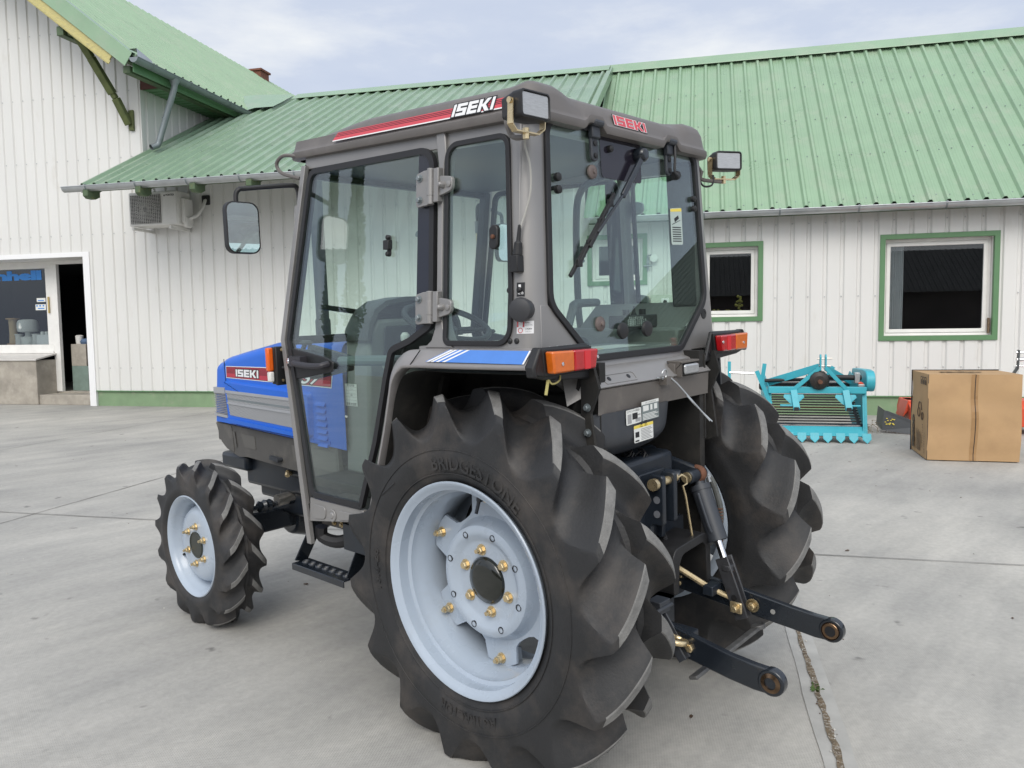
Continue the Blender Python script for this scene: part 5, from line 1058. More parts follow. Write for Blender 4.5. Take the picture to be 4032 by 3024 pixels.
def link(p, q, w_, r_):
    p, q = Vector(p), Vector(q); d = (q-p); L = d.length; d.normalize(); a = d.cross(Vector((0, 0, 1))).normalized() if w_ > 0 else d.orthogonal().normalized(); a = a if w_ > 0 else d.cross(a); w_ = abs(w_)
    P_ = [p+d*(w_/2-w_/2*math.sin(t))+a*(w_/2*math.cos(t)) for t in [k*math.pi/6 for k in range(7)]]+[q-d*(w_/2-w_/2*math.sin(t))-a*(w_/2*math.cos(t)) for t in [k*math.pi/6 for k in range(7)]]
    chn.tube(P_, r_, 8, closed=True)
link((-.365, -.455, .475), (-.262, -.545, .462), -.050, .0082); link((-.275, -.532, .464), (-.236, -.572, .452), .046, .0095); chn.box(-.385, -.352, -.478, -.440, .452, .498); chn.build('check_chain', 'brass', T, bevel=.002)
tb = MB(); tb.bar((-.215, -.30, .66), (-.245, -.47, .52), .012, .012).bar((-.20, -.28, .80), (-.232, -.39, .60), .024, .024); tb.bar((-.25, -.46, .545), (-.262, -.575, .40), .007, .03, (0, 1, 0)); tb.bar((-.225, -.46, .545), (-.237, -.575, .40), .007, .03, (0, 1, 0)); tb.box(-.27, -.21, -.50, -.45, .53, .57); tb.cyl((-.29, -.50, .548), (-.2, -.50, .548), .007, n=8); tb.build('left_lift_rod', 'tank', T, bevel=.002)
sh = MB(); shp = fillet([(-.105, .72), (.10, .735), (.135, .70), (.14, .54), (.11, .535), (.105, .68), (.08, .70), (-.06, .69), (-.08, .66), (-.09, .56), (-.12, .56), (-.125, .69)], [.03, .04, .04, .01, .01, .03, .02, .03, .02, .01, .01, .03], 5)
sh.prism(shp, lambda x, z, d: (x+.07, -.42+d, z-.05), 0, .19); sh.build('power_shaft_guard', 'black', T, bevel=.003)
MB().cyl((.07, -.24, .58), (.07, -.36, .58), .02, n=12).box(-.05, .22, -.30, -.24, .42, .72).build('shaft_stub', 'chassis', T)
MB().box(-.06, .06, -.45, -.15, .335, .365).box(-.15, .15, -.30, -.22, .32, .50).build('drawbar_frame', 'chassis', T, bevel=.005)
stz = MB(); stz.cyl((.10, -.33, .56), (.155, -.44, .485), .011, n=10); stz.cyl((.165, -.46, .475), (.19, -.51, .452), .010, n=10); stz.build('stabiliser_screw', 'brass', T); MB().box(.125, .19, -.47, -.43, .465, .50).build('stabiliser_yoke', 'chassis', T, bevel=.003)

# ---- bonnet
BW = .29
def bsec(y):
    """bonnet section: bottom z, shoulder z, half width"""
    zt = 1.309+.061*(2.243-y)/.395 if y > 1.848 else (1.37+.031*(1.848-y)/.73)
    zt -= .0 if y < 2.2 else (y-2.2)**2*6
    zbm = .908+.045*(y-1.19)/1.14
    return zbm, zt, BW-.010*max(0, (y-2.2)/.15)**2
bn = MB(); rows = []
for y in (1.117, 1.15, 1.30, 1.5, 1.7, 1.80, 1.848, 1.90, 2.0, 2.1, 2.18, 2.225, 2.25):
    zbm, zt, w_ = bsec(y); sec = [(-w_, zbm), (-w_, zt-.055)]
    for k in range(1, 7): a = R(90*k/6); sec.append((-w_+.05-.05*math.cos(a), zt-.055+.05*math.sin(a)))
    sec += [(-.17, zt+.012), (-.09, zt+.020)]; sec = sec+[(-a, b) for a, b in reversed(sec)]
    rows.append([(a, y, b) for a, b in sec])
zbm, zt, w_ = bsec(2.25); last = rows[-1]                 # the nose leans forward towards its foot
rows.append([(a*.985, 2.285+.065*max(0, min(1, (1.30-z)/.25))-.03*max(0, (z-1.25)/.06), min(z, zt-.012)) for a, y, z in last]); rows.append([(a*.3, 2.292+.065*max(0, min(1, (1.30-z)/.25))-.03*max(0, (z-1.25)/.06), min(z, zt-.02)) for a, y, z in last])
bn.grid(rows); BN = bn.build('bonnet', 'blue', T, smooth=40)
sbn = lambda s: (lambda y, z, d: (s*(BW+d-.010*max(0, (y-2.2)/.15)**2), y, z))
for s in (-1, 1):
    fn = sbn(s)
    bo = [(2.192, 1.190), (1.364, 1.160), (1.374, .942), (1.42, .936), (2.17, .962)]
    m = MB(); n_ = 5
    P_ = fillet(bo, [.01, .03, .03, .01, .01], 4); q1 = offset(P_, .014); N_ = len(P_)
    vs = [fn(a, b, -.002) for a, b in P_]+[fn(a, b, .022) for a, b in q1]; m.add(vs, [(i, (i+1) % N_, (i+1) % N_+N_, i+N_) for i in range(N_)]); 
    PI_ = fillet([(2.161, 1.135), (1.406, 1.124), (1.404, .977), (2.134, 1.002)], .006, 3); 
    fr_ = fillet([(2.168, 1.142), (1.398, 1.131), (1.396, .970), (2.140, .995)], .006, 3)
    m.add([fn(a, b, .022) for a, b in q1], [tuple(range(N_))]); m.prism([(2.17, .9625), (1.40, .938), (1.40, .958), (2.165, .985)], fn, .012, .030)
    SB = m.build('side_panel', 'blue', BN, smooth=30)
    MB().prism(PI_, fn, .0222, .0235).build('side_grille', 'perf', SB, smooth=0)
    gb = MB(); gb.prism([(2.160, 1.120), (1.407, 1.110), (1.407, 1.124), (2.161, 1.135)], fn, .0235, .028); gb.prism([(2.146, 1.062), (1.406, 1.046), (1.406, 1.056), (2.148, 1.073)], fn, .0235, .028); gb.prism([(2.150, 1.085), (1.406, 1.070), (1.406, 1.080), (2.152, 1.095)], fn, .0235, .0245, 1); gb.build('grille_bars', ['grille', 'zinc_dull'], SB, smooth=0)
    lv = MB()
    for k in range(7): z = 1.118-.032*k; y_ = 1.338-.001*k; lv.add([fn(y_, z, .000), fn(y_-.075, z-.003, .0), fn(y_-.075, z-.020, .012), fn(y_, z-.018, .012), fn(y_, z-.020, 0), fn(y_-.075, z-.022, 0)], [(0, 1, 2, 3), (3, 2, 5, 4), (0, 3, 4), (1, 5, 2)])
    lv.build('louvres', 'blue', BN, smooth=0)
    sl = MB()
    for y1_, y0_ in ((2.11, 1.975), (1.955, 1.79), (1.77, 1.58), (1.56, 1.40), (1.38, 1.24)):
        zc = .929+.03*((y0_+y1_)/2-1.19); o_ = fillet([(y1_, zc+.012), (y0_, zc+.006), (y0_, zc-.014), (y1_, zc-.010)], .008, 4); sl.ring(o_, offset(o_, .0022), fn, -.001, .0035)
    sl.build('slot_ribs', 'blue', BN, smooth=0)
    pj_ = MB(); pj_.bar(fn(2.205, 1.30, .0005), fn(2.19, .96, .0005), .003, .003, (1, 0, 0)); pj_.build('panel_gap', 'ink', BN, smooth=0)
    # silver corner grille
    g_ = MB(); G2 = [(2.205, 1.145), (2.186, .982)]
    for k in range(13):
        z0 = .985+.125*k/13; z1 = z0+.0062; yb = 2.186+.019*(z0-.982)/.163
        g_.add([fn(yb, z0, .001), fn(2.345, z0, .0), fn(2.345, z1, .010), fn(yb, z1, .012), fn(yb, z1+.0034, .001), fn(2.345, z1+.0034, 0)], [(0, 1, 2, 3), (3, 2, 5, 4), (1, 5, 2), (0, 3, 4)])
    g_.prism([(2.203, 1.112), (2.35, 1.110), (2.35, 1.143), (2.205, 1.145)], fn, -.01, .010); g_.prism([(2.186, .980), (2.355, .984), (2.355, .998), (2.188, .996)], fn, -.01, .012); g_.prism([(2.19, .98), (2.35, .985), (2.34, 1.14), (2.205, 1.145)], fn, -.03, .001)
    g_.build('corner_grille', 'grille', BN, smooth=0)
    # side decal
    d_ = MB(); A_, B_, C_, D_ = (2.188, 1.263), (1.189, 1.271), (1.208, 1.184), (2.190, 1.199)
    q = lambda u, v: ((A_[0]*(1-v)+D_[0]*v)*(1-u)+(B_[0]*(1-v)+C_[0]*v)*u, (A_[1]*(1-v)+D_[1]*v)*(1-u)+(B_[1]*(1-v)+C_[1]*v)*u)
    d_.prism([q(0, 0), q(1, 0), q(1, 1), q(0, 1)], fn, .0006, .0012, 1); d_.prism([q(.004, .05), q(.996, .05), q(.996, .95), q(.004, .95)], fn, .0012, .0015, 3)
    d_.prism([q(.007, .07), q(.992, .07), q(.992, .92), q(.007, .92)], fn, .0014, .0018, 0)
    for k in range(8): v = .10+k*.065; d_.prism([q(.008, v), q(.991, v), q(.991, v+.022+.001*k), q(.008, v+.022+.001*k)], fn, .0018, .0021, 2)
    d_.build('side_decal', ['red', 'white', 'darkred', 'ink'], BN, smooth=0, fix=False)
    lm = MB(); uu = .305/3.18
    mapf = (lambda a, b, d: fn(*q(.112+a*.0735, .80-b*.56), .0021+d)) if s < 0 else (lambda a, b, d: fn(*q(.895-(3.18-a)*.0735-.3, .86-b*.70), .0021+d))
    logo(lm, mapf, 0, 0, 1, slant=-.02); lm.build('bonnet_lettering', ['white', 'ink'], BN, smooth=0, fix=False)
    nm_ = MB(); v_, f_ = text2d('TA37', 1.0, 3, .02); x1 = max(p[0] for p in v_); y1 = max(p[1] for p in v_)
    for off_, dd, mi in ((.012, .0021, 1), (0, .0026, 0)):
        mp2 = (lambda a, b, d: fn(*q(.545+(a/x1)*.345+.05*b/y1, .86-(b/y1)*.70), d)) if s < 0 else (lambda a, b, d: fn(*q(.12+(1-a/x1)*.345-.05*b/y1, .86-(b/y1)*.70), d))
        vv, ff = text2d('TA37', 1.0, 3, .02+off_*5); nm_.add([mp2(a, b, dd) for a, b in vv], ff, mi)
    nm_.build('model_lettering', ['white', 'ink'], BN, smooth=0, fix=False)
    # grey lower skirt with mesh vents
    fs = lambda y, z, d, s=s: (s*(.272+d), y, z)
    k_ = MB(); k_.prism([(2.372, .945), (1.21, .903), (1.20, .70), (1.50, .752), (2.05, .775), (2.14, .768), (2.262, .800), (2.32, .836)], fs, -.02, .004); k_.prism([(2.37, .94), (2.20, .935), (2.19, .915), (2.18, .79), (2.262, .803), (2.318, .838)], fs, .004, .008)
    SK = k_.build('skirt', 'skirt', T, smooth=0, bevel=.003)
    vm = MB(); vm.prism([(2.185, .905), (2.16, .905), (2.145, .82), (2.165, .82)], fs, .0085, .0095); vm.prism(fillet([(2.095, .900), (1.955, .895), (1.95, .825), (2.065, .828)], .006), fs, .0042, .0062); vm.prism(fillet([(1.60, .885), (1.54, .883), (1.53, .80), (1.585, .805)], .005), fs, .0042, .0062); vm.prism(fillet([(1.47, .888), (1.22, .878), (1.215, .785), (1.46, .798)], .005), fs, .0042, .0062); vm.build('mesh_vents', 'ventmesh', SK, smooth=0)
    if s < 0: sticker2 = MB().prism([(1.335, .765), (1.262, .76), (1.262, .715), (1.335, .72)], fs, .005, .006); sticker2.build('caution_label', 'paper', SK, smooth=0); MB().prism([(1.335, .765), (1.262, .76), (1.262, .745), (1.335, .75)], fs, .006, .0065).build('caution_header', 'labelyellow', SK, smooth=0)
    if s < 0: MB().bar(fs(1.70, .80, .02), fs(1.78, .805, .02), .018, .02).cyl(fs(1.70, .80, 0), fs(1.70, .80, .035), .011, n=10).build('skirt_latch', 'tank', SK)
MB().box(-.27, .27, 2.30, 2.375, .84, .945).build('nose_skirt', 'skirt', T, bevel=.01); MB().box(-.24, .24, 2.30, 2.352, .985, 1.143).build('front_grille', 'grille', BN, bevel=.01)
ex = MB(); ex.lathe([(.075, -.02), (.07, .01), (.042, .03), (.042, .12), (.036, .13), (.036, .72), (.04, .9)], (.18, 1.95, 1.37), (0, 0, 1), 20); ex.build('exhaust_stack', mat('dark_exhaust', (.03, .033, .036), .55, var=.2), T)
# ---- front chassis and axle
fc = MB(); fc.box(-.25, .25, 2.12, 2.40, .68, .77).box(-.21, .21, 1.2, 2.2, .60, .78).box(-.16, .16, 1.55, 2.15, .53, .64).box(-.23, .23, 1.22, 1.75, .70, .82); fc.build('front_frame', 'chassis', T, bevel=.02)
fa = MB(); fa.box(-.52, .52, 1.855, 1.965, .40, .515).lathe([(.10, -.14), (.13, -.05), (.13, .05), (.10, .14)], (0, 1.91, .45), (1, 0, 0), 18).box(-.08, .08, 1.80, 2.02, .50, .64)
for s in (-1, 1): fa.box(s*.47-.04, s*.47+.04, 1.83, 1.99, .33, .56).lathe([(.10, .50), (.10, .57), (.07, .62)], (0, FY, FZ), (s, 0, 0), 20).box(s*.50-.02, s*.50+.02, 1.79, 1.84, .52, .60).bar((s*.49, 1.80, .52), (s*.44, 1.78, .56), .05, .04)
fa.build('front_axle', 'blackgloss', T, bevel=.012)
sc2 = MB(); sc2.cyl((-.49, 1.77, .565), (.49, 1.77, .565), .012, n=10); sc2.cyl((-.22, 1.77, .575), (.22, 1.77, .575), .030, n=16); sc2.lathe([(.018, 0), (.03, .01), (.024, .025), (.032, .04), (.026, .055), (.03, .07), (.02, .085)], (-.39, 1.77, .567), (1, 0, 0), 14); sc2.build('steering_cylinder', 'blackgloss', T)
MB().cyl((-.28, 1.77, .578), (-.18, 1.77, .582), .0315, n=16).build('cylinder_band', 'steel', T); MB().tube(smoothpath([(-.23, 1.70, .72), (-.26, 1.68, .735), (-.275, 1.66, .72)], 4), .012, 8).build('brass_tap', 'brass', T)
# ---- steps
sp_ = MB(); sp_.box(-.645, -.56, .68, 1.045, .488, .494).box(-.6455, -.640, .68, 1.045, .466, .4935)
for y_, y2 in ((1.045, 1.00), (.68, .655)): sp_.bar((-.602, y_, .492), (-.53, y2, .665), .006, .07, (1, 0, .4))
STP = sp_.build('step', 'blackgloss', T, bevel=.002)
hl = MB()
for k in range(7):
    y_ = .72+.048*k; hl.lathe([(.0165, 0), (.0135, .006), (.0105, .003), (.0105, -.002)], (-.6, y_, .494), (0, 0, 1), 16, caps=False)
hl.build('step_grips', 'tank', STP, smooth=50)
ho = MB()
for k in range(7): ho.lathe([(.0105, .0012), (0, .0012)], (-.6, .72+.048*k, .494), (0, 0, 1), 14, caps=False)
ho.build('step_hole_discs', mat('lit_ground_tint', (.24, .235, .22), .8), STP, smooth=0)  # solid discs tinted like lit ground showing through the step
MB().box(-.56, -.48, .74, .90, .66, .70).box(-.52, -.42, .6, 1.0, .64, .72).build('step_mount', 'lowpaint', T, bevel=.004); MB().box(-.60, -.585, .565, .73, .60, .705).build('step_shield', 'chassis', T, bevel=.003)
MB().tube(smoothpath([(-.585, .90, .66), (-.58, .90, .615), (-.55, .83, .60), (-.5, .76, .63)], 5), .026, 8).tube([(-.50, .8, .6), (-.45, .6, .58), (-.40, .4, .6)], .03, 8).build('wiring_loom', 'rubber', T)
bp = MB(); 
for y_ in (.79, .84): bolt(bp, (-.561, y_, .68), (-1, 0, 0), .008, .008)
bp.build('mount_bolts', 'brass', T, smooth=0)
# ---- mirrors
for s in (-1, 1):
    mh = MB(); cx_, cy_, cz_ = s*.755, 1.06, 1.868; F = lambda a, b, d: (cx_+a*s*-1*-1, cy_-d+.03*a*0, cz_+b)
    sh_ = fillet([(-.07, -.100), (.07, -.100), (.07, .100), (-.07, .100)], .035, 6)
    N_ = len(sh_); r0 = [F(a*.8, b*.85, -.035) for a, b in sh_]; r1 = [F(a, b, -.02) for a, b in sh_]; r2 = [F(a, b, .004) for a, b in sh_]; r3 = [F(a*.93, b*.95, .006) for a, b in sh_]
    mh.grid([r0, r1, r2, r3], closed=True); mh.f.append(tuple(range(N_-1, -1, -1))); mh.m.append(0)
    MH = mh.build('side_mirror', 'black', T, smooth=40)
    tl = R(2); MB().add([(p[0], p[1]+.004, p[2]) for p in [F(a*.935, b*.955, .009) for a, b in sh_]], [tuple(range(N_))]).build('mirror_glass', 'mirror', MH, smooth=0, fix=False)
    am = MB(); am.tube(smoothpath([(s*.76, 1.085, 1.90), (s*.76, 1.09, 1.99), (s*.748, 1.085, 2.018), (s*.72, 1.08, 2.024), (s*.555, 1.035, 2.045), (s*.522, 1.03, 2.038), (s*.515, 1.03, 2.00), (s*.518, 1.03, 1.955)], 6), .0095, 9); am.build('mirror_arm', 'black', MH)
    cl = MB(); cl.cyl((s*.518, 1.03, 1.965), (s*.522, 1.035, 1.905), .0165, n=14); cl.bar((s*.52, 1.032, 1.955), (s*.525, .99, 1.955), .012, .02); cl.build('mirror_clamp', 'greypaint', MH)
    cs = MB(); cs.tube([(s*.5225+.012*math.cos(k*.7), 1.036+.012*math.sin(k*.7), 1.905-.0009*k) for k in range(36)], .003, 5); cs.cyl((s*.522, 1.036, 1.872), (s*.522, 1.036, 1.858), .011, n=6); cs.build('clamp_spring', 'brass', MH)
    MB().tube(smoothpath([(s*.525, .99, 2.155), (s*.56, 1.05, 2.165), (s*.565, 1.10, 2.14), (s*.555, 1.08, 2.10), (s*.533, .985, 2.068)], 6), .0075, 8).build('top_grab_loop', 'roofpaint', T)
    # indicator on the front pillar
    ti = MB(); ti.box(s*.614, s*.558, 1.118, 1.135, 1.232, 1.394).box(s*.614, s*.600, 1.135, 1.16, 1.236, 1.392); TI = ti.build('indicator_bracket', 'black', T, bevel=.004)
    MB().box(min(s*.640, s*.614), max(s*.640, s*.614), 1.136, 1.162, 1.292, 1.390).build('orange_lens', 'orange', TI, bevel=.006); MB().box(min(s*.636, s*.614), max(s*.636, s*.614), 1.136, 1.162, 1.246, 1.290).build('white_lens', mat('white_lens', (.72, .71, .68), .3), TI, bevel=.006)
    MB().tube(smoothpath([(s*.59, 1.113, 1.305), (s*.583, 1.10, 1.31), (s*.574, 1.10, 1.345), (s*.56, 1.13, 1.35)], 4), .006, 7).build('indicator_cable', 'rubber', TI)
    ib = MB()
    for zz in (1.252, 1.38): ib.lathe([(.006, 0), (.006, .003), (0, .004)], (s*.589, 1.115, zz), (0, -1, 0), 8)
    ib.build('indicator_screws', 'brass', TI)
# ---- cab lamps
def work_lamp(name, cx, cy, cz, yaw, armpath):
    c_, n_ = math.cos(yaw), math.sin(yaw)
    F = lambda x, y, z: (cx+x*c_-y*n_, cy+x*n_+y*c_, cz+z)
    o_ = fillet([(-.060, -.038), (.060, -.038), (.060, .038), (-.060, .038)], .012, 4); N_ = len(o_); m = MB()
    m.grid([[F(a*.62, .085, b*.62) for a, b in o_], [F(a*.80, .075, b*.8) for a, b in o_], [F(a*.97, .028, b*.97) for a, b in o_], [F(a, .022, b) for a, b in o_], [F(a, -.012, b) for a, b in o_], [F(a*.93, -.014, b*.90) for a, b in o_], [F(a*.86, -.006, b*.82) for a, b in o_]], closed=True); m.f.append(tuple(range(N_))); m.m.append(0)
    L_ = m.build(name, 'black', T, smooth=35)
    gl_ = MB(); gl_.prism(offset(o_, .0065), lambda a, b, d: F(a, d, b), -.0105, -.004); gl_.build('lamp_lens', 'lens', L_, bevel=.002)
    u = MB(); u.bar(F(-.066, .022, .012), F(-.066, .026, -.052), .004, .020, (0, 1, 0)); u.bar(F(.066, .022, .012), F(.066, .026, -.052), .004, .020, (0, 1, 0)); u.bar(F(-.066, .026, -.052), F(-.045, .030, -.068), .004, .02, (0, 1, 0)); u.bar(F(.066, .026, -.052), F(.045, .030, -.068), .004, .02, (0, 1, 0)); u.bar(F(-.046, .030, -.068), F(.046, .030, -.068), .004, .022, (0, 1, 0)); u.cyl(F(-.074, .022, .010), F(-.062, .022, .010), .009, n=8); u.cyl(F(0, .03, -.085), F(0, .03, -.055), .010, n=6); u.build('lamp_bracket', 'brass', L_, smooth=30)
    a_ = MB(); a_.tube(smoothpath(armpath, 5), .008, 8); a_.build('lamp_arm', 'lowpaint', L_); return L_
work_lamp('work_lamp', -.620, -.335, 2.078, R(-2), [(-.53, -.20, 2.082), (-.575, -.20, 2.080), (-.60, -.215, 2.055), (-.60, -.24, 2.012), (-.605, -.30, 2.004)])
work_lamp('work_lamp', .672, -.262, 2.084, R(-30), [(.52, -.15, 2.085), (.56, -.17, 2.08), (.565, -.20, 2.04), (.57, -.20, 2.01), (.675, -.23, 2.006)])
wc = MB(); wc.tube(smoothpath([(-.605, -.29, 1.998), (-.575, -.262, 1.985), (-.556, -.262, 1.93), (-.553, -.258, 1.86), (-.558, -.24, 1.80), (-.566, -.224, 1.755)], 6), .0032, 6); wc.build('lamp_cable', mat('pale_grey_cable', (.40, .39, .36), .5), T)
wc = MB(); wc.lathe([(.005, 0), (.007, .05), (.012, .052), (.015, .09), (.011, .095)], (-.567, -.223, 1.765), (-.04, .12, -1), 10); wc.box(-.586, -.556, -.225, -.19, 1.625, 1.675); wc.build('cable_plug', 'black', T, bevel=.006)
MB().tube(smoothpath([(.63, -.22, 2.03), (.62, -.22, 1.99), (.585, -.2, 1.985), (.57, -.19, 2.02), (.60, -.19, 2.045)], 5), .004, 6).build('lamp_cable', 'rubber', T)
tp_ = MB(); rt = random.Random(9)
tp_.prism([(-.262, 1.79), (-.226, 1.795), (-.228, 1.815), (-.222, 1.84), (-.256, 1.845), (-.252, 1.82)], lambda y, z, d: (-(xs(z)+d-.004), y, z), 0, .0008)
# ---- filler cap, labels and plugs on the left rear pillar
pc = lambda a, b, d: (-(xs(1.5)-.012+d)-0*a, -.205+a, b)
fcap = MB(); fcap.lathe([(.034, 0), (.034, .012), (.030, .016), (.036, .018), (.038, .03), (.034, .045), (.02, .05), (0, .05)], (-.558, -.222, 1.512), (-.92, -.38, 0), 16); fcap.build('fuel_cap', mat('black_grey_cap', (.035, .036, .04), .5), T, smooth=30)
pl_ = lambda x0, z0: (lambda a, b, d: (-.5525-d*.8-a*-.28*-1*-1, -.232+x0-a*.96, z0+b))
def pfn(z0, u0):
    def f(a, b, d):
        z = z0+b; r_ = .055; ys_ = yr(z)+r_; u = u0+a; L0 = -.165-ys_; d += .0008
        if u < L0: return (-(xs(z)+d), -.165-u, z)
        t = (u-L0)/r_; return (-(xs(z)-r_+(r_+d)*math.cos(t)), ys_-(r_+d)*math.sin(t), z)
    return f
ls = MB(); ls.prism([(0, 0), (.026, 0), (.026, .042), (0, .042)], pfn(1.552, .038), 0, .0008, 0); ls.prism([(.006, .022), (.014, .022), (.014, .036), (.006, .036)], pfn(1.552, .038), .0008, .0012, 1); put_text(ls, '軽油', .01, lambda a, b, d: pfn(1.552, .038)(.004+a, .006+b, d), .0012, 1, width=.018); ls.build('fuel_label', ['ink', 'white'], T, smooth=0, fix=False)
ls = MB(); f0 = pfn(1.440, .040); ls.grid([[f0(.009*i, .038*j, .0003) for i in range(7)] for j in (0, 1)]); ls.prism([(.001, .020), (.025, .020), (.025, .037), (.001, .037)], f0, .0006, .001, 1); put_text(ls, '危険', .01, lambda a, b, d: f0(.004+a, .024+b, d), .0013, 0, width=.018)
rg_ = [(.013+.008*math.cos(a*.4), .010+.008*math.sin(a*.4)) for a in range(16)]; ls.ring(rg_, [(.013+.0062*math.cos(a*.4), .010+.0062*math.sin(a*.4)) for a in range(16)], f0, .0006, .0010, 1)
put_text(ls, 'エンジン停止', .01, lambda a, b, d: f0(.028+a, .024+b, d), .0012, 2, width=.022); put_text(ls, '給油時', .01, lambda a, b, d: f0(.028+a, .031+b, d), .0012, 2, width=.012); put_text(ls, '火気厳禁', .01, lambda a, b, d: f0(.028+a, .012+b, d), .0012, 2, width=.02); put_text(ls, 'ください', .01, lambda a, b, d: f0(.028+a, .004+b, d), .0012, 2, width=.018); ls.build('danger_label', ['white', 'labelred', 'ink'], T, smooth=0, fix=False)
pg = MB()
for y_, z_ in ((-.178, 1.418), (-.205, 1.418), (-.172, 1.572), (-.212, 1.572)): pg.lathe([(.009, 0), (.009, .004), (.005, .007), (0, .007)], (-(xs(z_)-.001), y_, z_), (-1, 0, 0), 12)
pg.build('pillar_screws', 'black', T)
MB().lathe([(.020, 0), (.020, .003), (.013, .0035), (.012, .002), (0, .002)], (.468, yr(1.47), 1.47), (0, -1, 0), 20).build('panel_grommet', 'black', T)
# ---- inside the cab
cw = MB(); arch = [(-.285, 1.40), (-.27, 1.47), (-.235, 1.535), (-.17, 1.572), (-.06, 1.588), (.06, 1.588), (.17, 1.572), (.235, 1.535), (.27, 1.47), (.285, 1.40)]
cw.grid([[(x*.93, 1.13, 1.40+(z-1.40)*.78) for x, z in arch], [(x, 1.07, z) for x, z in arch], [(x, .93, z) for x, z in arch], [(x*.93, .925, 1.40+(z-1.40)*.90) for x, z in arch], [(x*.88, 1.0, 1.40+(z-1.40)*.82) for x, z in arch]]); cw.f.append(tuple(range(10))); cw.m.append(0)
cw.build('instrument_cowl', mat('cowl_grey_black', (.055, .058, .055), .45), T, smooth=50)
db_ = MB(); db_.prism([(-.27, .80), (-.27, 1.41), (-.22, 1.49), (.22, 1.49), (.27, 1.41), (.27, .80)], lambda x, z, d: (x, .955+d+(1.2-z)*.08, z), 0, .17); DB = db_.build('dashboard', 'dash', T, bevel=.015)
MB().prism(fillet([(-.2, 1.30), (.2, 1.30), (.2, 1.46), (-.2, 1.46)], .02), lambda x, z, d: (x, .945-d+(1.2-z)*.08, z), 0, .01).build('instrument_panel', 'dashdark', DB, bevel=.004)
MB().box(-.21, .21, .92, 1.12, .79, .86).build('pedal_box', 'dash', T, bevel=.01)
sticker3 = MB(); fnp = lambda a, b, d: (-.2725-d, 1.128-a, 1.108+b); sticker3.prism([(0, 0), (.088, 0), (.088, .1), (0, .1)], fnp, 0, .001, 0)
for k in range(6): sticker3.prism([(.003, .012+k*.0145), (.085, .012+k*.0145), (.085, .0126+k*.0145), (.003, .0126+k*.0145)], fnp, .001, .0012, 1)
sticker3.prism([(.028, .004), (.0286, .004), (.0286, .084), (.028, .084)], fnp, .001, .0012, 1); put_text(sticker3, '標本証明書', .01, lambda a, b, d: fnp(.016+a, .087+b, d), .0013, 1, width=.056)
put_text(sticker3, 'トラクター', .01, lambda a, b, d: fnp(.034+a, .074+b, d), .0013, 1, width=.03); put_text(sticker3, '宮崎 太田原', .01, lambda a, b, d: fnp(.008+a, .003+b, d), .0013, 1, width=.07); put_text(sticker3, '101', .01, lambda a, b, d: fnp(.04+a, .045+b, d), .0013, 1, width=.014); sticker3.build('paper_form', ['paper', 'ink'], DB, smooth=0, fix=False)
sw_ = MB(); ctr = Vector((0, .73, 1.468)); tl = R(24); E1 = Vector((1, 0, 0)); E2 = Vector((0, math.cos(tl), math.sin(tl))); NN = E1.cross(E2)
sw_.tube([ctr+E1*.19*math.cos(k*math.pi/20)+E2*.19*math.sin(k*math.pi/20) for k in range(40)], .0135, 10, closed=True)
for a in (R(90), R(210), R(330)): sw_.tube([ctr-NN*.03, ctr-NN*.02+E1*.10*math.cos(a)+E2*.10*math.sin(a), ctr+E1*.19*math.cos(a)+E2*.19*math.sin(a)], .009, 8)
sw_.lathe([(.05, -.05), (.055, -.02), (.03, -.01), (0, -.01)], ctr, NN, 20); sw_.build('steering_wheel', 'dashdark', T); MB().tube([ctr-NN*.04, ctr-NN*.15, (0, .92, 1.30)], .045, 12).build('steering_column', 'dashdark', T)
lv_ = MB(); lv_.tube([(-.17, .90, 1.22), (-.19, .80, 1.36), (-.19, .79, 1.39)], .008, 8); lv_.build('shuttle_lever', 'black', T); MB().lathe([(.012, 0), (.02, .012), (.02, .03), (.01, .042), (0, .043)], (-.19, .79, 1.39), (0, 0, 1), 12).build('lever_knob', 'acwhite', T)
MB().tube([(-.3, .80, 1.30), (-.18, .79, 1.305)], .02, 10).box(-.28, -.18, .79, .80, 1.22, 1.29).build('lever_console', 'dash', T)
cs_ = MB(); cs_.box(-.44, .44, -.235, .05, 1.345, 1.365).box(.33, .52, -.22, .45, 1.345, 1.42).box(-.50, -.38, -.22, .30, 1.345, 1.375); cs_.add([(.52, -.22, 1.52), (.52, .3, 1.52), (.36, .3, 1.40), (.36, -.22, 1.40)], [(0, 1, 2, 3)]); cs_.build('inner_trim', 'dash', T, bevel=.01)
MB().box(-.20, .22, .10, .22, .95, 1.40).box(-.22, .24, .2, .62, .92, 1.04).build('seat', 'dashdark', T, bevel=.04)
sbx = MB(); sbx.box(.17, .40, -.09, -.01, 1.425, 1.475); SBX = sbx.build('switch_box', 'dashdark', T, bevel=.005)
for x_ in (.235, .35): MB().lathe([(.014, 0), (.014, .022), (0, .022)], (x_, -.05, 1.475), (0, 0, 1), 12).build('switch_knob', 'black', SBX)
MB().lathe([(.012, 0), (.006, .012), (.004, .035), (0, .036)], (.29, -.05, 1.475), (0, 0, 1), 8).build('toggle', 'black', SBX)
tt = MB(); put_text(tt, '取扱注意及び安全', .01, lambda a, b, d: (.195+a, -.0905, 1.458+b), 0, width=.10)
for k in range(3): put_text(tt, '作業機を上げるとき', .01, lambda a, b, d, k=k: (.185+a, -.0905, 1.447-.0075*k+b), 0, width=.13)
tt.build('switch_lettering', 'paper', SBX, smooth=0, fix=False)
MB().box(-.20, .12, -.21, -.08, 1.366, 1.368).build('manual_sheet', 'paper', T, smooth=0); MB().box(-.20, -.14, -.21, -.08, 1.3683, 1.3688).build('manual_corner', 'labelyellow', T, smooth=0)
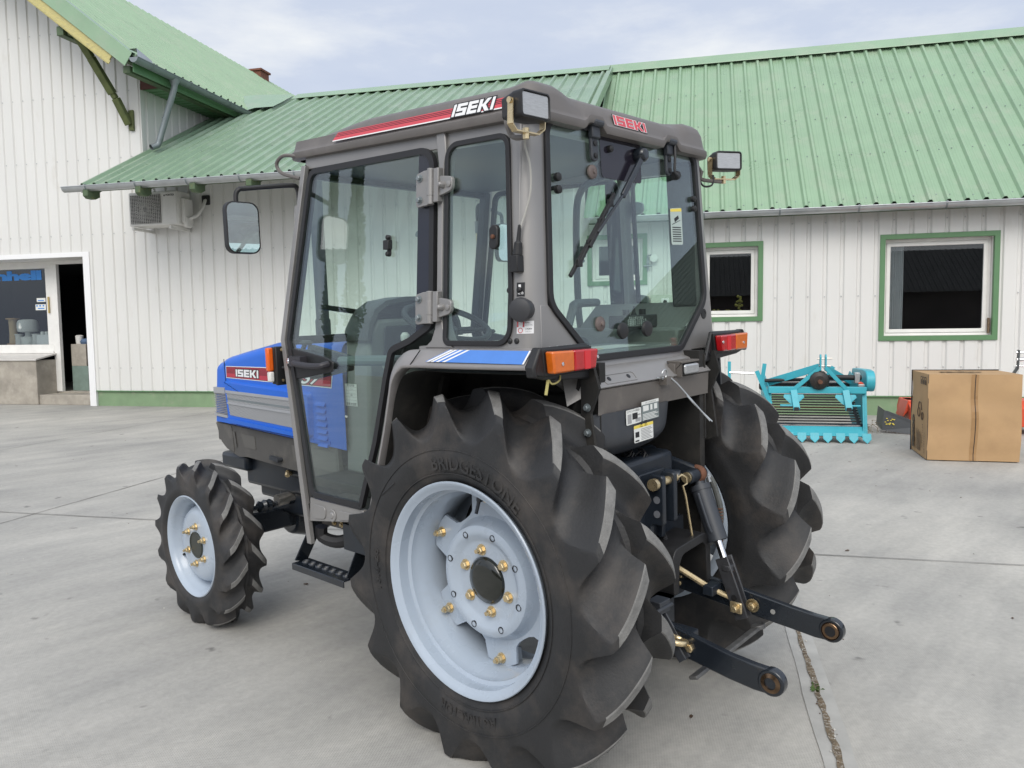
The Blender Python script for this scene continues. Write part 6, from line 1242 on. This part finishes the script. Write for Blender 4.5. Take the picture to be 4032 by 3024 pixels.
MB().tube(smoothpath([(.52, .38, 1.36), (.515, .40, 1.5), (.515, .40, 1.9), (.505, .36, 2.03), (.49, .25, 2.07)], 6), .016, 9).tube(smoothpath([(.05, .1, 1.42), (.085, .1, 1.50), (.13, .12, 1.525), (.25, .14, 1.53), (.33, .16, 1.53)], 6), .017, 9).tube([(-.50, .30, 1.55), (-.47, .30, 1.56), (-.47, .32, 1.78), (-.50, .32, 1.79)], .012, 8).tube([(.50, .62, 1.55), (.47, .62, 1.56), (.47, .64, 1.78), (.50, .64, 1.79)], .012, 8).build('grab_rails', mat('inner_grey_rail', (.11, .125, .13), .5), T)

# ------------------------------------------------------------------ implements and carton by the wall (building-aligned local axes: x right, y towards the wall)
DG_ = bthing('potato_digger', 'turquoise potato digger with black rod conveyor and toothed blade standing by the wall', 'farm implement', 5.83, -2.95, 0)
def lx(x): return x-5.83
def ly(y): return y+2.95
for x0, nm in ((5.285, 'side_plate'), (6.375, 'side_plate')):
    m = MB(); m.prism([(-3.0, .03), (-2.86, .60), (-2.80, .66), (-1.9, .80), (-1.55, .60), (-1.6, .40), (-2.3, .05)], lambda y, z, d: (lx(x0)+d, ly(y), z), -.006, .006); m.bar((lx(x0), ly(-2.98), .02), (lx(x0), ly(-2.84), .64), .05, .02, (0, 1, 0)); m.build(nm, 'teal', DG_, smooth=0, bevel=.003)
m = MB(); m.box(lx(5.27), lx(6.39), ly(-2.92), ly(-2.83), .585, .665); m.build('main_beam', 'teal', DG_, bevel=.006)
m = MB(); m.prism([(-3.02, .085), (-2.90, .185), (-2.88, .18), (-3.0, .075)], lambda y, z, d: (lx(5.28)+d, ly(y), z), 0, 1.10); BLD = m.build('digging_blade', 'teal', DG_, bevel=.002)
for k in range(8):
    x0 = lx(5.36+.146*k); tm = MB(); tm.prism([(-.05, 0), (.05, 0), (.05, .055), (0, .103), (-.05, .055)], lambda a, b, d: (x0+a, ly(-3.005)-b*.55+d*.3, .105-b*1.0+d), 0, .012); tm.build('blade_tooth', 'teal', BLD, smooth=0)
m = MB()
for k in range(17):
    t = k/16; m.cyl((lx(5.29), ly(-2.86+.95*t), .175+.44*t), (lx(6.37), ly(-2.86+.95*t), .175+.44*t), .0105, n=7, mi=1 if k in (7,) else 0)
for x0 in (5.31, 6.33): m.bar((lx(x0), ly(-2.88), .165), (lx(x0), ly(-1.9), .62), .03, .03)
m.build('rod_conveyor', ['black', 'rust'], DG_, smooth=40)
m = MB(); m.cyl((lx(5.29), ly(-2.83), .175), (lx(6.37), ly(-2.83), .175), .04, n=14); m.cyl((lx(5.29), ly(-1.9), .64), (lx(6.37), ly(-1.9), .64), .05, n=14); m.build('conveyor_roller', 'blackgloss', DG_)
for x0, s_ in ((5.56, -1), (6.15, 1)):
    m = MB(); m.bar((lx(x0), ly(-2.93), .62), (lx(x0+.03), ly(-3.02), .40), .075, .075, (0, 1, 0)); m.add([(lx(x0-.11), ly(-2.95), .575), (lx(x0+.11), ly(-2.95), .575), (lx(x0+.12), ly(-2.97), .545), (lx(x0+.035), ly(-2.99), .46), (lx(x0-.035), ly(-2.99), .46), (lx(x0-.12), ly(-2.97), .545)], [(0, 1, 2, 3, 4, 5)])
    m.cyl((lx(x0+s_*-.0), ly(-3.0), .445), (lx(x0+(-.16 if s_ < 0 else .16)), ly(-3.0), .445), .013, n=8); m.build('hitch_bracket', 'teal', DG_, smooth=0, bevel=.003)
    m = MB(); m.box(lx(x0+.02)-.025, lx(x0+.02)+.03, ly(-3.062), ly(-3.056), .385, .43); m.build('tube_end', 'ink', DG_, smooth=0)
m = MB(); m.bar((lx(5.53), ly(-2.90), .60), (lx(5.86), ly(-2.92), .90), .045, .05, (0, 1, 0)).bar((lx(6.20), ly(-2.90), .60), (lx(5.92), ly(-2.92), .90), .045, .05, (0, 1, 0)).bar((lx(5.21), ly(-2.5), .66), (lx(5.86), ly(-2.88), .905), .02, .09, (0, 0, 1)).bar((lx(6.33), ly(-2.2), .68), (lx(5.93), ly(-2.88), .90), .02, .07, (0, 0, 1)); m.build('head_frame', 'teal', DG_, smooth=0, bevel=.003)
m = MB()
for x0 in (5.865, 5.925): m.prism(fillet([(-2.95, .86), (-2.87, .86), (-2.87, 1.03), (-2.89, 1.06), (-2.93, 1.06), (-2.95, 1.03)], .012), lambda y, z, d, x0=x0: (lx(x0)+d, ly(y), z), -.008, .008)
m.build('mast_plates', 'teal', DG_, bevel=.002); MB().cyl((lx(5.83), ly(-2.91), 1.01), (lx(6.0), ly(-2.91), 1.01), .009, n=8).cyl((lx(5.85), ly(-2.91), .92), (lx(5.98), ly(-2.91), .92), .009, n=8).build('mast_pin', 'steel', DG_)
m = MB(); m.lathe([(.06, -.13), (.11, -.10), (.125, -.02), (.125, .08), (.09, .12)], (lx(5.85), ly(-2.86), .745), (0, 1, 0), 12).box(lx(5.72), lx(5.98), ly(-2.86), ly(-2.76), .665, .80); m.build('gearbox', mat('oily_black_iron', (.022, .018, .016), .45, var=.4, vscale=12), DG_, smooth=30, bevel=.008); MB().cyl((lx(5.85), ly(-3.06), .735), (lx(5.85), ly(-2.96), .735), .026, n=10).build('input_shaft', 'rust', DG_)
m = MB(); m.cyl((lx(5.97), ly(-2.8), .775), (lx(6.36), ly(-2.72), .765), .032, n=12).cyl((lx(5.25), ly(-2.6), .72), (lx(5.72), ly(-2.7), .74), .022, n=10).lathe([(.03, 0), (.05, .02), (.05, .05), (.03, .07)], (lx(5.17), ly(-2.75), .66), (1, 0, 0), 12); m.build('drive_shaft', 'black', DG_)
m = MB(); bg_ = fillet([(-2.86, .60), (-2.60, .60), (-1.9, .72), (-1.9, .84), (-2.60, .86), (-2.86, .84)], [.12, .02, .04, .04, .02, .12], 6); m.prism(bg_, lambda y, z, d: (lx(6.40)+d, ly(y), z), 0, .10); m.build('belt_guard', 'teal', DG_, bevel=.01); MB().box(lx(6.28), lx(6.34), ly(-2.78), ly(-2.70), .70, .83).box(lx(6.3), lx(6.37), ly(-2.9), ly(-2.84), .665, .70).build('shaft_bearing', 'zinc', DG_, bevel=.006); MB().lathe([(.03, 0), (.034, .01), (.0, .03)], (lx(6.33), ly(-2.87), .70), (0, 0, 1), 10).build('bearing_cap', 'orangered', DG_)
m = MB(); m.bar((lx(5.30), ly(-2.88), .45), (lx(5.13), ly(-2.9), .86), .05, .012, (0, 1, 0)).bar((lx(5.24), ly(-2.3), .70), (lx(5.27), ly(-2.3), .92), .05, .01, (0, 1, 0)).bar((lx(6.02), ly(-2.1), .66), (lx(6.14), ly(-2.1), .87), .05, .02, (0, 1, 0)); m.build('depth_arms', 'teal', DG_, smooth=0)
dw = thing('depth_wheel', 'turquoise bracket with bright steel axle leaning against the wall left of the digger', 'bracket', Bw(4.86, -1.9, 0), BA)
MB().box(-.04, .0, -.03, .03, 0, .93).box(-.12, .08, -.12, .12, 0, .012).build('post', 'teal', dw, smooth=0); MB().cyl((-.02, -.02, .78), (.30, -.02, .77), .017, n=10).build('axle', 'chrome', dw)
# carton
CT = thing('cardboard_box', 'large brown cardboard carton with black strap standing in front of the red mower', 'box', Bw(7.18, -3.79, 0), R(-61-2.0))
rq = random.Random(4)
def crease(x, y, z): return (x+.006*math.sin(9*z+5*y), y+.007*math.sin(7*x+11*z)+.004*math.sin(23*z), z)
m = MB(); NX, NZ = 14, 14; hx, hy, hz = .425, .37, .885
def face(o, u, v, nu, nv): m.grid([[crease(*(Vector(o)+Vector(u)*(i/nu)+Vector(v)*(j/nv))) for i in range(nu+1)] for j in range(nv+1)])
face((-hx, -hy, .01), (2*hx, 0, 0), (0, 0, hz), NX, NZ); face((-hx, hy, .01), (2*hx, 0, 0), (0, 0, hz), NX, NZ); face((-hx, -hy, .01), (0, 2*hy, 0), (0, 0, hz), NX, NZ); face((hx, -hy, .01), (0, 2*hy, 0), (0, 0, hz), NX, NZ); face((-hx, -hy, .01+hz), (2*hx, 0, 0), (0, 2*hy, 0), NX, NX); face((-hx, -hy, .01), (2*hx, 0, 0), (0, 2*hy, 0), NX, NX)
m.build('carton', 'card', CT, smooth=60)
tpm = MB(); tpm.grid([[tuple(Vector(crease(x, -hy, .01+hz*k/14))+Vector((0, -.002, 0))) for x in (-.03, .035)] for k in range(15)]); tpm.grid([[tuple(Vector(crease(x, -hy, .01+hz*k/14))+Vector((0, -.002, 0))) for x in (-.026, -.024)] for k in range(2)]); tpm.build('parcel_tape', 'tape', CT, smooth=0, fix=False)
stp = MB(); stp.grid([[tuple(Vector(crease(x, -hy, .01+hz*k/14))+Vector((0, -.004, 0))) for x in (.004, .011)] for k in range(15)]); stp.grid([[(x, -hy+2*hy*k/10, .01+hz+.006) for x in (.004, .011)] for k in range(11)])
stp.tube([(-hx-.004, -hy-.004, .01), (-hx-.006, -hy-.005, .4), (-hx-.003, -hy-.004, hz+.01)], .004, 5) if False else None
stp.build('black_strap', 'ink', CT, smooth=0, fix=False)
pr = MB(); lf_ = lambda a, b, d: (-hx-.009-d, hy-.03-a, b)
for k in range(3): o_ = [(.40+k*.09, .78), (.47+k*.09, .78), (.47+k*.09, .86), (.40+k*.09, .86)]; pr.ring(o_, offset(o_, .008), lf_, 0, .001); pr.prism([(.42+k*.09, .79), (.45+k*.09, .79), (.45+k*.09, .83), (.42+k*.09, .83)], lf_, 0, .001)
pr.tube([lf_(.33, .52, 0), lf_(.36, .58, 0), lf_(.44, .58, 0), lf_(.47, .50, 0)], .006, 4); pr.tube([lf_(.35+.05*math.cos(a*.4), .47+.05*math.sin(a*.4), 0) for a in range(16)], .005, 4, closed=True); pr.tube([lf_(.50+.035*math.cos(a*.4), .44+.04*math.sin(a*.4), 0) for a in range(16)], .005, 4, closed=True)
put_text(pr, 'FIMCO', .1, lambda a, b, d: lf_(.16-b, .06+a, 0), .001, width=.36, bold=.01); put_text(pr, 'A-PH4-EL64', .05, lambda a, b, d: lf_(.54-b, .10+a, 0), .001, width=.26); put_text(pr, 'CE MITTEX', .05, lambda a, b, d: lf_(.62-b, .06+a, 0), .001, width=.22)
for k in range(6): pr.prism([(.25+k*.035, .06), (.265+k*.035, .06), (.265+k*.035, .28-.02*(k % 3)), (.25+k*.035, .28-.02*(k % 3))], lf_, 0, .001)
put_text(pr, 'FIMCO', .1, lambda a, b, d: (-.25+a, -.1+b, hz+.018), 0, width=.4, bold=.01); pr.build('carton_print', 'print', CT, smooth=0, fix=False)
eg = MB(); eg.tube([(-hx-.003, -hy-.003, .0), (-hx, -hy, .45), (-hx-.003, -hy-.002, hz+.012)], .003, 4); eg.tube([(-hx, hy+.002, .0), (-hx-.004, hy, hz+.012), (hx, hy, hz+.014)], .009, 5); eg.build('edge_band', 'ink', CT)
# mower behind the carton
MW = thing('flail_mower', 'red orange mower with dark grey side skirt half hidden behind the carton', 'mower', Bw(7.7, -1.75, 0), BA)
m = MB(); m.prism([(-.28, .10), (-.30, .34), (-.12, .42), (.30, .42), (.40, .30), (.38, .06)], lambda y, z, d: (-.62+d, y, z), 0, 1.55); m.prism([(-.68, .20), (-.50, .42), (-.62, .42)], lambda x, z, d: (x, -.2+d, z), 0, .4); m.build('deck', 'orangered', MW, smooth=0, bevel=.01)
m = MB(); m.add([(-.95, -.30, .04), (-.60, -.42, .0), (-.52, -.40, .10), (-.92, -.28, .30), (-.88, .3, .30), (-.90, .3, .04)], [(0, 1, 2, 3), (0, 3, 4, 5)]); m.bar((-.9, -.28, .28), (-.5, -.40, .12), .02, .03); m.build('side_skirt', mat('dark_grey_skirt', (.075, .078, .085), .55), MW, smooth=0)
yd = MB(); 
for k in range(16): a, b = rq.uniform(0, .35), rq.uniform(.25, .75); yd.box(-.92+.33*a-.008, -.92+.33*a+.01, -.292-.12*a-.012, -.292-.12*a-.004, .06+.18*b, .07+.18*b)
yd.build('paint_spots', 'labelyellow', MW, smooth=0)
m = MB()
for x0 in (.60, .70): m.bar((x0, -.28, .84), (x0, -.30, 1.07), .018, .055, (0, 1, 0)); m.bar((x0, -.28, .85), (x0+(.10 if x0 > .65 else -.10), -.2, .62), .03, .04, (0, 1, 0)); m.bar((x0+(.10 if x0 > .65 else -.10), -.2, .62), (x0+(.10 if x0 > .65 else -.10), -.1, .40), .03, .04, (0, 1, 0))
m.build('hitch_mast', mat('grey_cast_mast', (.10, .11, .11), .45, .3), MW, bevel=.004); MB().cyl((.57, -.30, 1.04), (.74, -.30, 1.04), .013, n=10).cyl((.58, -.29, .95), (.72, -.29, .95), .026, n=12).cyl((.58, -.28, .87), (.72, -.28, .87), .013, n=10).build('mast_pins', 'chrome', MW)
wr = MB(); rw2 = random.Random(8)
for k in range(20):
    a = rw2.uniform(0, .5); p0 = (a, rw2.uniform(-.1, .1), .0); p1 = (a+rw2.uniform(-.08, .12), rw2.uniform(-.1, .1), rw2.uniform(.02, .17)); wr.tube([p0, ((p0[0]+p1[0])/2+.01, p0[1], p1[2]*.7), p1], .0025, 4)
    wr.tube([p1, (p1[0]+rw2.uniform(.02, .1), p1[1]+.03, p1[2]-rw2.uniform(0, .05))], .002, 4); wr.lathe([(0, -.008), (.010, 0), (0, .008)], p1, (0, 0, 1), 5)
wr.xf(lambda x, y, z: Bw(6.46+x, -2.0+y, z)); o = wr.build('dry_weeds', 'drystem', smooth=0); o['label'] = 'tangle of dry weed stalks between digger and carton'; o['category'] = 'weeds'; o['kind'] = 'stuff'

# ------------------------------------------------------------------ unseen trees and buildings, added for the glass and mirrors to reflect
def poplar(name, label, x, y, h, r, seed):
    rr = random.Random(seed); t = thing(name, label, 'tree', (x, y, 0), 0, 'poplars added out of view')
    MB().tube([(0, 0, 0), (.1, 0, h*.3), (0, .1, h*.6), (0, 0, h*.95)], [.28, .22, .13, .03], 10).build('trunk', mat('poplar_bark', (.09, .075, .055), .9, var=.3, vscale=4), t)
    lm = MB()
    for k in range(4200):
        z = h*(.10+.90*rr.random()**.8); q = (z/h); w_ = r*min(1, (q-.06)/.18)*(1-max(0, q-.25)/.78)**.75*(.9+.12*math.sin(z*1.3+seed)); a = rr.uniform(0, 6.283); d = w_*math.sqrt(rr.uniform(.15, 1))
        p = Vector((d*math.cos(a), d*math.sin(a), z+rr.uniform(-.1, .1))); e1 = Vector((rr.uniform(-1, 1), rr.uniform(-1, 1), rr.uniform(-.3, 1))).normalized()*rr.uniform(.10, .2); e2 = e1.orthogonal().normalized()*rr.uniform(.06, .12)
        lm.add([p-e1, p+e2, p+e1, p-e2], [(0, 1, 2, 3)])
    lm.build('crown', mat('poplar_leaves', (.045, .075, .025), .7, var=.4, vscale=1.5), t, smooth=0, fix=False)
poplar('reflection_poplar', 'tall narrow poplar added out of view for reflections, the broader of the two', -29.8, 41.2, 19, .85, 1); poplar('reflection_poplar', 'slim poplar added out of view for reflections, the thinner of the two', -28.5, 42.0, 18, .55, 2)  # unseen poplars added so the door glass reflects trees
SH = thing('reflection_shed', 'long dark shed with grey roof, added out of view for window reflections', 'shed', Bw(2, -27, 0), BA)  # unseen shed added to give the workshop panes a dark reflection
MB().box(-16, 16, -6, 0, 0, 3.0).build('wall', mat('dark_shed_wall', (.20, .16, .14), .8, var=.3, vscale=1), SH, smooth=0)
rb_ = MB(); P = corr_x(-16.5, 16.5, RPROF, 0); rb_.grid([[(x, y, z+h) for x, h in P] for y, z in ((.6, 2.8), (-3, 5.0), (-6.6, 2.8))]); rb_.build('roof', mat('grey_shed_roof', (.12, .118, .115), .7, var=.25, vscale=2), SH, smooth=0)
BR_ = thing('reflection_barn', 'low barn with dark corrugated roof, added out of view for glass reflections', 'barn', (27, -9.5, 0))  # unseen barn added as the dark reflection in the rear glass
MB().box(-6.2, 6.2, -5, 5.5, 0, 2.3).build('wall', mat('dull_barn_wall', (.20, .185, .16), .8, var=.2), BR_, smooth=0)
rb_ = MB(); P = corr_x(-5.4, 6, RPROF, 0); rb_.grid([[(x, y, z+h) for y, h in P] for x, z in ((-6.9, 2.2), (0, 6.1), (6.9, 2.2))]); rb_.build('roof', mat('dark_fibre_roof', (.035, .033, .03), .75, var=.2), BR_, smooth=0)
# inner faces of the rear cab pillars
for s in (-1, 1):
    ip = MB(); ip.prism([(-.222, 1.50), (-.222, 2.08), (-.105 if s > 0 else -.18, 2.08), (-.105 if s > 0 else -.18, 1.50)], lambda y, z, d: (s*(xs(z)-.035-d), y, z), 0, .05); ip.build('pillar_trim', mat('inner_pillar_grey', (.07, .075, .075), .5), T, bevel=.01)
